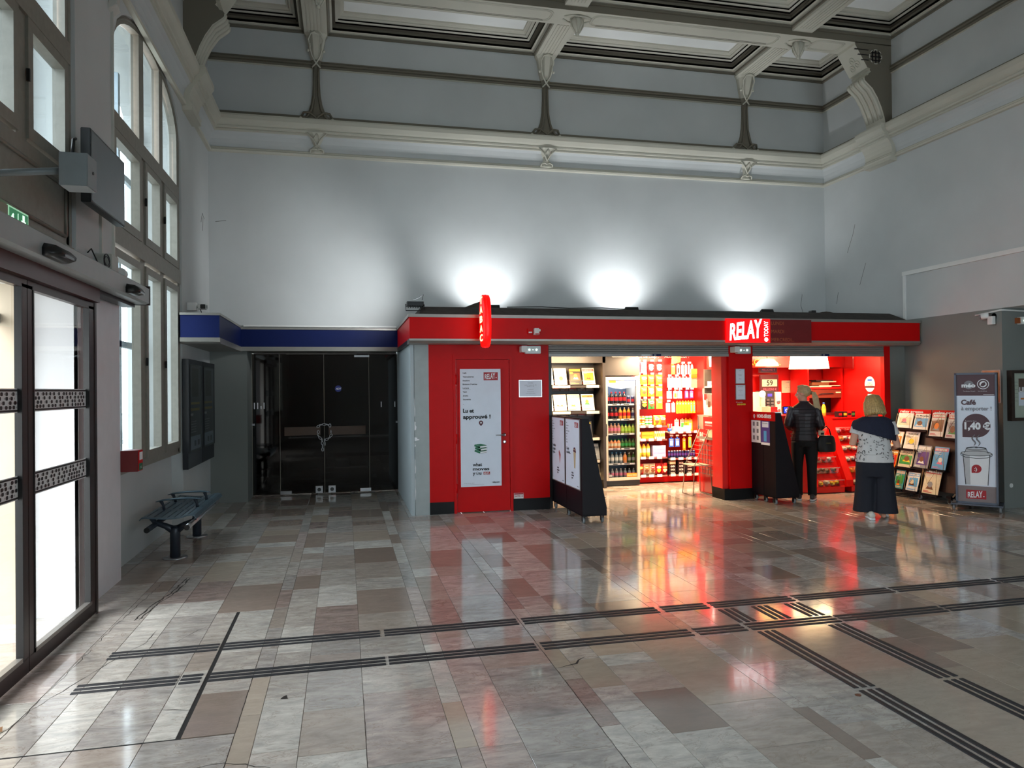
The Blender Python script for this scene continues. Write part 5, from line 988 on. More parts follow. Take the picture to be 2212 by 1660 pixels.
def hook(x, z):
    m = MB(); m.tube([(x, 11.86, z), (x, 11.64, z+.008), (x, 11.635, z+.02)], .003, STEEL, 5); m.box(x-.03, x+.03, 11.625, 11.63, z+.005, z+.035, WHP); m.build('hook', t)
bx_ = [4.925, 5.04, 5.175, 5.325]
brow = [(1.90, .20, [('pink', 'red', 'cream'), ('pink', 'orange', 'yellow'), ('red', 'cream', 'pink'), ('red', 'pink', 'cream')]), (1.70, .175, [('cream', 'yellow', 'orange'), ('yellow', 'white', 'orange'), ('orange', 'yellow', 'brown'), ('orange', 'yellow', 'brown')]),
        (1.50, .175, [('white', 'cream', 'yellow'), ('yellow', 'orange', 'brown'), ('yellow', 'pink', 'white'), ('yellow', 'white', 'orange')]), (1.28, .18, [('white', 'sky', 'navy'), ('black', 'orange', 'yellow'), ('green', 'white', 'brown'), ('lime', 'yellow', 'orange')])]
for ri, (z, h, cs) in enumerate(brow):
    for i, (c1, c2, c3) in enumerate(cs):
        hook(bx_[i], z+h+.0); put(bag(.125 if i else .1, h, .055, c1, c2, c3), 'snack_bag', '%s snack bag on hooks, %s row down, %s from the fridge' % (c1, ORD[ri], ORD[i]), 'snack bag', (bx_[i], 11.69, z), 'hanging snack bags')
tubs = can(.085, .034, 'cream', 'green'); tubs2 = can(.085, .034, 'orange', 'cream')
for lv in range(2):
    for i in range(4): put(tubs if i > 1 else tubs2, 'tub', '%s round tub, %s layer, first shelf, %s from the fridge' % ('green and cream' if i > 1 else 'orange and cream', ['lower', 'upper'][lv], ORD[i]), 'tub', (4.94+i*.07, 11.68, .99+.002+lv*.088), 'stacked tubs on the first snack shelf')
for i, c1 in enumerate(('yellow', 'orange')):
    for lv in range(1): put(bag(.12, .18, .06, c1, 'white', 'brown'), 'snack_bag', 'standing %s snack bag on the first shelf beside the tubs' % c1, 'snack bag', (5.27+i*.11, 11.69, .992), 'standing snack bags on the shelves')
put(carton(.03, .1, .13, 'cream', 'brown'), 'carton', 'narrow cream and brown carton at the left of the second shelf', 'box', (4.935, 11.68, .762), 'biscuit cartons')
for lv in range(2): put(carton(.23, .1, .065, 'orange', 'yellow'), 'carton', 'flat orange biscuit carton, %s of the pair on the second shelf' % ['lower', 'upper'][lv], 'box', (5.08, 11.68, .762+lv*.067), 'biscuit cartons')
tw = carton(.032, .08, .14, 'cream', 'orange')
for i in range(5): put(tw, 'carton', 'slim upright cream carton on the second shelf, %s from the orange boxes' % ORD[i], 'box', (5.225+i*.04, 11.68, .762), 'slim cartons on the second shelf')
YB_ = mat('yellow_drink', (240, 200, 70), .2)
for i in range(3):
    b_ = bottle(.26, .036, YB_, 'cream', 'black') if i == 0 else b_; put(b_, 'bottle', 'yellow drink bottle with dark neck on the third shelf, %s from the fridge' % ORD[i], 'bottle', (4.945+i*.078, 11.68, .452), 'yellow bottles on the third shelf')
for lv in range(3): put(carton(.24, .1, .065, 'lilac', 'white'), 'carton', 'lilac biscuit carton on the third shelf, %s in its pile' % ['bottom', 'middle', 'top'][lv], 'box', (5.30-.01, 11.68, .452+lv*.067), 'lilac cartons')
for i, cs in enumerate((('red', 'yellow', 'brown'), ('cream', 'orange', 'brown'), ('cream', 'red', 'brown'), ('red', 'cream', 'yellow'), ('red', 'orange', 'cream'))): put(bag(.115, .2, .07, *cs), 'snack_bag', 'standing %s bag on the bottom shelf, %s from the fridge' % (cs[0], ORD[i]), 'snack bag', (4.95+i*.112, 11.68, .142), 'standing snack bags on the shelves')
def card(w, h, c1, c2, d=.015):
    m = MB(); m.box(-w/2, w/2, -d/2, d/2, 0, h, C(c1)); m.box(-w*.3, w*.3, -d/2-.004, -d/2, h*.15, h*.7, C(c2)); m.box(-w*.35, w*.35, -d/2-.001, -d/2, h*.78, h*.9, C('grey')); m.box(-w*.12, w*.12, -d/2, d/2, h, h+.02, C(c1)); return m
acc = [(1.88, .16, [(5.58, .07, 'orange', 'yellow'), (5.68, .055, 'white', 'black'), (5.755, .045, 'white', 'grey'), (5.82, .035, 'white', 'white'), (5.875, .032, 'white', 'cream'), (5.94, .035, 'white', 'pink')]),
       (1.65, .17, [(5.50, .06, 'white', 'cream'), (5.565, .06, 'white', 'white'), (5.635, .06, 'white', 'grey'), (5.70, .05, 'white', 'white'), (5.765, .05, 'cream', 'white'), (5.83, .06, 'white', 'grey'), (5.90, .06, 'white', 'white'), (5.965, .05, 'white', 'cream')]),
       (1.46, .13, [(5.50, .09, 'sky', 'white'), (5.615, .07, 'cream', 'orange'), (5.70, .075, 'sky', 'white'), (5.83, .065, 'purple', 'white'), (5.92, .065, 'purple', 'lilac')]),
       (1.22, .16, [(5.475, .075, 'sky', 'white'), (5.575, .06, 'white', 'lilac')])]
for ri, (z, h, L_) in enumerate(acc):
    for i, (x_, w_, c1, c2) in enumerate(L_):
        if i % 2 == 0 or w_ > .06: hook(x_, z+h+.02)
        put(card(w_, h, c1, c2), 'blister_pack', '%s phone accessory pack, %s hook row, %s from its left end' % (c1, ORD[ri], ORD[i]), 'accessory pack', (x_, 11.66+.004*(i % 2), z), 'phone accessory packs')
yp = card(.04, .2, 'yellow', 'teal'); yp2 = card(.04, .2, 'yellow', 'orange')
for i in range(7): put(yp if i > 4 else yp2, 'blister_pack', 'slim yellow hanging pack in the fourth hook row, %s from the left' % ORD[i], 'accessory pack', (5.65+i*.053, 11.66, 1.2), 'slim yellow packs')
put(card(.085, .15, 'blue', 'white'), 'blister_pack', 'blue pack hanging under the glass shelf, left one', 'accessory pack', (5.52, 11.64, .62), 'blue packs under the shelf'); put(card(.085, .15, 'blue', 'white'), 'blister_pack', 'blue pack hanging under the glass shelf, right one', 'accessory pack', (5.63, 11.64, .62), 'blue packs under the shelf')
for x_ in (5.52, 5.63, 5.76, 5.87): hook(x_, .80)
put(card(.05, .2, 'orange', 'yellow'), 'blister_pack', 'orange toy pack under the glass shelf', 'accessory pack', (5.76, 11.64, .56), 'small packs under the shelf'); put(card(.05, .18, 'yellow', 'teal'), 'blister_pack', 'yellow toy pack under the glass shelf', 'accessory pack', (5.87, 11.64, .6), 'small packs under the shelf')
cn = can(.13, .022, 'navy', 'purple')
for i in range(10): put(cn, 'can', 'dark slim can in the row above the black boxes, %s from the left' % ORD[i], 'can', (5.49+i*.052, 11.67, .422), 'dark slim cans')
ocb = carton(.125, .08, .055, 'black', 'black', 'OCB')
for cx_ in range(3):
    for lv in range(4 if cx_ else 3): put(ocb, 'carton', 'black rolling-paper box, %s column, %s from the bottom' % (['left', 'middle', 'right'][cx_], ORD[lv]), 'box', (5.53+cx_*.16, 11.66, .142+lv*.057), 'black boxes on the bottom shelf')
m = MB(); m.rbox(5.47, 5.59, 11.62, 11.7, .315, .385, mat('glass_jar_brown', (120, 100, 70), .2), .02, 'y'); m.box(5.48, 5.58, 11.615, 11.62, .33, .365, C('cream')); meta(m.build('tin'), 'small brown tin on the left pile of black boxes', 'tin')
t2 = thing('pen_cup', 'blue pen cup with coloured pens on the lit shelf', 'cup', (5.50, 11.66, .883)); m = MB(); m.lathe([(.035, 0), (.04, .06)], C('blue'), (5.5, 11.66, .883), 12); m.build('cup', t2)
for i, c_ in enumerate(('orange', 'yellow', 'blue', 'red', 'white')): m = MB(); m.tube([(5.48+i*.01, 11.66, .9), (5.46+i*.02, 11.65, 1.02)], .004, C(c_), 5); m.build('pen', t2)
for i, (x0, w_, h_, c1, c2) in enumerate(((5.61, .13, .085, 'white', 'cream'), (5.73, .09, .07, 'white', 'white'), (5.82, .08, .1, 'white', 'lilac'))): put(carton(w_, .12, h_, c1, c2), 'carton', 'small white box on the lit shelf, %s from the pen cup' % ORD[i], 'box', (x0+.02, 11.68, .883), 'white boxes on the lit shelf')
for i, (x_, c1, c2) in enumerate(((5.70, 'white', 'lilac'), (5.81, 'cream', 'green'), (5.88, 'yellow', 'orange'), (5.96, 'yellow', 'cream'))): put(card(.08, .2, c1, c2, .008), 'booklet', '%s booklet standing behind the lit shelf, %s from the left' % (c1, ORD[i]), 'booklet', (x_, 11.80, .885), 'booklets behind the lit shelf')
m = MB(); m.add([(5.535, 11.6, 2.2), (5.70, 11.6, 2.22), (5.69, 11.6, 2.09), (5.515, 11.6, 2.05)], [(3, 2, 1, 0)], C('orange')); m.lathe([(.02, 0), (.02, -.003)], C('yellow'), (5.62, 11.6, 2.12), 10, 'y'); meta(m.build('wobbler'), 'orange price card hanging over the accessory wall', 'card')
# hanging yellow board, cigarette shelf with red sign
m = MB(); m.box(5.455, 5.56, 10.75, 10.76, 1.64, 1.95, C('cream')); m.box(5.455, 5.56, 10.745, 10.75, 1.87, 1.95, C('yellow')); m.box(5.455, 5.56, 10.745, 10.75, 1.80, 1.86, C('orange')); meta(m.build('hanging_board'), 'tall yellow and cream card hanging beside the accessory wall', 'card')
t = thing('cigarette_shelf', 'dark shelf of small packs behind the snack counter under a red sign', 'shelving', (6.0, 11.1, 1)); m = MB(); m.box(5.88, 6.03, 11.1, 11.14, .9, 1.95, DKW); m.build('back_panel', t)
for z in (1.66, 1.46, 1.28): m = MB(); m.box(5.88, 6.09, 10.94, 11.1, z-.02, z, DKS); m.build('shelf', t)
m = MB(); m.box(5.86, 6.10, 10.92, 10.96, 1.96, 2.2, REDI); s_ = m.build('sign_board', t); m = MB(); m.text('RELAY', (5.88, 10.92, 2.0), .17, SW, bold=.05, xs=.5); part(m, 'lettering', s_)
pk = carton(.045, .03, .085, 'white', 'grey')
for ri, z in enumerate((1.66, 1.46, 1.28)):
    for i in range(4): put(pk, 'cigarette_pack', 'small white pack on the %s shelf behind the counter, %s from the left' % (['top', 'middle', 'bottom'][ri], ORD[i]), 'packet', (5.91+i*.048, 11.0, z+.001), 'packs behind the counter')
# ---- snack counter (glossy red) with leaflet holder and screens
t = thing('red_counter', 'glossy red counter with glass display top inside the snack opening', 'counter', (5.7, 10.2, 0))
CT = mat('counter_gloss_red', (206, 20, 16), .16, coat=.5, var=.02)
m = MB(); m.box(5.47, 6.3, 10.0, 10.55, .012, .84, CT); m.build('base', t, bevel=.004); m = MB(); m.box(5.45, 6.3, 9.97, 10.58, .84, .88, STEEL); m.build('worktop', t)
m = MB(); m.add([(5.47, 9.99, .88), (5.47, 10.56, .88), (5.47, 10.56, 1.2), (5.47, 9.99, 1.2)], [(0, 1, 2, 3)], GLS); m.box(5.465, 5.475, 9.985, 9.995, .88, 1.2, STEEL); m.box(5.465, 5.475, 10.555, 10.565, .88, 1.2, STEEL); m.box(5.46, 6.0, 9.98, 10.57, 1.2, 1.212, STEEL); m.box(5.48, 6.0, 10.0, 10.55, 1.03, 1.036, STEEL); m.build('display_case', t)
m = MB(); 
for q in range(7): m.box(5.462, 5.468, 10.06, 10.52, .30+q*.075, .305+q*.075, STEEL)
for q in range(6): m.box(5.462, 5.468, 10.06+q*.09, 10.064+q*.09, .3, .76, STEEL)
o = m.build('wire_grid', t); o['kind'] = 'stuff'
m = MB(); m.box(5.455, 5.462, 10.02, 10.36, 1.0, 1.19, C('red')); m.quad((5.455, 10.30, 1.09), (0, -1, 0), (0, 0, 1), .22, .03, C('white'), .001); m.text('INTERNATIONAL', (5.455, 10.30, 1.05), .024, C('white'), r=(0, -1, 0), d=.002, width=.22); meta(m.build('counter_card'), 'red card with white line on the counter display', 'card')
m = MB(); m.box(5.452, 5.460, 10.24, 10.56, .79, .99, C('red')); m.text('RL', (5.452, 10.47, .82), .12, C('white'), r=(0, -1, 0), bold=.06, d=.002, width=.15); meta(m.build('counter_card'), 'red card with big white letters low on the counter corner', 'card')
m = MB(); m.box(5.464, 5.469, 10.05, 10.3, .88, 1.0, C('cream')); meta(m.build('counter_card'), 'plain cream card inside the counter display', 'card')
t = thing('leaflet_holder', 'white stepped leaflet holder on the red counter', 'leaflet holder', (5.5, 10.2, 1.21)); m = MB(); m.prism([(10.05, 1.213), (10.42, 1.213), (10.45, 1.55), (10.40, 1.55), (10.28, 1.36), (10.12, 1.30)], 'x', 5.50, 5.62, mat('white_card', (220, 214, 208), .5)); m.build('stand', t)
for i, (y_, z_) in enumerate(((10.42, 1.56), (10.37, 1.47), (10.31, 1.40), (10.25, 1.36))): m = MB(); m.box(5.495, 5.50, y_-.04, y_+.03, z_-.02, z_+.07, C(('grey', 'red', 'grey', 'brown')[i])); m.build('leaflet', t)
t = thing('round_mirror', 'round dark disc and pale dish on the counter top', 'disc', (5.6, 10.0, 1.21)); m = MB(); m.tube([(5.6, 10.05, 1.3), (5.6, 10.04, 1.22)], .01, STEEL); m.lathe([(.085, -.01), (.09, 0), (.085, .01)], mat('dish_grey', (120, 110, 108), .3), (5.62, 10.03, 1.40), 18, 'y'); m.build('disc_body', t)
# ---- wire chair
t = thing('wire_chair', 'folding chair of thin steel wire with pale seat in front of the red counter', 'chair', (5.27, 10.26, 0)); WS = mat('wire_steel', (150, 140, 128), .35, .6)
for (x_, lab) in ((5.10, 0), (5.44, 1)): pass
m = MB(); m.tube([(5.13, 10.44, .009), (5.13, 10.08, .009), (5.16, 10.10, .45), (5.42, 10.12, .99), (5.45, 10.13, 1.0)], .007, WS, 8); m.build('side_frame', t)
m = MB(); m.tube([(5.13, 10.44, .009), (5.17, 10.42, .45), (5.42, 10.42, .99), (5.45, 10.42, 1.0)], .007, WS, 8); m.build('side_frame', t)
m = MB(); m.tube([(5.44, 10.06, .009), (5.44, 10.46, .009)], .007, WS, 8); m.tube([(5.44, 10.06, .009), (5.42, 10.09, .42), (5.20, 10.10, .50)], .007, WS, 8); m.tube([(5.44, 10.46, .009), (5.42, 10.43, .42), (5.20, 10.42, .50)], .007, WS, 8); m.build('rear_frame', t)
m = MB(); m.box(5.13, 5.43, 10.09, 10.43, .45, .465, mat('pale_seat', (190, 176, 150), .5)); m.build('seat', t, bevel=.004)
for q in range(7): z_ = .58+q*.058; x_ = 5.16+(z_-.45)*.48; m = MB(); m.tube([(x_, 10.11, z_), (x_, 10.42, z_)], .003, WS, 5); m.build('back_wire', t)
# ================================================================== COFFEE COUNTER SIDE
t = thing('coffee_machine', 'pale coffee machine with round lamp and blue display on the back counter', 'coffee machine', (6.8, 10.7, 1.2)); CM = mat('machine_cream', (214, 200, 180), .35); CG = mat('machine_dark', (60, 54, 56), .3)
m = MB(); m.rbox(6.53, 6.64, 10.5, 10.8, 1.18, 1.56, CM, .02, 'z'); m.rbox(6.81, 6.93, 10.5, 10.8, 1.18, 1.56, CM, .02, 'z'); m.build('column', t); m = MB(); m.box(6.64, 6.81, 10.52, 10.8, 1.2, 1.58, CG); m.build('body', t, bevel=.004)
m = MB(); m.quad((6.69, 10.519, 1.49), (1, 0, 0), (0, 0, 1), .075, .04, mat('blue_display', (60, 50, 220), .3, emit=(70, 60, 255), es=1.6, var=0)); m.build('display', t)
for q in range(4):
    for s_ in range(2): m = MB(); m.rbox(6.665+s_*.075, 6.715+s_*.075, 10.51, 10.52, 1.26+q*.052, 1.295+q*.052, STEEL, .005, 'y'); m.build('button', t)
m = MB(); m.lathe([(.055, 0), (.055, -.012), (.02, -.02)], mat('round_lamp', (255, 240, 210), .4, emit=(255, 220, 170), es=4, var=0), (6.57, 10.49, 1.53), 18, 'y'); m.build('lamp_disc', t)
for z_ in (1.40, 1.26): m = MB(); m.lathe([(.032, 0), (.032, -.008), (.018, -.01)], STEEL, (6.87, 10.5, z_), 14, 'y'); m.build('dial', t)
m = MB(); m.box(6.45, 8.15, 10.48, 11.1, .012, 1.18, REDI); m.box(6.42, 8.17, 10.47, 11.12, 1.17, 1.2, mat('dark_red_worktop', (90, 14, 16), .3)); meta(m.build('back_counter'), 'red back counter behind the pastry display', 'counter')
m = MB(); m.box(6.44, 6.60, 10.3, 10.42, 1.20, 1.33, C('cream')); m.box(6.60, 6.74, 10.33, 10.42, 1.20, 1.32, C('red')); m.box(6.62, 6.8, 10.28, 10.33, 1.2, 1.24, C('sky')); meta(m.build('cup_box'), 'cream and red paper cup boxes beside the coffee machine', 'box')
m = MB(); m.box(6.40, 6.95, 10.22, 10.46, .012, 1.2, REDI); meta(m.build('counter_end'), 'low red counter end under the coffee machine', 'counter')
for i, (x0, z0, tx, c1, lab) in enumerate(((6.83, 1.88, '5', 'navy', 'upper lottery board with number 5'), (6.85, 1.55, '59', 'brown', 'lower lottery board with number 59'))):
    t = thing('lottery_board', '%s hanging on the red wall' % lab, 'notice', (x0+.15, 11.0, z0), group='lottery jackpot boards'); m = MB(); m.box(x0, x0+.34, 10.98, 11.02, z0, z0+.30, mat('board_plum', (92, 28, 36), .4)); b_ = m.build('board', t)
    m = MB(); m.box(x0+.03, x0+.31, 10.975, 10.98, z0+.10, z0+.22, C('cream')); m.text(tx, (x0+.17, 10.974, z0+.12), .085, INK, align='c', bold=.02); m.box(x0+.03, x0+.31, 10.975, 10.98, z0+.02, z0+.085, C('navy') if i == 0 else MATS['board_plum']); m.text('MILLIONS €', (x0+.17, 10.974, z0+.035), .036, C('pink'), align='c', width=.25); part(m, 'lettering', b_)
plaque('notice_sheet', 'small pale sheet on the red wall left of the ponytailed head', 7.36, 7.56, 1.54, 1.75, [('TARIFS', .8, .016), ('Café 1,40', .4, .014)], y=11.148, fm=C('cream'), pm=C('cream'))
m = MB(); m.prism([(10.2, 1.93), (10.55, 1.93), (10.5, 2.14), (10.25, 2.14)], 'x', 7.10, 7.60, mat('lampshade', (255, 230, 190), .5, emit=(255, 222, 170), es=7, var=0)); o = meta(m.build('hanging_lamp'), 'big glowing white lampshade over the coffee counter', 'lamp'); m = MB(); m.box(7.49, 7.50, 10.19, 10.2, 2.07, 2.08, BLKPL); m.tube([(7.35, 10.37, 2.14), (7.35, 10.37, 2.33)], .008, BLKPL); m.build('cord', o)
m = MB(); m.lathe([(.0, .12), (.1, .11), (.17, .04), (.18, 0)], mat('dome_lampshade', (255, 206, 130), .5, emit=(255, 200, 110), es=5, var=0), (6.62, 10.42, 1.98), 18); o = meta(m.build('hanging_lamp'), 'glowing warm dome lamp at the left of the coffee counter', 'lamp'); m = MB(); m.tube([(6.62, 10.42, 2.1), (6.62, 10.42, 2.33)], .006, BLKPL); m.build('cord', o)
m = MB(); m.box(6.3, 8.2, 10.6, 10.62, 1.96, 2.2, REDI); o = meta(m.build('header_board'), 'red header board over the coffee counter with yellow letters', 'board'); m = MB(); m.text('MERCREDI...', (6.98, 10.6, 2.0), .1, mat('yellow_lit_letters', (250, 190, 60), .5, emit=(255, 180, 60), es=.6, var=0), align='r', d=.002); part(m, 'lettering', o)
t = thing('wall_cupboard', 'red cupboard niche with papers, flap drawer and dark opening', 'cupboard', (7.9, 10.7, 1.2)); m = MB(); m.box(7.50, 7.53, 10.63, 11.1, 1.2, 1.96, REDI); m.build('side', t); m = MB(); m.box(8.14, 8.18, 10.63, 11.1, 1.2, 1.96, REDI); m.build('side', t)
m = MB(); m.box(7.53, 8.14, 10.6, 11.1, 1.60, 1.63, REDI); m.build('shelf', t); m = MB(); m.box(7.53, 8.14, 10.62, 10.65, 1.45, 1.60, mat('cupboard_wood', (110, 44, 30), .4)); d_ = m.build('drawer', t); m = MB(); m.add([(7.66, 10.61, 1.49), (7.74, 10.60, 1.525), (7.95, 10.60, 1.53), (8.0, 10.61, 1.51), (7.76, 10.60, 1.51)], [(0, 4, 3, 2, 1)], INK); m.box(8.03, 8.12, 10.61, 10.62, 1.53, 1.55, C('cream')); m.build('flap', d_)
m = MB(); m.box(7.53, 8.14, 10.9, 10.92, 1.2, 1.45, mat('oven_dark', (40, 8, 8), .3)); m.build('dark_recess', t)
for i, (x0, x1, z0, z1, c_) in enumerate(((7.54, 7.95, 1.632, 1.645, 'cream'), (7.72, 8.12, 1.647, 1.66, 'cream'), (7.58, 7.9, 1.662, 1.71, 'brown'), (7.76, 8.04, 1.712, 1.728, 'cream'), (7.66, 7.98, 1.73, 1.75, 'black'))): m = MB(); m.box(x0, x1, 10.62, 10.9, z0, z1, C(c_)); meta(m.build('paper_stack'), '%s papers lying in the red cupboard niche, %s layer up' % (c_, ORD[i]), 'papers', 'papers in the cupboard niche')
m = MB(); m.tube([(7.60, 10.3, 1.93), (7.60, 10.3, 2.3)], .002, STEEL, 4); m.tube([(8.12, 10.3, 1.93), (8.12, 10.3, 2.3)], .002, STEEL, 4); m.add([(7.60, 10.3, 1.93), (8.12, 10.3, 1.93), (8.12, 10.3, 2.2), (7.60, 10.3, 2.2)], [(0, 1, 2, 3)], GLS); meta(m.build('hanging_screen'), 'clear hanging pane with thin wires over the coffee counter', 'screen')
# oval stickers on the red side wall
for i, (zc, lab) in enumerate(((1.67, 'white oval sticker on the glossy red side wall, upper one'), (1.43, 'dark red and white sticker on the glossy red side wall, below the oval'))):
    m = MB(); yc = 10.015; cc = C('white') if i == 0 else MATS['board_plum']
    m.poly((8.199, yc, zc), (0, -1, 0), (0, 0, 1), [(.115*math.cos(a), .125*math.sin(a)) for a in [q*math.pi/12 for q in range(24)]] if i == 0 else [(.0, .12), (-.11, .03), (-.09, -.1), (.09, -.1), (.11, .03)], cc, .002)
    m.quad((8.199, yc+.11, zc-.06), (0, -1, 0), (0, 0, 1), .22, .03, MATS['board_plum'] if i == 0 else C('white'), .003); m.quad((8.199, yc+.05, zc+.05), (0, -1, 0), (0, 0, 1), .1, .03, C('blue') if i == 0 else C('white'), .003)
    m.text('ZÉRO' if i == 0 else 'LOTO', (8.199, yc, zc), .032, INK if i == 0 else C('white'), r=(0, -1, 0), align='c', d=.004)
    if i == 0: m.text("D'ARGENT", (8.199, yc, zc-.028), .024, INK, r=(0, -1, 0), align='c', d=.004)
    meta(m.build('wall_sticker'), lab, 'sticker')
# pastry / sweets display, two stepped red bays
t = thing('sweets_display', 'stepped red counter display with clear trays of sweets and pastries', 'display counter', (7.4, 10.0, 0))
CLT = glass('clear_tray', (.95, .93, .92), .06, .05)
levels = [(.10, .0), (.28, .10), (.44, .19), (.60, .27), (.75, .34), (.88, .40)]
for b_i, (x0, x1) in enumerate(((7.0, 7.5), (7.62, 8.13))):
    yb = 9.74; m = MB(); m.prism([(yb, .012), (yb+.70, .012), (yb+.70, 1.12), (yb+.5, 1.12), (yb+.42, .9), (yb+.02, .12), (yb, .10)], 'x', x0, x1, REDI); bd = m.build('bay_body', t)
    for li, (z, dy) in enumerate(levels):
        m = MB(); y_ = yb+dy-.02; m.box(x0+.02, x1-.02, y_, y_+.004, z+.02, z+.10, CLT); m.box(x0+.02, x1-.02, y_, y_+.12, z+.015, z+.02, CLT); m.box(x0+.02, x1-.02, y_-.002, y_+.003, z+.097, z+.105, mat('tray_edge', (230, 190, 180), .3)); m.build('tray', t)
m = MB(); m.prism([(9.70, .10), (9.76, .08), (10.28, 1.1), (10.28, 1.16), (10.20, 1.16), (9.70, .2)], 'x', 7.50, 7.62, mat('bright_red_divider', (230, 16, 10), .25)); m.build('divider', t)
m = MB(); m.box(7.0, 8.13, 10.22, 10.45, 1.12, 1.14, REDI); m.build('top_board', t); m = MB(); m.add([(6.98, 10.15, 1.14), (7.45, 10.15, 1.14), (7.45, 10.15, 1.24), (6.98, 10.15, 1.24)], [(0, 1, 2, 3)], CLT); m.build('screen', t)
r_ = random.Random(5); protos = []
for c1, c2 in (('brown', 'orange'), ('cream', 'yellow'), ('white', 'sky'), ('orange', 'cream'), ('pink', 'white'), ('red', 'white'), ('white', 'lilac'), ('yellow', 'brown'), ('brown', 'cream')):
    m = MB(); rg = []
    for x_, s_ in ((-.065, .1), (-.055, .6), (-.03, 1), (0, 1), (.03, 1), (.055, .6), (.065, .1)): rg.append([(x_, .036*s_*math.cos(a), .032+.032*s_*math.sin(a)) for a in [q*math.pi/4 for q in range(8)]])
    m.loft(rg, C(c1)); m.box(-.03, .03, -.038, -.034, .015, .05, C(c2)); m.box(.064, .067, -.02, .02, .015, .05, C(c2)); protos.append((m, c1, c2))
for b_i, (x0, x1) in enumerate(((7.05, 7.46), (7.66, 8.1))):
    for li, (z, dy) in enumerate(levels):
        n = int((x1-x0)/.095)
        for i in range(n):
            base = [[0, 1, 7], [0, 8, 3], [2, 6, 5], [2, 1, 4], [6, 2, 3], [4, 5, 6]][li]; m, c1, c2 = protos[r_.choice(base)]
            put(m, 'sweet_pack', '%s wrapped snack in the %s display bay, %s tray up, %s from the left' % (c1, ['wide', 'narrow'][b_i], ORD[li], ORD[i]), 'sweet', (x0+.05+i*.095, 9.74+dy+.035, z+.022+.014*(i % 2)), 'snacks in the stepped display', r_.uniform(.9, 2.1))
put(bottle(.24, .034, ORJ, 'yellow', 'blue'), 'bottle', 'orange soda bottle with blue cap standing on the display counter', 'bottle', (7.56, 10.30, 1.142), 'single bottle')
for i, (x_, c_) in enumerate(((7.83, 'red'), (7.92, 'yellow'), (8.0, 'black'), (8.07, 'green'))): put(carton(.07, .1, .09, 'black' if i != 2 else 'red', c_), 'carton', 'small dark box with %s label on the right of the display top' % c_, 'box', (x_, 10.3, 1.142), 'small boxes on the display top')
m = MB(); m.box(7.18, 7.36, 10.42, 10.44, 1.14, 1.30, C('cream')); m.text('NEW', (7.27, 10.42, 1.18), .05, INK, align='c', bold=.03); meta(m.build('counter_card'), 'cream card propped on the display counter left of the soda bottle', 'card')
place_mag(mag(77, .2, .28, 'yellow', ['black', 'white', 'black', 'orange'], 'HISTOIRE', 'white'), 'magazine', 'black and yellow magazine in a clip beside the woman with the ponytail', (7.08, 9.90, .98), .3, 0, 'loose magazine')
m = MB(); m.rbox(6.62, 6.78, 10.0, 10.03, 1.22, 1.34, BLKPL, .01, 'y'); m.quad((6.635, 10.0, 1.235), (1, 0, 0), (0, 0, 1), .13, .09, mat('till_screen', (40, 70, 220), .3, emit=(40, 70, 255), es=1.3, var=0), .001); m.text('OK', (6.7, 10.0, 1.26), .04, SW, align='c', d=.002); m.tube([(6.7, 10.03, 1.2), (6.7, 10.015, 1.24)], .012, BLKPL); meta(m.build('card_terminal'), 'small lit blue screen on the counter in front of the ponytailed woman', 'screen')
m = MB(); m.box(6.35, 6.98, 9.85, 10.2, .012, 1.2, REDI); meta(m.build('till_counter'), 'red till counter in front of the ponytailed woman', 'counter')
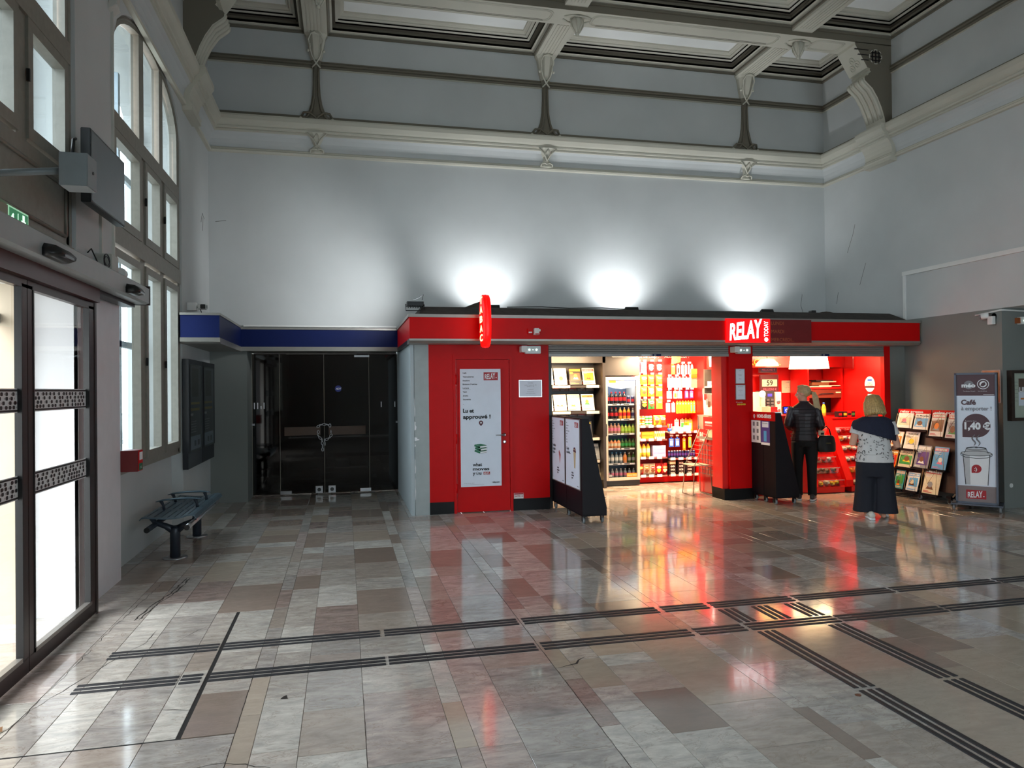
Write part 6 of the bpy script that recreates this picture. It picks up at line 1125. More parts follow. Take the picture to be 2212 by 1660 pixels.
# ================================================================== TROLLEYS AND BOARDS IN THE HALL
TK = mat('trolley_black', (20, 16, 21), .5, var=.1, spec=.2)
def caster(m, x, y):
    m.lathe([(.012, -.014), (.034, -.012), (.036, 0), (.034, .012), (.012, .014)], mat('caster_wheel', (120, 124, 126), .4), (x, y, .037), 14, 'x'); m.lathe([(.013, -.018), (.013, .018)], BLKPL, (x, y, .037), 10, 'x')
    m.box(x-.018, x-.014, y-.02, y+.02, .03, .09, BLKPL); m.box(x+.014, x+.018, y-.02, y+.02, .03, .09, BLKPL); m.box(x-.02, x+.02, y-.025, y+.025, .085, .095, BLKPL)
def poster_block(mb, X, y0, y1, z0, z1, sgn, head, pic):
    """portrait poster on the plane x = X facing -x, reading direction -y"""
    R_ = (0, -1, 0); mb.quad((X, y1, z0), R_, (0, 0, 1), y1-y0, z1-z0, PAPER, .001); h = z1-z0; w = y1-y0
    for i, s_ in enumerate(['Café', 'Viennoiseries', 'Snacking', 'Boissons Fraîches', 'Lecture', 'Tech', 'Jouets', 'Souvenirs']): mb.text(s_, (X, y1-.05*w, z1-.06*h-i*.042*h), .013, INK, r=R_, bold=.02, d=.002)
    relay(mb, X-.002, y1-w*.68, z1-.11*h, w*.26, .075*h, rv=R_)
    for i, s_ in enumerate(head): mb.text(s_, (X, y1-.06*w, z1-.46*h-i*.055*h), .034, INK, r=R_, bold=.03, d=.002)
    for i, s_ in enumerate(('what', 'moves', 'you')): mb.text(s_, (X, y1-w*.42, z0+.20*h-i*.038*h), .026, INK, r=R_, bold=.04, d=.002)
    mb.text('relay.com', (X, y0+w*.06, z0+.03*h), .012, INK, r=R_, bold=.03, align='r', d=.002)
    o = Vector((X, y1-w*.62, z0+.40*h))
    if pic == 'cup':
        mb.poly(o, R_, (0, 0, 1), [(.0, -.09), (.05, -.1), (.075, .1), (-.02, .11)], mat('print_kraft', (200, 176, 136), .5), .002); mb.poly(o, R_, (0, 0, 1), [(-.03, .11), (.085, .1), (.075, .14), (.045, .165), (.0, .165), (-.025, .14)], mat('plum_print', (92, 48, 60), .6), .0025); mb.poly(o, R_, (0, 0, 1), [(-.028, .135), (.078, .128), (.076, .137), (-.028, .144)], MATS['print_kraft'], .003)
    else:
        mb.poly(o, R_, (0, 0, 1), [(-.04, .06), (.0, .08), (.06, .02), (.03, -.05), (.01, -.10), (-.02, -.0)], mat('print_rose', (206, 140, 140), .5), .002); mb.poly(o, R_, (0, 0, 1), [(-.01, .05), (.02, .06), (.035, .02), (.01, .0)], mat('print_rose2', (150, 60, 70), .5), .003)
def trolley(name, lab, X, y0, y1, ztop, depth, loc):
    t = thing(name, lab, 'magazine trolley', loc)
    m = MB(); ym = (y0+y1)/2
    for a, b in ((y0+.03, ym-.004), (ym+.004, y1-.02)): m = MB(); m.box(X, X+.025, a, b, .10, ztop, TK); m.build('back_panel', t)
    for a in (y0, y1-.025): m = MB(); m.prism([(X, .10), (X+depth, .10), (X+depth, .2), (X+.09, ztop), (X, ztop)], 'y', a, a+.028, TK); m.build('side_panel', t)
    for q in range(4):
        z_ = .14+q*(ztop-.3)/4; x_ = X+depth-(depth-.09)*(z_-.1)/(ztop-.1); m = MB(); m.box(X+.025, x_+.01, y0+.028, y1-.025, z_, z_+.012, TK); m.box(x_, x_+.01, y0+.028, y1-.025, z_, z_+.06, TK); m.build('shelf', t)
    m = MB(); m.box(X, X+depth, y0, y1, .095, .105, TK); m.build('base', t)
    for i, (x_, y_) in enumerate(((X+.03, y0+.06), (X+depth-.04, y0+.06), (X+.03, y1-.06), (X+depth-.04, y1-.06), (X+.03, ym))): m = MB(); caster(m, x_, y_); m.build('caster', t)
    return t
t = trolley('magazine_trolley', 'black wheeled display trolley with two white shop posters in front of the snack opening', 2.80, 8.38, 9.68, 1.285, .31, (2.95, 9.0, 0))
for (a, b, hd, pc) in ((8.44, 9.02, ['Grain', 'de folie...'], 'cup'), (9.06, 9.66, ['Emballe', 'Engage...', 'Style...'], 'rose')):
    m = MB(); m.box(2.792, 2.80, a, b, .40, 1.272, SILV); f_ = m.build('poster_frame', t); m = MB(); poster_block(m, 2.792, a+.012, b-.012, .412, 1.26, -1, hd, pc); part(m, 'poster', f_)
m = MB(); m.tube([(3.0, 8.9, .5), (3.12, 8.9, .3), (3.14, 8.9, .2), (3.22, 8.9, .1)], .003, STEEL, 5)
m.loft([[(x_, y_, z_) for y_ in (8.75, 8.95, 9.15)] for x_, z_ in ((3.04, .40), (3.12, .30), (3.13, .20), (3.19, .12), (3.24, .10))], mat('newsprint_dark', (60, 60, 62), .7), cap=False, closed=False); meta(m.build('newspaper'), 'dark newspaper sagging off the back of the poster trolley', 'newspaper')
t = trolley('magazine_trolley', 'black wheeled trolley with red header HORS-SERIES beside the ponytailed woman', 5.82, 8.98, 9.58, 1.28, .36, (6.0, 9.3, 0))
m = MB(); m.box(5.812, 5.82, 8.975, 9.59, 1.165, 1.29, RED); hb = m.build('header_board', t)
m = MB(); m.text('HORS-SÉRIES', (5.812, 9.42, 1.205), .046, WHP, r=(0, -1, 0), bold=.04, width=.36); m.poly((5.812, 9.49, 1.225), (0, -1, 0), (0, 0, 1), [(.024*math.cos(math.radians(a)), .024*math.sin(math.radians(a))) for a in range(-40, 221, 26)]+[(0, -.04)], WHP, .002); m.poly((5.812, 9.49, 1.225), (0, -1, 0), (0, 0, 1), [(.011*math.cos(a), .011*math.sin(a)) for a in [q*.7 for q in range(9)]], RED, .003); part(m, 'lettering', hb)
m = MB(); m.quad((5.819, 9.58, .84), (0, -1, 0), (0, 0, 1), .24, .32, WHP, .002)
for q in range(3):
    for s_ in range(2): m.quad((5.819, 9.54-s_*.1, .88+q*.1), (0, -1, 0), (0, 0, 1), .05, .06, GREYPR, .003)
part(m, 'leaflet', t, 'white leaflet with small pictures')
m = MB(); m.quad((5.819, 9.33, .82), (0, -1, 0), (0, 0, 1), .22, .34, mat('violet_print', (84, 66, 140), .5), .002); m.quad((5.819, 9.30, 1.07), (0, -1, 0), (0, 0, 1), .16, .08, PAPER, .003); m.quad((5.819, 9.26, .87), (0, -1, 0), (0, 0, 1), .07, .15, C('sky'), .003); m.text('Votre presse', (5.819, 9.295, 1.12), .018, INK, r=(0, -1, 0), d=.004); m.quad((5.819, 9.33, .82), (0, -1, 0), (0, 0, 1), .22, .035, WHP, .003); part(m, 'leaflet', t, 'violet leaflet with a blue device')
for i in range(4): place_mag(mag(90+i, .2, .22, 'white', ['cream', 'grey', 'white', 'sky'], None, 'grey'), 'magazine', 'magazine lying in the sloping back of the HORS-SERIES trolley, %s from the top' % ORD[i], (6.0+.05*i, 9.2, .98-.24*i), .9, math.pi/2, 'magazines in the trolley')
# newspaper rack along the right wall, facing -x
t = thing('newspaper_rack', 'black wheeled newspaper rack with red header by the right wall', 'newspaper rack', (8.2, 8.9, 0))
y0, y1 = 8.22, 9.52
m = MB(); m.prism([(8.02, .12), (8.46, .12), (8.46, 1.25), (8.33, 1.27), (8.30, 1.27), (8.06, .16)], 'y', y0, y0+.03, TK); m.build('side_panel', t); m = MB(); m.prism([(8.02, .12), (8.46, .12), (8.46, 1.25), (8.33, 1.27), (8.30, 1.27), (8.06, .16)], 'y', y1-.03, y1, TK); m.build('side_panel', t)
BW = mat('rack_brown', (58, 36, 28), .45); m = MB(); m.add([(8.08, y0, .16), (8.08, y1, .16), (8.31, y1, 1.25), (8.31, y0, 1.25)], [(0, 3, 2, 1)], BW); m.box(8.3, 8.46, y0, y1, .12, .16, TK); m.build('sloping_panel', t)
for a, b in ((y0, 8.86), (8.88, y1)):
    m = MB(); m.prism([(8.285, 1.19), (8.295, 1.19), (8.31, 1.285), (8.30, 1.285)], 'y', a, b, RED); hb = m.build('header', t); m = MB(); m.text('relay presse', (8.292, b-.05, 1.235), .034, WHP, r=(0, -1, 0), bold=.03, width=(b-a)*.7, d=.004); m.poly((8.292, b-.55, 1.24), (0, -1, 0), (0, 0, 1), [(.03*math.cos(q*.6), .03*math.sin(q*.6)) for q in range(11)], WHP, .005) if a == y0 else None; part(m, 'lettering', hb)
rk = [  # (y centre, z bottom, w, h, bg, palette, title, label)
 (9.30, .99, .30, .23, 'white', ['white', 'cream', 'pink', 'grey'], None, 'white newspaper, top row beside the fair-haired woman'), (8.98, .98, .28, .24, 'white', ['white', 'sky', 'brown', 'white'], 'le Monde', 'newspaper with a small central title, second in the top row'),
 (8.68, .90, .25, .34, 'white', ['red', 'brown', 'orange', 'grey'], None, 'newspaper with dark brown front page, third in the top row'), (8.40, .89, .23, .34, 'white', ['red', 'grey', 'brown', 'green'], None, 'grey and red tabloid at the right end of the top row'),
 (9.40, .70, .22, .24, 'white', ['white', 'orange', 'cream', 'red'], None, 'white paper with curled edge, left end of the second row'), (9.11, .69, .27, .26, 'white', ['white', 'cream', 'yellow', 'grey'], 'TRIBUNE', 'cream newspaper with wide title, second row'),
 (9.16, .42, .27, .25, 'cream', ['cream', 'green', 'brown', 'yellow'], "L'ÉQUIPE", 'newspaper with green picture and yellow corner, third row'), (8.86, .44, .27, .33, 'grey', ['white', 'purple', 'brown', 'white'], None, 'purple and grey folded newspaper in the middle of the rack'),
 (8.54, .45, .25, .32, 'sky', ['pink', 'sky', 'white', 'pink'], None, 'light blue magazine with pink and red header, right end of the third row'), (9.42, .40, .16, .26, 'orange', ['yellow', 'red', 'orange', 'white'], None, 'orange magazine half hidden at the left of the third row'),
 (9.22, .10, .18, .28, 'teal', ['cream', 'green', 'brown', 'orange'], None, 'green magazine with dark round picture, bottom row'), (8.96, .10, .22, .27, 'white', ['sky', 'sky', 'cream', 'brown'], None, 'magazine with blue sky and town picture, bottom row'), (8.62, .10, .29, .36, 'cream', ['red', 'cream', 'grey', 'brown'], None, 'large cream paper with red header and curled corner, bottom row right'), (9.42, .12, .13, .24, 'orange', ['red', 'orange', 'yellow', 'green'], None, 'orange magazine at the left end of the bottom row')]
for i, (yc, z_, w_, h_, bg_, cc_, ti, lab) in enumerate(rk):
    xb = 8.05+(z_-.12)*.212-.045; o = place_mag(mag(200+i, w_, h_, bg_, cc_, ti, 'black' if ti else 'white'), 'newspaper', lab, (xb, yc, z_+.015), .26, -math.pi/2, 'papers in the wheeled rack', 'newspaper')
    m = MB(); m.box(xb-.035, xb+.06, yc-w_/2-.015, yc+w_/2+.015, z_-.012, z_, TK); m.box(xb-.035, xb-.028, yc-w_/2-.015, yc+w_/2+.015, z_, z_+.02, TK); pk_ = m.build('pocket', t)
    m = MB(); zz = z_+h_; X_ = xb-.03; m.tube([(X_, yc+w_*.48, z_+.01), (X_+.04, yc+w_*.42, zz), (X_+.0, yc, z_+h_*.45), (X_+.04, yc-w_*.42, zz), (X_, yc-w_*.48, z_+.01)], .0032, mat('brass_wire', (200, 176, 130), .35, .5), 5); m.build('wire', pk_)
for x_, y_ in ((8.06, 8.32), (8.4, 8.32), (8.06, 8.85), (8.06, 9.4), (8.4, 9.4)): m = MB(); caster(m, x_, y_); m.box(x_-.03, x_+.04, y_-.04, y_+.04, .09, .125, TK); m.build('caster', t)
# cafe board on wheels
t = thing('cafe_board', 'tall wheeled advertising board for take-away coffee at 1,40 euro', 'advertising board', (8.02, 7.85, 0), rz=math.radians(-49.5))
BG = mat('board_grey', (92, 98, 112), .4); PL = mat('poster_plum', (84, 56, 62), .5); W2 = .235
m = MB(); m.box(-W2, W2, 0, .26, .09, 1.80, mat('board_side_dark', (50, 40, 42), .5)); bd = m.build('cabinet', t, world=False)
m = MB()
for (a, b, c_, d_) in ((-W2, -W2+.022, .09, 1.80), (W2-.022, W2, .09, 1.80), (-W2, W2, 1.775, 1.80), (-W2, W2, .09, .115)): m.box(a, b, -.02, 0, c_, d_, BG)
fr = m.build('frame', t, world=False)
m = MB(); pw = 2*(W2-.022); PX = -W2+.022; m.quad((PX, -.004, .115), (1, 0, 0), (0, 0, 1), pw, 1.66, PAPER); po = m.build('poster', fr, world=False)
m = MB(); R_, U_ = (1, 0, 0), (0, 0, 1); Y_ = -.005
def bx0(a, b, w_, h_, mm, k=1): m.quad((PX+a*pw, Y_, .115+b*1.66), R_, U_, w_*pw, h_*1.66, mm, .0006*k)
def tx(s_, a, b, h_, mm, **kw): m.text(s_, (PX+a*pw, Y_, .115+b*1.66), h_, mm, d=.003, **kw)
bx0(0, .835, 1, .165, PL); bx0(0, 0, 1, .125, mat('poster_taupe', (132, 118, 118), .5)); bx0(.7, .843, .28, .002, WHP, 2)
m.poly((PX+.33*pw, Y_, .115+.92*1.66), R_, U_, [(.056*math.cos(q*.42), .056*math.sin(q*.42)) for q in range(15)], GREYPR, .0012); tx('méo', .14, .902, .05, WHP, bold=.05, width=.155); tx('Torréfacteur français', .18, .868, .011, WHP)
m.poly((PX+.70*pw, Y_, .115+.925*1.66), R_, U_, [(.066*math.cos(q*.35), .066*math.sin(q*.35)) for q in range(18)], WHP, .0012); m.poly((PX+.70*pw, Y_, .115+.925*1.66), R_, U_, [(.058*math.cos(q*.35), .058*math.sin(q*.35)) for q in range(18)], PL, .0018); m.poly((PX+.70*pw, Y_, .115+.925*1.66), R_, U_, [(.04*math.cos(q*.4), .04*math.sin(q*.4)) for q in range(16)], WHP, .0024); m.poly((PX+.70*pw, Y_, .115+.925*1.66), R_, U_, [(-.03, -.02), (.0, -.03), (.03, -.005), (.02, .025), (-.005, .02), (-.02, .005)], PL, .003); tx('issu de cultures', .57, .868, .011, WHP)
tx('Café', .12, .765, .062, PL, bold=.04); tx('à emporter !', .12, .72, .05, GREYPR, bold=.02, width=.335)
m.poly((PX+.51*pw, Y_, .115+.60*1.66), R_, U_, [(.155*math.cos(math.radians(a)), .155*math.sin(math.radians(a))) for a in range(-90, 181, 12)]+[(-.155, -.155)], PL, .001)
tx('À partir de / From', .22, .632, .012, WHP); tx('1,40 €', .20, .572, .085, WHP, bold=.05, width=.285)
for dx_ in (0, .05): m.tube([(PX+pw*.44+dx_+.018*math.sin(q*.8), Y_-.003, .115+1.66*.455+q*.016-.02) for q in range(10)], [.003+.006*math.sin(q*.33) for q in range(10)], GREYPR, 5)
LN = INK; cxp = PX+.50*pw; zc = .115+1.66*.36
def outl(pts, w_=.0035, cl=True): m.tube([(cxp+a, Y_-.002, zc+b) for a, b in pts], w_, LN, 5, closed=cl)
def fill(pts, mm, d_): m.poly((cxp, Y_, zc), R_, U_, pts, mm, d_)
GRP2 = mat('cup_grey', (190, 190, 192), .5)
cup = [(-.148, .02), (-.125, -.39), (.125, -.39), (.148, .02)]; fill([(-.148, .02), (-.125, -.375), (.125, -.375), (.148, .02)][::1], WHP, .001); fill([(-.148, .02), (-.125, -.375), (-.07, -.375), (-.075, .02)], GRP2, .0015); outl([(-.148, .02), (-.122, -.375)], cl=False); outl([(.148, .02), (.122, -.375)], cl=False)
lid = [(.172*math.cos(q*.35), .035+.032*math.sin(q*.35)) for q in range(18)]; fill(lid, GRP2, .002); outl(lid); l2 = [(-.172, .035), (-.172, .01), (-.12, -.018), (0, -.028), (.12, -.018), (.172, .01), (.172, .035)]; outl(l2, cl=False)
fill([(-.13, .04), (-.105, .10), (.105, .10), (.13, .04), (.06, .022), (-.06, .022)], GRP2, .0026); outl([(-.13, .04), (-.108, .10), (0, .122), (.108, .10), (.13, .04)], cl=False); outl([(.11*math.cos(q*.35), .10+.02*math.sin(q*.35)) for q in range(18)]); fill([(.02*math.cos(q*.6), .11+.005*math.sin(q*.6)) for q in range(11)], INK, .004)
fill([(.055*math.cos(math.radians(a)), -.165+.055*math.sin(math.radians(a))) for a in range(-90, 181, 15)]+[(-.055, -.22)], REDP, .003); m.text(':)', (cxp-.025, Y_, zc-.19), .045, WHP, d=.006, bold=.02)
relay(m, PX+.22*pw, Y_, .155, pw*.52, .115); lt_ = m.build('lettering', po, world=False)
m = MB(); m.box(-W2-.05, W2+.05, -.08, .3, .075, .09, BG); m.build('base_plate', t, world=False)
for x_, y_ in ((-W2-.02, -.05), (W2+.02, -.05), (W2+.02, .27), (-W2-.02, .27)): m = MB(); caster(m, x_, y_); m.build('caster', t, world=False)
# ================================================================== PEOPLE
SKIN = mat('skin', (206, 150, 124), .55, var=.04, vs=20)
def remesh(mb, name, parent, vox=.008, sm=3, label=None):
    """fuse overlapping limbs into one continuous surface"""
    o = mb.build(name, parent, world=False); r = o.modifiers.new('r', 'REMESH'); r.mode = 'VOXEL'; r.voxel_size = vox; r.use_smooth_shade = True
    s = o.modifiers.new('s', 'SMOOTH'); s.iterations = sm; s.factor = .5
    bpy.context.view_layer.update(); dg = bpy.context.evaluated_depsgraph_get(); me = bpy.data.meshes.new_from_object(o.evaluated_get(dg))
    mats = list(o.data.materials); o.modifiers.clear(); o.data = me; me.name = name
    if not me.materials:
        for q in mats: me.materials.append(q)
    if label: o['label'] = label
    return o
def ring(cx, cy, cz, rx, ry, n=16, tilt=0, p=2.3):
    out = []
    for k in range(n):
        a = 2*math.pi*k/n; x = rx*math.copysign(abs(math.cos(a))**(2/p), math.cos(a)); y = ry*math.copysign(abs(math.sin(a))**(2/p), math.sin(a)); out.append((cx+x, cy+y, cz+y*tilt))
    return out
def hand(m, w, d, nrm, side, s=1.):
    """five bent fingers on a palm; w wrist, d pointing direction, nrm palm normal, side towards the thumb"""
    w, d, nn = Vector(w), Vector(d).normalized(), Vector(nrm).normalized(); sd = d.cross(nn).normalized()*side
    p = [w, w+d*.04*s, w+d*.085*s]; m.tube([w-d*.03, p[0]], [.026*s, .025*s], SKIN, 8)
    for k in (-1, 0, 1): m.tube([w+sd*k*.008, w+d*.045*s+sd*k*.018*s, w+d*.088*s+sd*k*.026*s], [.018*s, .015*s, .012*s], SKIN, 6)
    for k, l in enumerate((.068, .078, .072, .056)):
        b = w+d*.085*s+sd*(.032-.021*k)*s; m.tube([b-d*.02, b, b+d*l*.45*s+nn*.012*s, b+d*l*.75*s+nn*.034*s, b+d*l*.8*s+nn*.052*s], [.0095*s, .0092*s, .0085*s, .008*s, .0065*s], SKIN, 6)
    b = w+d*.025*s+sd*.02*s; m.tube([b-sd*.01, b+sd*.03*s+d*.02*s+nn*.01, b+sd*.042*s+d*.045*s+nn*.022*s, b+sd*.04*s+d*.066*s+nn*.032*s], [.013*s, .0115*s, .0095*s, .008*s], SKIN, 6)
def head(m, c, yaw, pitch=0, s=1.):
    """skull, jaw, nose, lips and ears; face looks along +y before turning"""
    M_ = Matrix.Translation(c) @ Matrix.Rotation(yaw, 4, 'Z') @ Matrix.Rotation(pitch, 4, 'X')
    T = MB(); T.sphere((0, -.012, .03), 1, SKIN, 16, 12, (.076*s, .094*s, .088*s)); T.sphere((0, .022, -.035), 1, SKIN, 14, 10, (.058*s, .066*s, .078*s)); T.sphere((0, .05, -.085), 1, SKIN, 10, 8, (.028*s, .026*s, .022*s))
    T.tube([(0, .075*s, .03), (0, .098*s, -.008), (0, .108*s, -.026), (0, .085*s, -.034)], [.009, .011, .014, .009], SKIN, 8); T.tube([(-.02, .085*s, -.056), (0, .092*s, -.054), (.02, .085*s, -.056)], [.006, .009, .006], SKIN, 6); T.tube([(-.035, .074*s, .034), (0, .084*s, .036), (.035, .074*s, .034)], .009, SKIN, 6)
    for sg in (-1, 1): T.lathe([(.004, -.008), (.022, -.006), (.026, 0), (.022, .006), (.004, .008)], SKIN, (sg*.078*s, -.005, -.012), 10, 'x', sx=1.0, sy=.7)
    m.add([M_ @ Vector(v) for v in T.v], T.f, SKIN, True)
    e = MB()
    for sg in (-1, 1):
        e.add([M_ @ Vector(v) for v in MB().sphere((sg*.029, .07*s, .012), .0125, WHITE, 10, 8).v], MB().sphere((0, 0, 0), 1, WHITE, 10, 8).f, mat('eye_white', (230, 226, 220), .3), True); e.add([M_ @ Vector(v) for v in MB().sphere((sg*.03, .0795*s, .012), .006, INK, 8, 6).v], MB().sphere((0, 0, 0), 1, INK, 8, 6).f, mat('iris_dark', (50, 60, 70), .2), True)
        e.tube([M_ @ Vector(q) for q in ((sg*.045, .074*s, .036), (sg*.03, .084*s, .041), (sg*.014, .085*s, .037))], .0035, mat('brow', (120, 96, 66), .8), 5)
    e.tube([M_ @ Vector(q) for q in ((-.022, .086*s, -.058), (0, .098*s, -.056), (.022, .086*s, -.058))], .0045, mat('lips', (176, 96, 90), .5), 6)
    return e, M_
def shoe(t, x, y, yaw, c1, c2, lift=0):
    m = MB(); S_ = [(-.10, .030, .034, .055), (-.085, .036, .05, .075), (-.04, .038, .052, .082), (.0, .038, .045, .07), (.05, .044, .032, .05), (.10, .046, .025, .038), (.135, .036, .02, .03), (.15, .016, .014, .02)]
    def P(v): c, s = math.cos(yaw), math.sin(yaw); h = lift*max(0, -(v[1]-.1))*1.2; return (x+v[0]*c-v[1]*s, y+v[0]*s+v[1]*c, v[2]+h)
    up = MB(); up.loft([[(rx*math.cos(a), yy, .022+hz*.5+hz*.5*math.sin(a)) for a in [k*math.pi/6 for k in range(12)]] for yy, rx, rz_, hz in S_], c1); so = MB(); so.loft([[(rx*1.06*math.cos(a), yy, .014+.013*math.copysign(abs(math.sin(a))**.4, math.sin(a))) for a in [k*math.pi/6 for k in range(12)]] for yy, rx, rz_, hz in S_], c2)
    m.add([P(v) for v in up.v], up.f, c1, True); o = m.build('shoe', t, world=False); m = MB(); m.add([P(v) for v in so.v], so.f, c2, True); m.build('sole', o, world=False)
    m = MB()
    for q in range(4): m.tube([P((-.022, .01+q*.02, .092-q*.008)), P((0, .012+q*.02, .098-q*.009)), P((.022, .01+q*.02, .092-q*.008))], .0028, WHP, 5)
    m.build('lace', o, world=False)
def strands(m, mt, roots, n, ws, seed=1):
    """hair locks: tapering tubes following control curves"""
    r = random.Random(seed)
    for k in range(n):
        f = k/(n-1); i = min(int(f*(len(roots)-1)), len(roots)-2); g = f*(len(roots)-1)-i
        pts = [Vector(a)*(1-g)+Vector(b)*g+Vector((r.uniform(-.003, .003),)*3) for a, b in zip(roots[i], roots[i+1])]
        L_ = len(pts); m.tube(pts, [ws*(.7+.5*math.sin(math.pi*(q+.5)/L_))*(1 if q < L_-1 else .35) for q in range(L_)], mt, 6)
# ---- woman with ponytail
t = thing('person', 'woman with long blond ponytail in a dark quilted jacket standing at the counter', 'person', (6.50, 9.30, 0), rz=math.radians(-30))
JK = mat('dark_quilted_jacket', (44, 34, 40), .38, var=.15, vs=40); TRB = mat('black_trousers', (14, 13, 15), .8, var=.2); HB = mat('pale_blond_hair', (186, 160, 118), .45, var=.2, vs=60); HB2 = mat('blond_hair_dark', (120, 92, 58), .5, var=.2, vs=60)  # the darker blond is for the ponytail knot
b = MB()
for sg in (-1, 1): b.tube([(sg*.09, .0, .88), (sg*.095, .01, .5), (sg*.095, -.01, .1), (sg*.095, .0, .06)], [.08, .055, .038, .04], SKIN, 10); b.tube([(sg*.095, -.03, .04), (sg*.1, .1, .035)], [.03, .026], SKIN, 8)
b.loft([ring(0, 0, .84, .15, .10), ring(0, 0, .95, .155, .11), ring(0, .01, 1.1, .125, .09), ring(0, .01, 1.25, .155, .105), ring(0, .005, 1.34, .15, .085), ring(0, .0, 1.39, .07, .055)], SKIN)
b.tube([(0, 0, 1.36), (0, .01, 1.43), (-.005, .02, 1.49)], [.055, .048, .05], SKIN, 12)
LA = [(-.155, 0, 1.335), (-.225, -.03, 1.10), (-.17, .17, 1.03)]; RA = [(.155, 0, 1.335), (.225, -.02, 1.09), (.20, .16, 1.0)]
for A in (LA, RA): b.tube(A, [.046, .036, .026], SKIN, 10)
hand(b, LA[2], (.3, 1, .1), (0, 0, -1), -1); hand(b, RA[2], (-.2, 1, -.1), (0, 0, 1), -1)
e, HM = head(b, Vector((-.01, .02, 1.54)), math.radians(80), -.02, .97)
remesh(b, 'body', t, .0065); o = e.build('face', t, world=False)
j = MB(); j.loft([ring(0, 0, .86, .185, .135), ring(0, 0, .92, .18, .13), ring(0, 0, 1.02, .16, .12), ring(0, .0, 1.12, .16, .12), ring(0, .0, 1.25, .19, .125), ring(0, 0, 1.33, .185, .105), ring(0, 0, 1.385, .11, .08), ring(0, .005, 1.42, .068, .062)], JK)
for A in (LA, RA):
    A = [Vector(q) for q in A]; pts = []; rr = []
    for k in range(9): f = k/8; p = A[0].lerp(A[1], f*2) if f < .5 else A[1].lerp(A[2], (f-.5)*2); pts.append(p); rr.append((.072-.024*f)*(1 if k % 2 else .93))
    j.tube(pts[:-1]+[A[1].lerp(A[2], .9)], rr, JK, 12)
remesh(j, 'jacket', t, .008, 2)
q_ = MB()
for k in range(9):
    z_ = .90+k*.052; rx = .168+.02*abs(k-3.5)/4+.004; ry = .126; q_.tube([(p[0], p[1], p[2]) for p in ring(0, 0, z_, rx, ry, 20)], .0035, mat('quilt_seam', (20, 15, 18), .6), 4, closed=True)
q_ = q_.build('quilt_seams', t, world=False); q_['kind'] = 'stuff'
tr = MB(); tr.loft([ring(0, 0, .95, .155, .115), ring(0, -.005, .86, .178, .128), ring(0, 0, .78, .175, .125)], TRB)
for sg in (-1, 1): tr.loft([ring(sg*.088, -.0, .84, .095, .12), ring(sg*.092, 0, .68, .088, .10), ring(sg*.095, .005, .48, .07, .08), ring(sg*.095, -.005, .25, .064, .074), ring(sg*.095, -.01, .07, .062, .078)], TRB)
remesh(tr, 'trousers', t, .009, 3); shoe(t, -.095, .0, .1, mat('dark_sneaker', (70, 66, 66), .6), WHP); shoe(t, .10, -.02, -.2, mat('dark_sneaker', 0) if False else MATS['dark_sneaker'], WHP)
hr = MB(); HMs = lambda p: tuple(HM @ Vector(p)); 
cap_ = MB(); cap_.sphere((0, -.018, .036), 1, HB, 22, 14, (.081, .098, .092)); keep = [f for f in cap_.f if sum(cap_.v[i][2]+cap_.v[i][1]*-.9 for i in f)/len(f) > -.012]
hr.add([HM @ Vector(v) for v in cap_.v], keep, HB, True)
for k in range(14): a = math.pi*k/13; hr.tube([HMs((.084*math.cos(a)*s_, .07-.0*k, .03+.1*math.sin(a)*s_) if i == 0 else ((.083*math.cos(a), 0, .04+.088*math.sin(a)) if i == 1 else ((.06*math.cos(a), -.07, .03+.06*math.sin(a)) if i == 2 else (.012*math.cos(a), -.108, .012)))) for i, s_ in enumerate((.86, 1, 1, 1))], [.006, .008, .007, .006], HB, 5)
hr.build('hair', t, world=False)
pn = MB(); pt = HM @ Vector((0, -.115, .01)); pn.sphere(tuple(pt), .026, HB2, 10, 8)
strands(pn, HB, [[(pt.x, pt.y, pt.z), (pt.x+.03+dx*.5, pt.y-.02, pt.z+.0), (pt.x+.045+dx, pt.y-.04, pt.z-.06), (pt.x+.055+dx, pt.y-.05, pt.z-.14), (pt.x+.07+dx*1.3, pt.y-.05, pt.z-.22), (pt.x+.085+dx*.6, pt.y-.04, pt.z-.28)] for dx in (-.028, -.01, .01, .028)], 12, .014, 5); pn.build('ponytail', t, world=False)
m = MB(); m.tube([(p[0], p[1], p[2]) for p in ring(0, .005, 1.425, .062, .056, 16)], .012, JK, 6, closed=True); m.build('collar', t, world=False)
t2 = thing('handbag', 'black handbag hanging from the forearm of the woman with the ponytail', 'bag', (6.76, 9.16, .70))
m = MB(); BK = mat('black_bag_leather', (12, 12, 14), .55, var=.3, vs=30); m.loft([[(x_, y_, z_) for x_, y_, z_ in [(w_*math.cos(a), .055*math.sin(a)*(1.3 if z_ < .1 else 1), z_) for a in [k*math.pi/8 for k in range(16)]]] for z_, w_ in ((0, .12), (.02, .145), (.12, .15), (.2, .13), (.235, .10))], BK); m.build('bag_body', t2, world=False)
m = MB(); m.tube([(-.09, .0, .22), (-.07, .0, .32), (-.0, .0, .37), (.05, 0, .32), (.08, 0, .22)], .009, BK, 8); m.build('strap', t2, world=False); m = MB(); m.rbox(-.05, .03, -.064, -.056, .12, .135, mat('dark_gold_clasp', (110, 100, 70), .4, .7), .006, 'y'); m.build('clasp', t2, world=False)
m = MB(); m.box(-.11, -.04, -.02, .02, .24, .31, C('cream')); m.box(-.10, -.05, -.022, -.02, .25, .28, INK); meta(m.build('magazine_in_hand', None), 'folded pale paper tucked by the handbag strap', 'paper').location = (6.74, 9.14, .70)
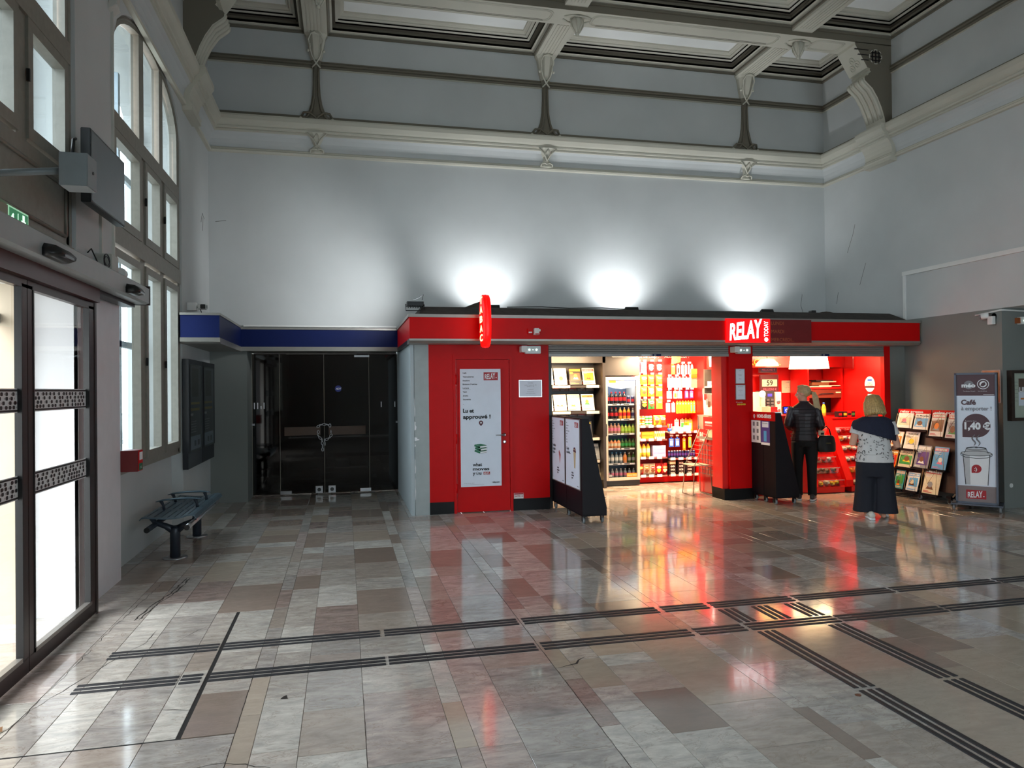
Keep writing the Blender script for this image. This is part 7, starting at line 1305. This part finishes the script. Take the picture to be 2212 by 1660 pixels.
# ---- woman with fair bob and draped navy jumper
t = thing('person', 'woman with fair bobbed hair, navy jumper over her shoulders and wide navy trousers', 'person', (6.42, 7.78, 0), rz=math.radians(-34))
TP = mat('white_patterned_top', (206, 202, 200), .7, var=.03); NV = mat('navy_jumper', (20, 24, 46), .85, var=.2, vs=50); NT = mat('navy_trousers', (12, 14, 28), .8, var=.15); HF = mat('fair_hair', (176, 142, 88), .5, var=.25, vs=50); HF2 = mat('fair_hair_light', (206, 176, 122), .5, var=.15, vs=50)
b = MB()
for sg in (-1, 1): b.tube([(sg*.09, .0, .78), (sg*.095, .01, .45), (sg*.09, -.02, .1), (sg*.09, -.02, .06)], [.09, .06, .04, .042], SKIN, 10); b.tube([(sg*.09, -.04, .04), (sg*.095, .08, .035)], [.03, .026], SKIN, 8)
b.loft([ring(0, 0, .74, .17, .12), ring(0, 0, .85, .175, .13), ring(0, .01, .98, .155, .12), ring(0, .01, 1.1, .175, .125), ring(0, .02, 1.2, .16, .1), ring(0, .03, 1.26, .07, .06)], SKIN)
b.tube([(0, .02, 1.22), (0, .04, 1.29), (0, .06, 1.34)], [.06, .05, .05], SKIN, 12)
LA = [(-.175, .02, 1.19), (-.245, -.0, .92), (-.15, .2, .90)]; RA = [(.175, .02, 1.19), (.255, .0, .90), (.19, .2, .84)]
for A in (LA, RA): b.tube(A, [.052, .043, .028], SKIN, 10)
hand(b, LA[2], (.5, 1, .1), (0, 0, 1), 1); hand(b, RA[2], (-.4, 1, .1), (0, 0, 1), -1)
e, HM = head(b, Vector((0, .075, 1.395)), math.radians(12), -.32, .95)
remesh(b, 'body', t, .0068); e.build('face', t, world=False)
tp = MB(); tp.loft([ring(0, 0, .70, .222, .165), ring(0, 0, .76, .21, .158), ring(0, 0, .84, .195, .15), ring(0, .01, .95, .178, .135), ring(0, .01, 1.08, .19, .135), ring(0, .02, 1.18, .18, .11), ring(0, .02, 1.235, .10, .08)], TP)
for A in (LA, RA): A0, A1 = Vector(A[0]), Vector(A[1]); tp.tube([A0, A0.lerp(A1, .28), A0.lerp(A1, .55)], [.068, .067, .07], TP, 12)
remesh(tp, 'top', t, .008, 2)
m = MB(); rr_ = random.Random(3)
for k in range(90):
    a = rr_.uniform(-math.pi*1.02, .02*math.pi); z_ = rr_.uniform(.72, 1.04); i = (z_-.70)/.34; rx = .222-.045*i+.004; ry = .165-.03*i+.004; x_, y_ = rx*math.cos(a), ry*math.sin(a)
    tx_ = Vector((-math.sin(a)*rx, math.cos(a)*ry, 0)).normalized(); nn_ = Vector((math.cos(a)/rx, math.sin(a)/ry, 0)).normalized(); th_ = rr_.uniform(0, 3.1); d_ = tx_*math.cos(th_)*.011+Vector((0, 0, math.sin(th_)*.011)); c_ = Vector((x_, y_, z_))+nn_*.002
    m.tube([c_-d_, c_+d_], [.0032, .0032], INK, 5)
o = m.build('feather_print', t, world=False); o['kind'] = 'stuff'
m = MB(); m.tube(ring(0, 0, .80, .207, .158, 24), .004, TP, 5, closed=True); m.build('seam', t, world=False)
sw = MB(); rows = []
for (f, rx, ry, z_) in ((0, .085, .075, 1.265), (.12, .13, .10, 1.262), (.3, .20, .13, 1.225), (.5, .238, .15, 1.16), (.75, .255, .165, 1.07), (1, .262, .17, .98)):
    rg = []
    for k in range(32):
        a = 2*math.pi*k/32; lowz = 1.035-.075*math.cos(a)-.0*math.sin(a) if math.sin(a) < .2 else 1.12; zz = 1.265+(z_-1.265)*(1.265-lowz)/(1.265-.98) if f > .3 else z_
        rg.append((rx*math.cos(a)*(1+.03*math.sin(a*5)*f), ry*math.sin(a)*(1+.03*math.cos(a*7)*f)+.012, zz))
    rows.append(rg)
inner = [[(p[0]*.93, (p[1]-.012)*.93+.012, p[2]-.004) for p in rg] for rg in reversed(rows)]
sw.loft(rows+inner, NV, cap=False); sw.tube([(-.12, .12, 1.18), (-.08, .16, 1.1), (0, .175, 1.06), (.08, .16, 1.1), (.12, .12, 1.18)], [.05, .045, .05, .045, .05], NV, 10); remesh(sw, 'jumper', t, .009, 3, 'navy jumper draped over the shoulders')
tr = MB(); tr.loft([ring(0, 0, .79, .18, .135), ring(0, 0, .70, .212, .155), ring(0, 0, .60, .22, .16), ring(0, 0, .52, .21, .15)], NT)
for sg, dy in ((-1, .02), (1, -.03)): tr.loft([ring(sg*.10, 0, .66, .115, .145), ring(sg*.105, dy*.3, .45, .115, .13), ring(sg*.11, dy*.7, .25, .125, .135), ring(sg*.115, dy, .08, .14, .145)], NT)
remesh(tr, 'trousers', t, .01, 3); WS_ = mat('pale_sneaker', (206, 202, 192), .6); shoe(t, -.06, -.09, .12, WS_, WHP); shoe(t, .07, .03, -.5, WS_, WHP, .35)
hr = MB(); cap_ = MB(); cap_.sphere((0, -.02, .03), 1, HF, 22, 14, (.094, .106, .098)); keep = [f for f in cap_.f if sum(cap_.v[i][2]-cap_.v[i][1]*1.4 for i in f)/len(f) > -.04]
hr.add([HM @ Vector(v) for v in cap_.v], keep, HF, True)
rts = []
for k in range(25):
    a = math.radians(-200+k*220/24); c, s = math.cos(a), math.sin(a)
    rts.append([tuple(HM @ Vector(p)) for p in ((.02*c, -.02+.02*s, .128), (.07*c, -.02+.075*s, .105), (.099*c, -.02+.105*s, .03), (.108*c, -.025+.112*s, -.05), (.112*c+.006, -.03+.105*s, -.115), (.10*c+.006, -.02+.085*s, -.145))])
strands(hr, HF, rts, 60, .012, 8); strands(hr, HF2, rts, 33, .011, 11); hr.build('hair', t, world=False)
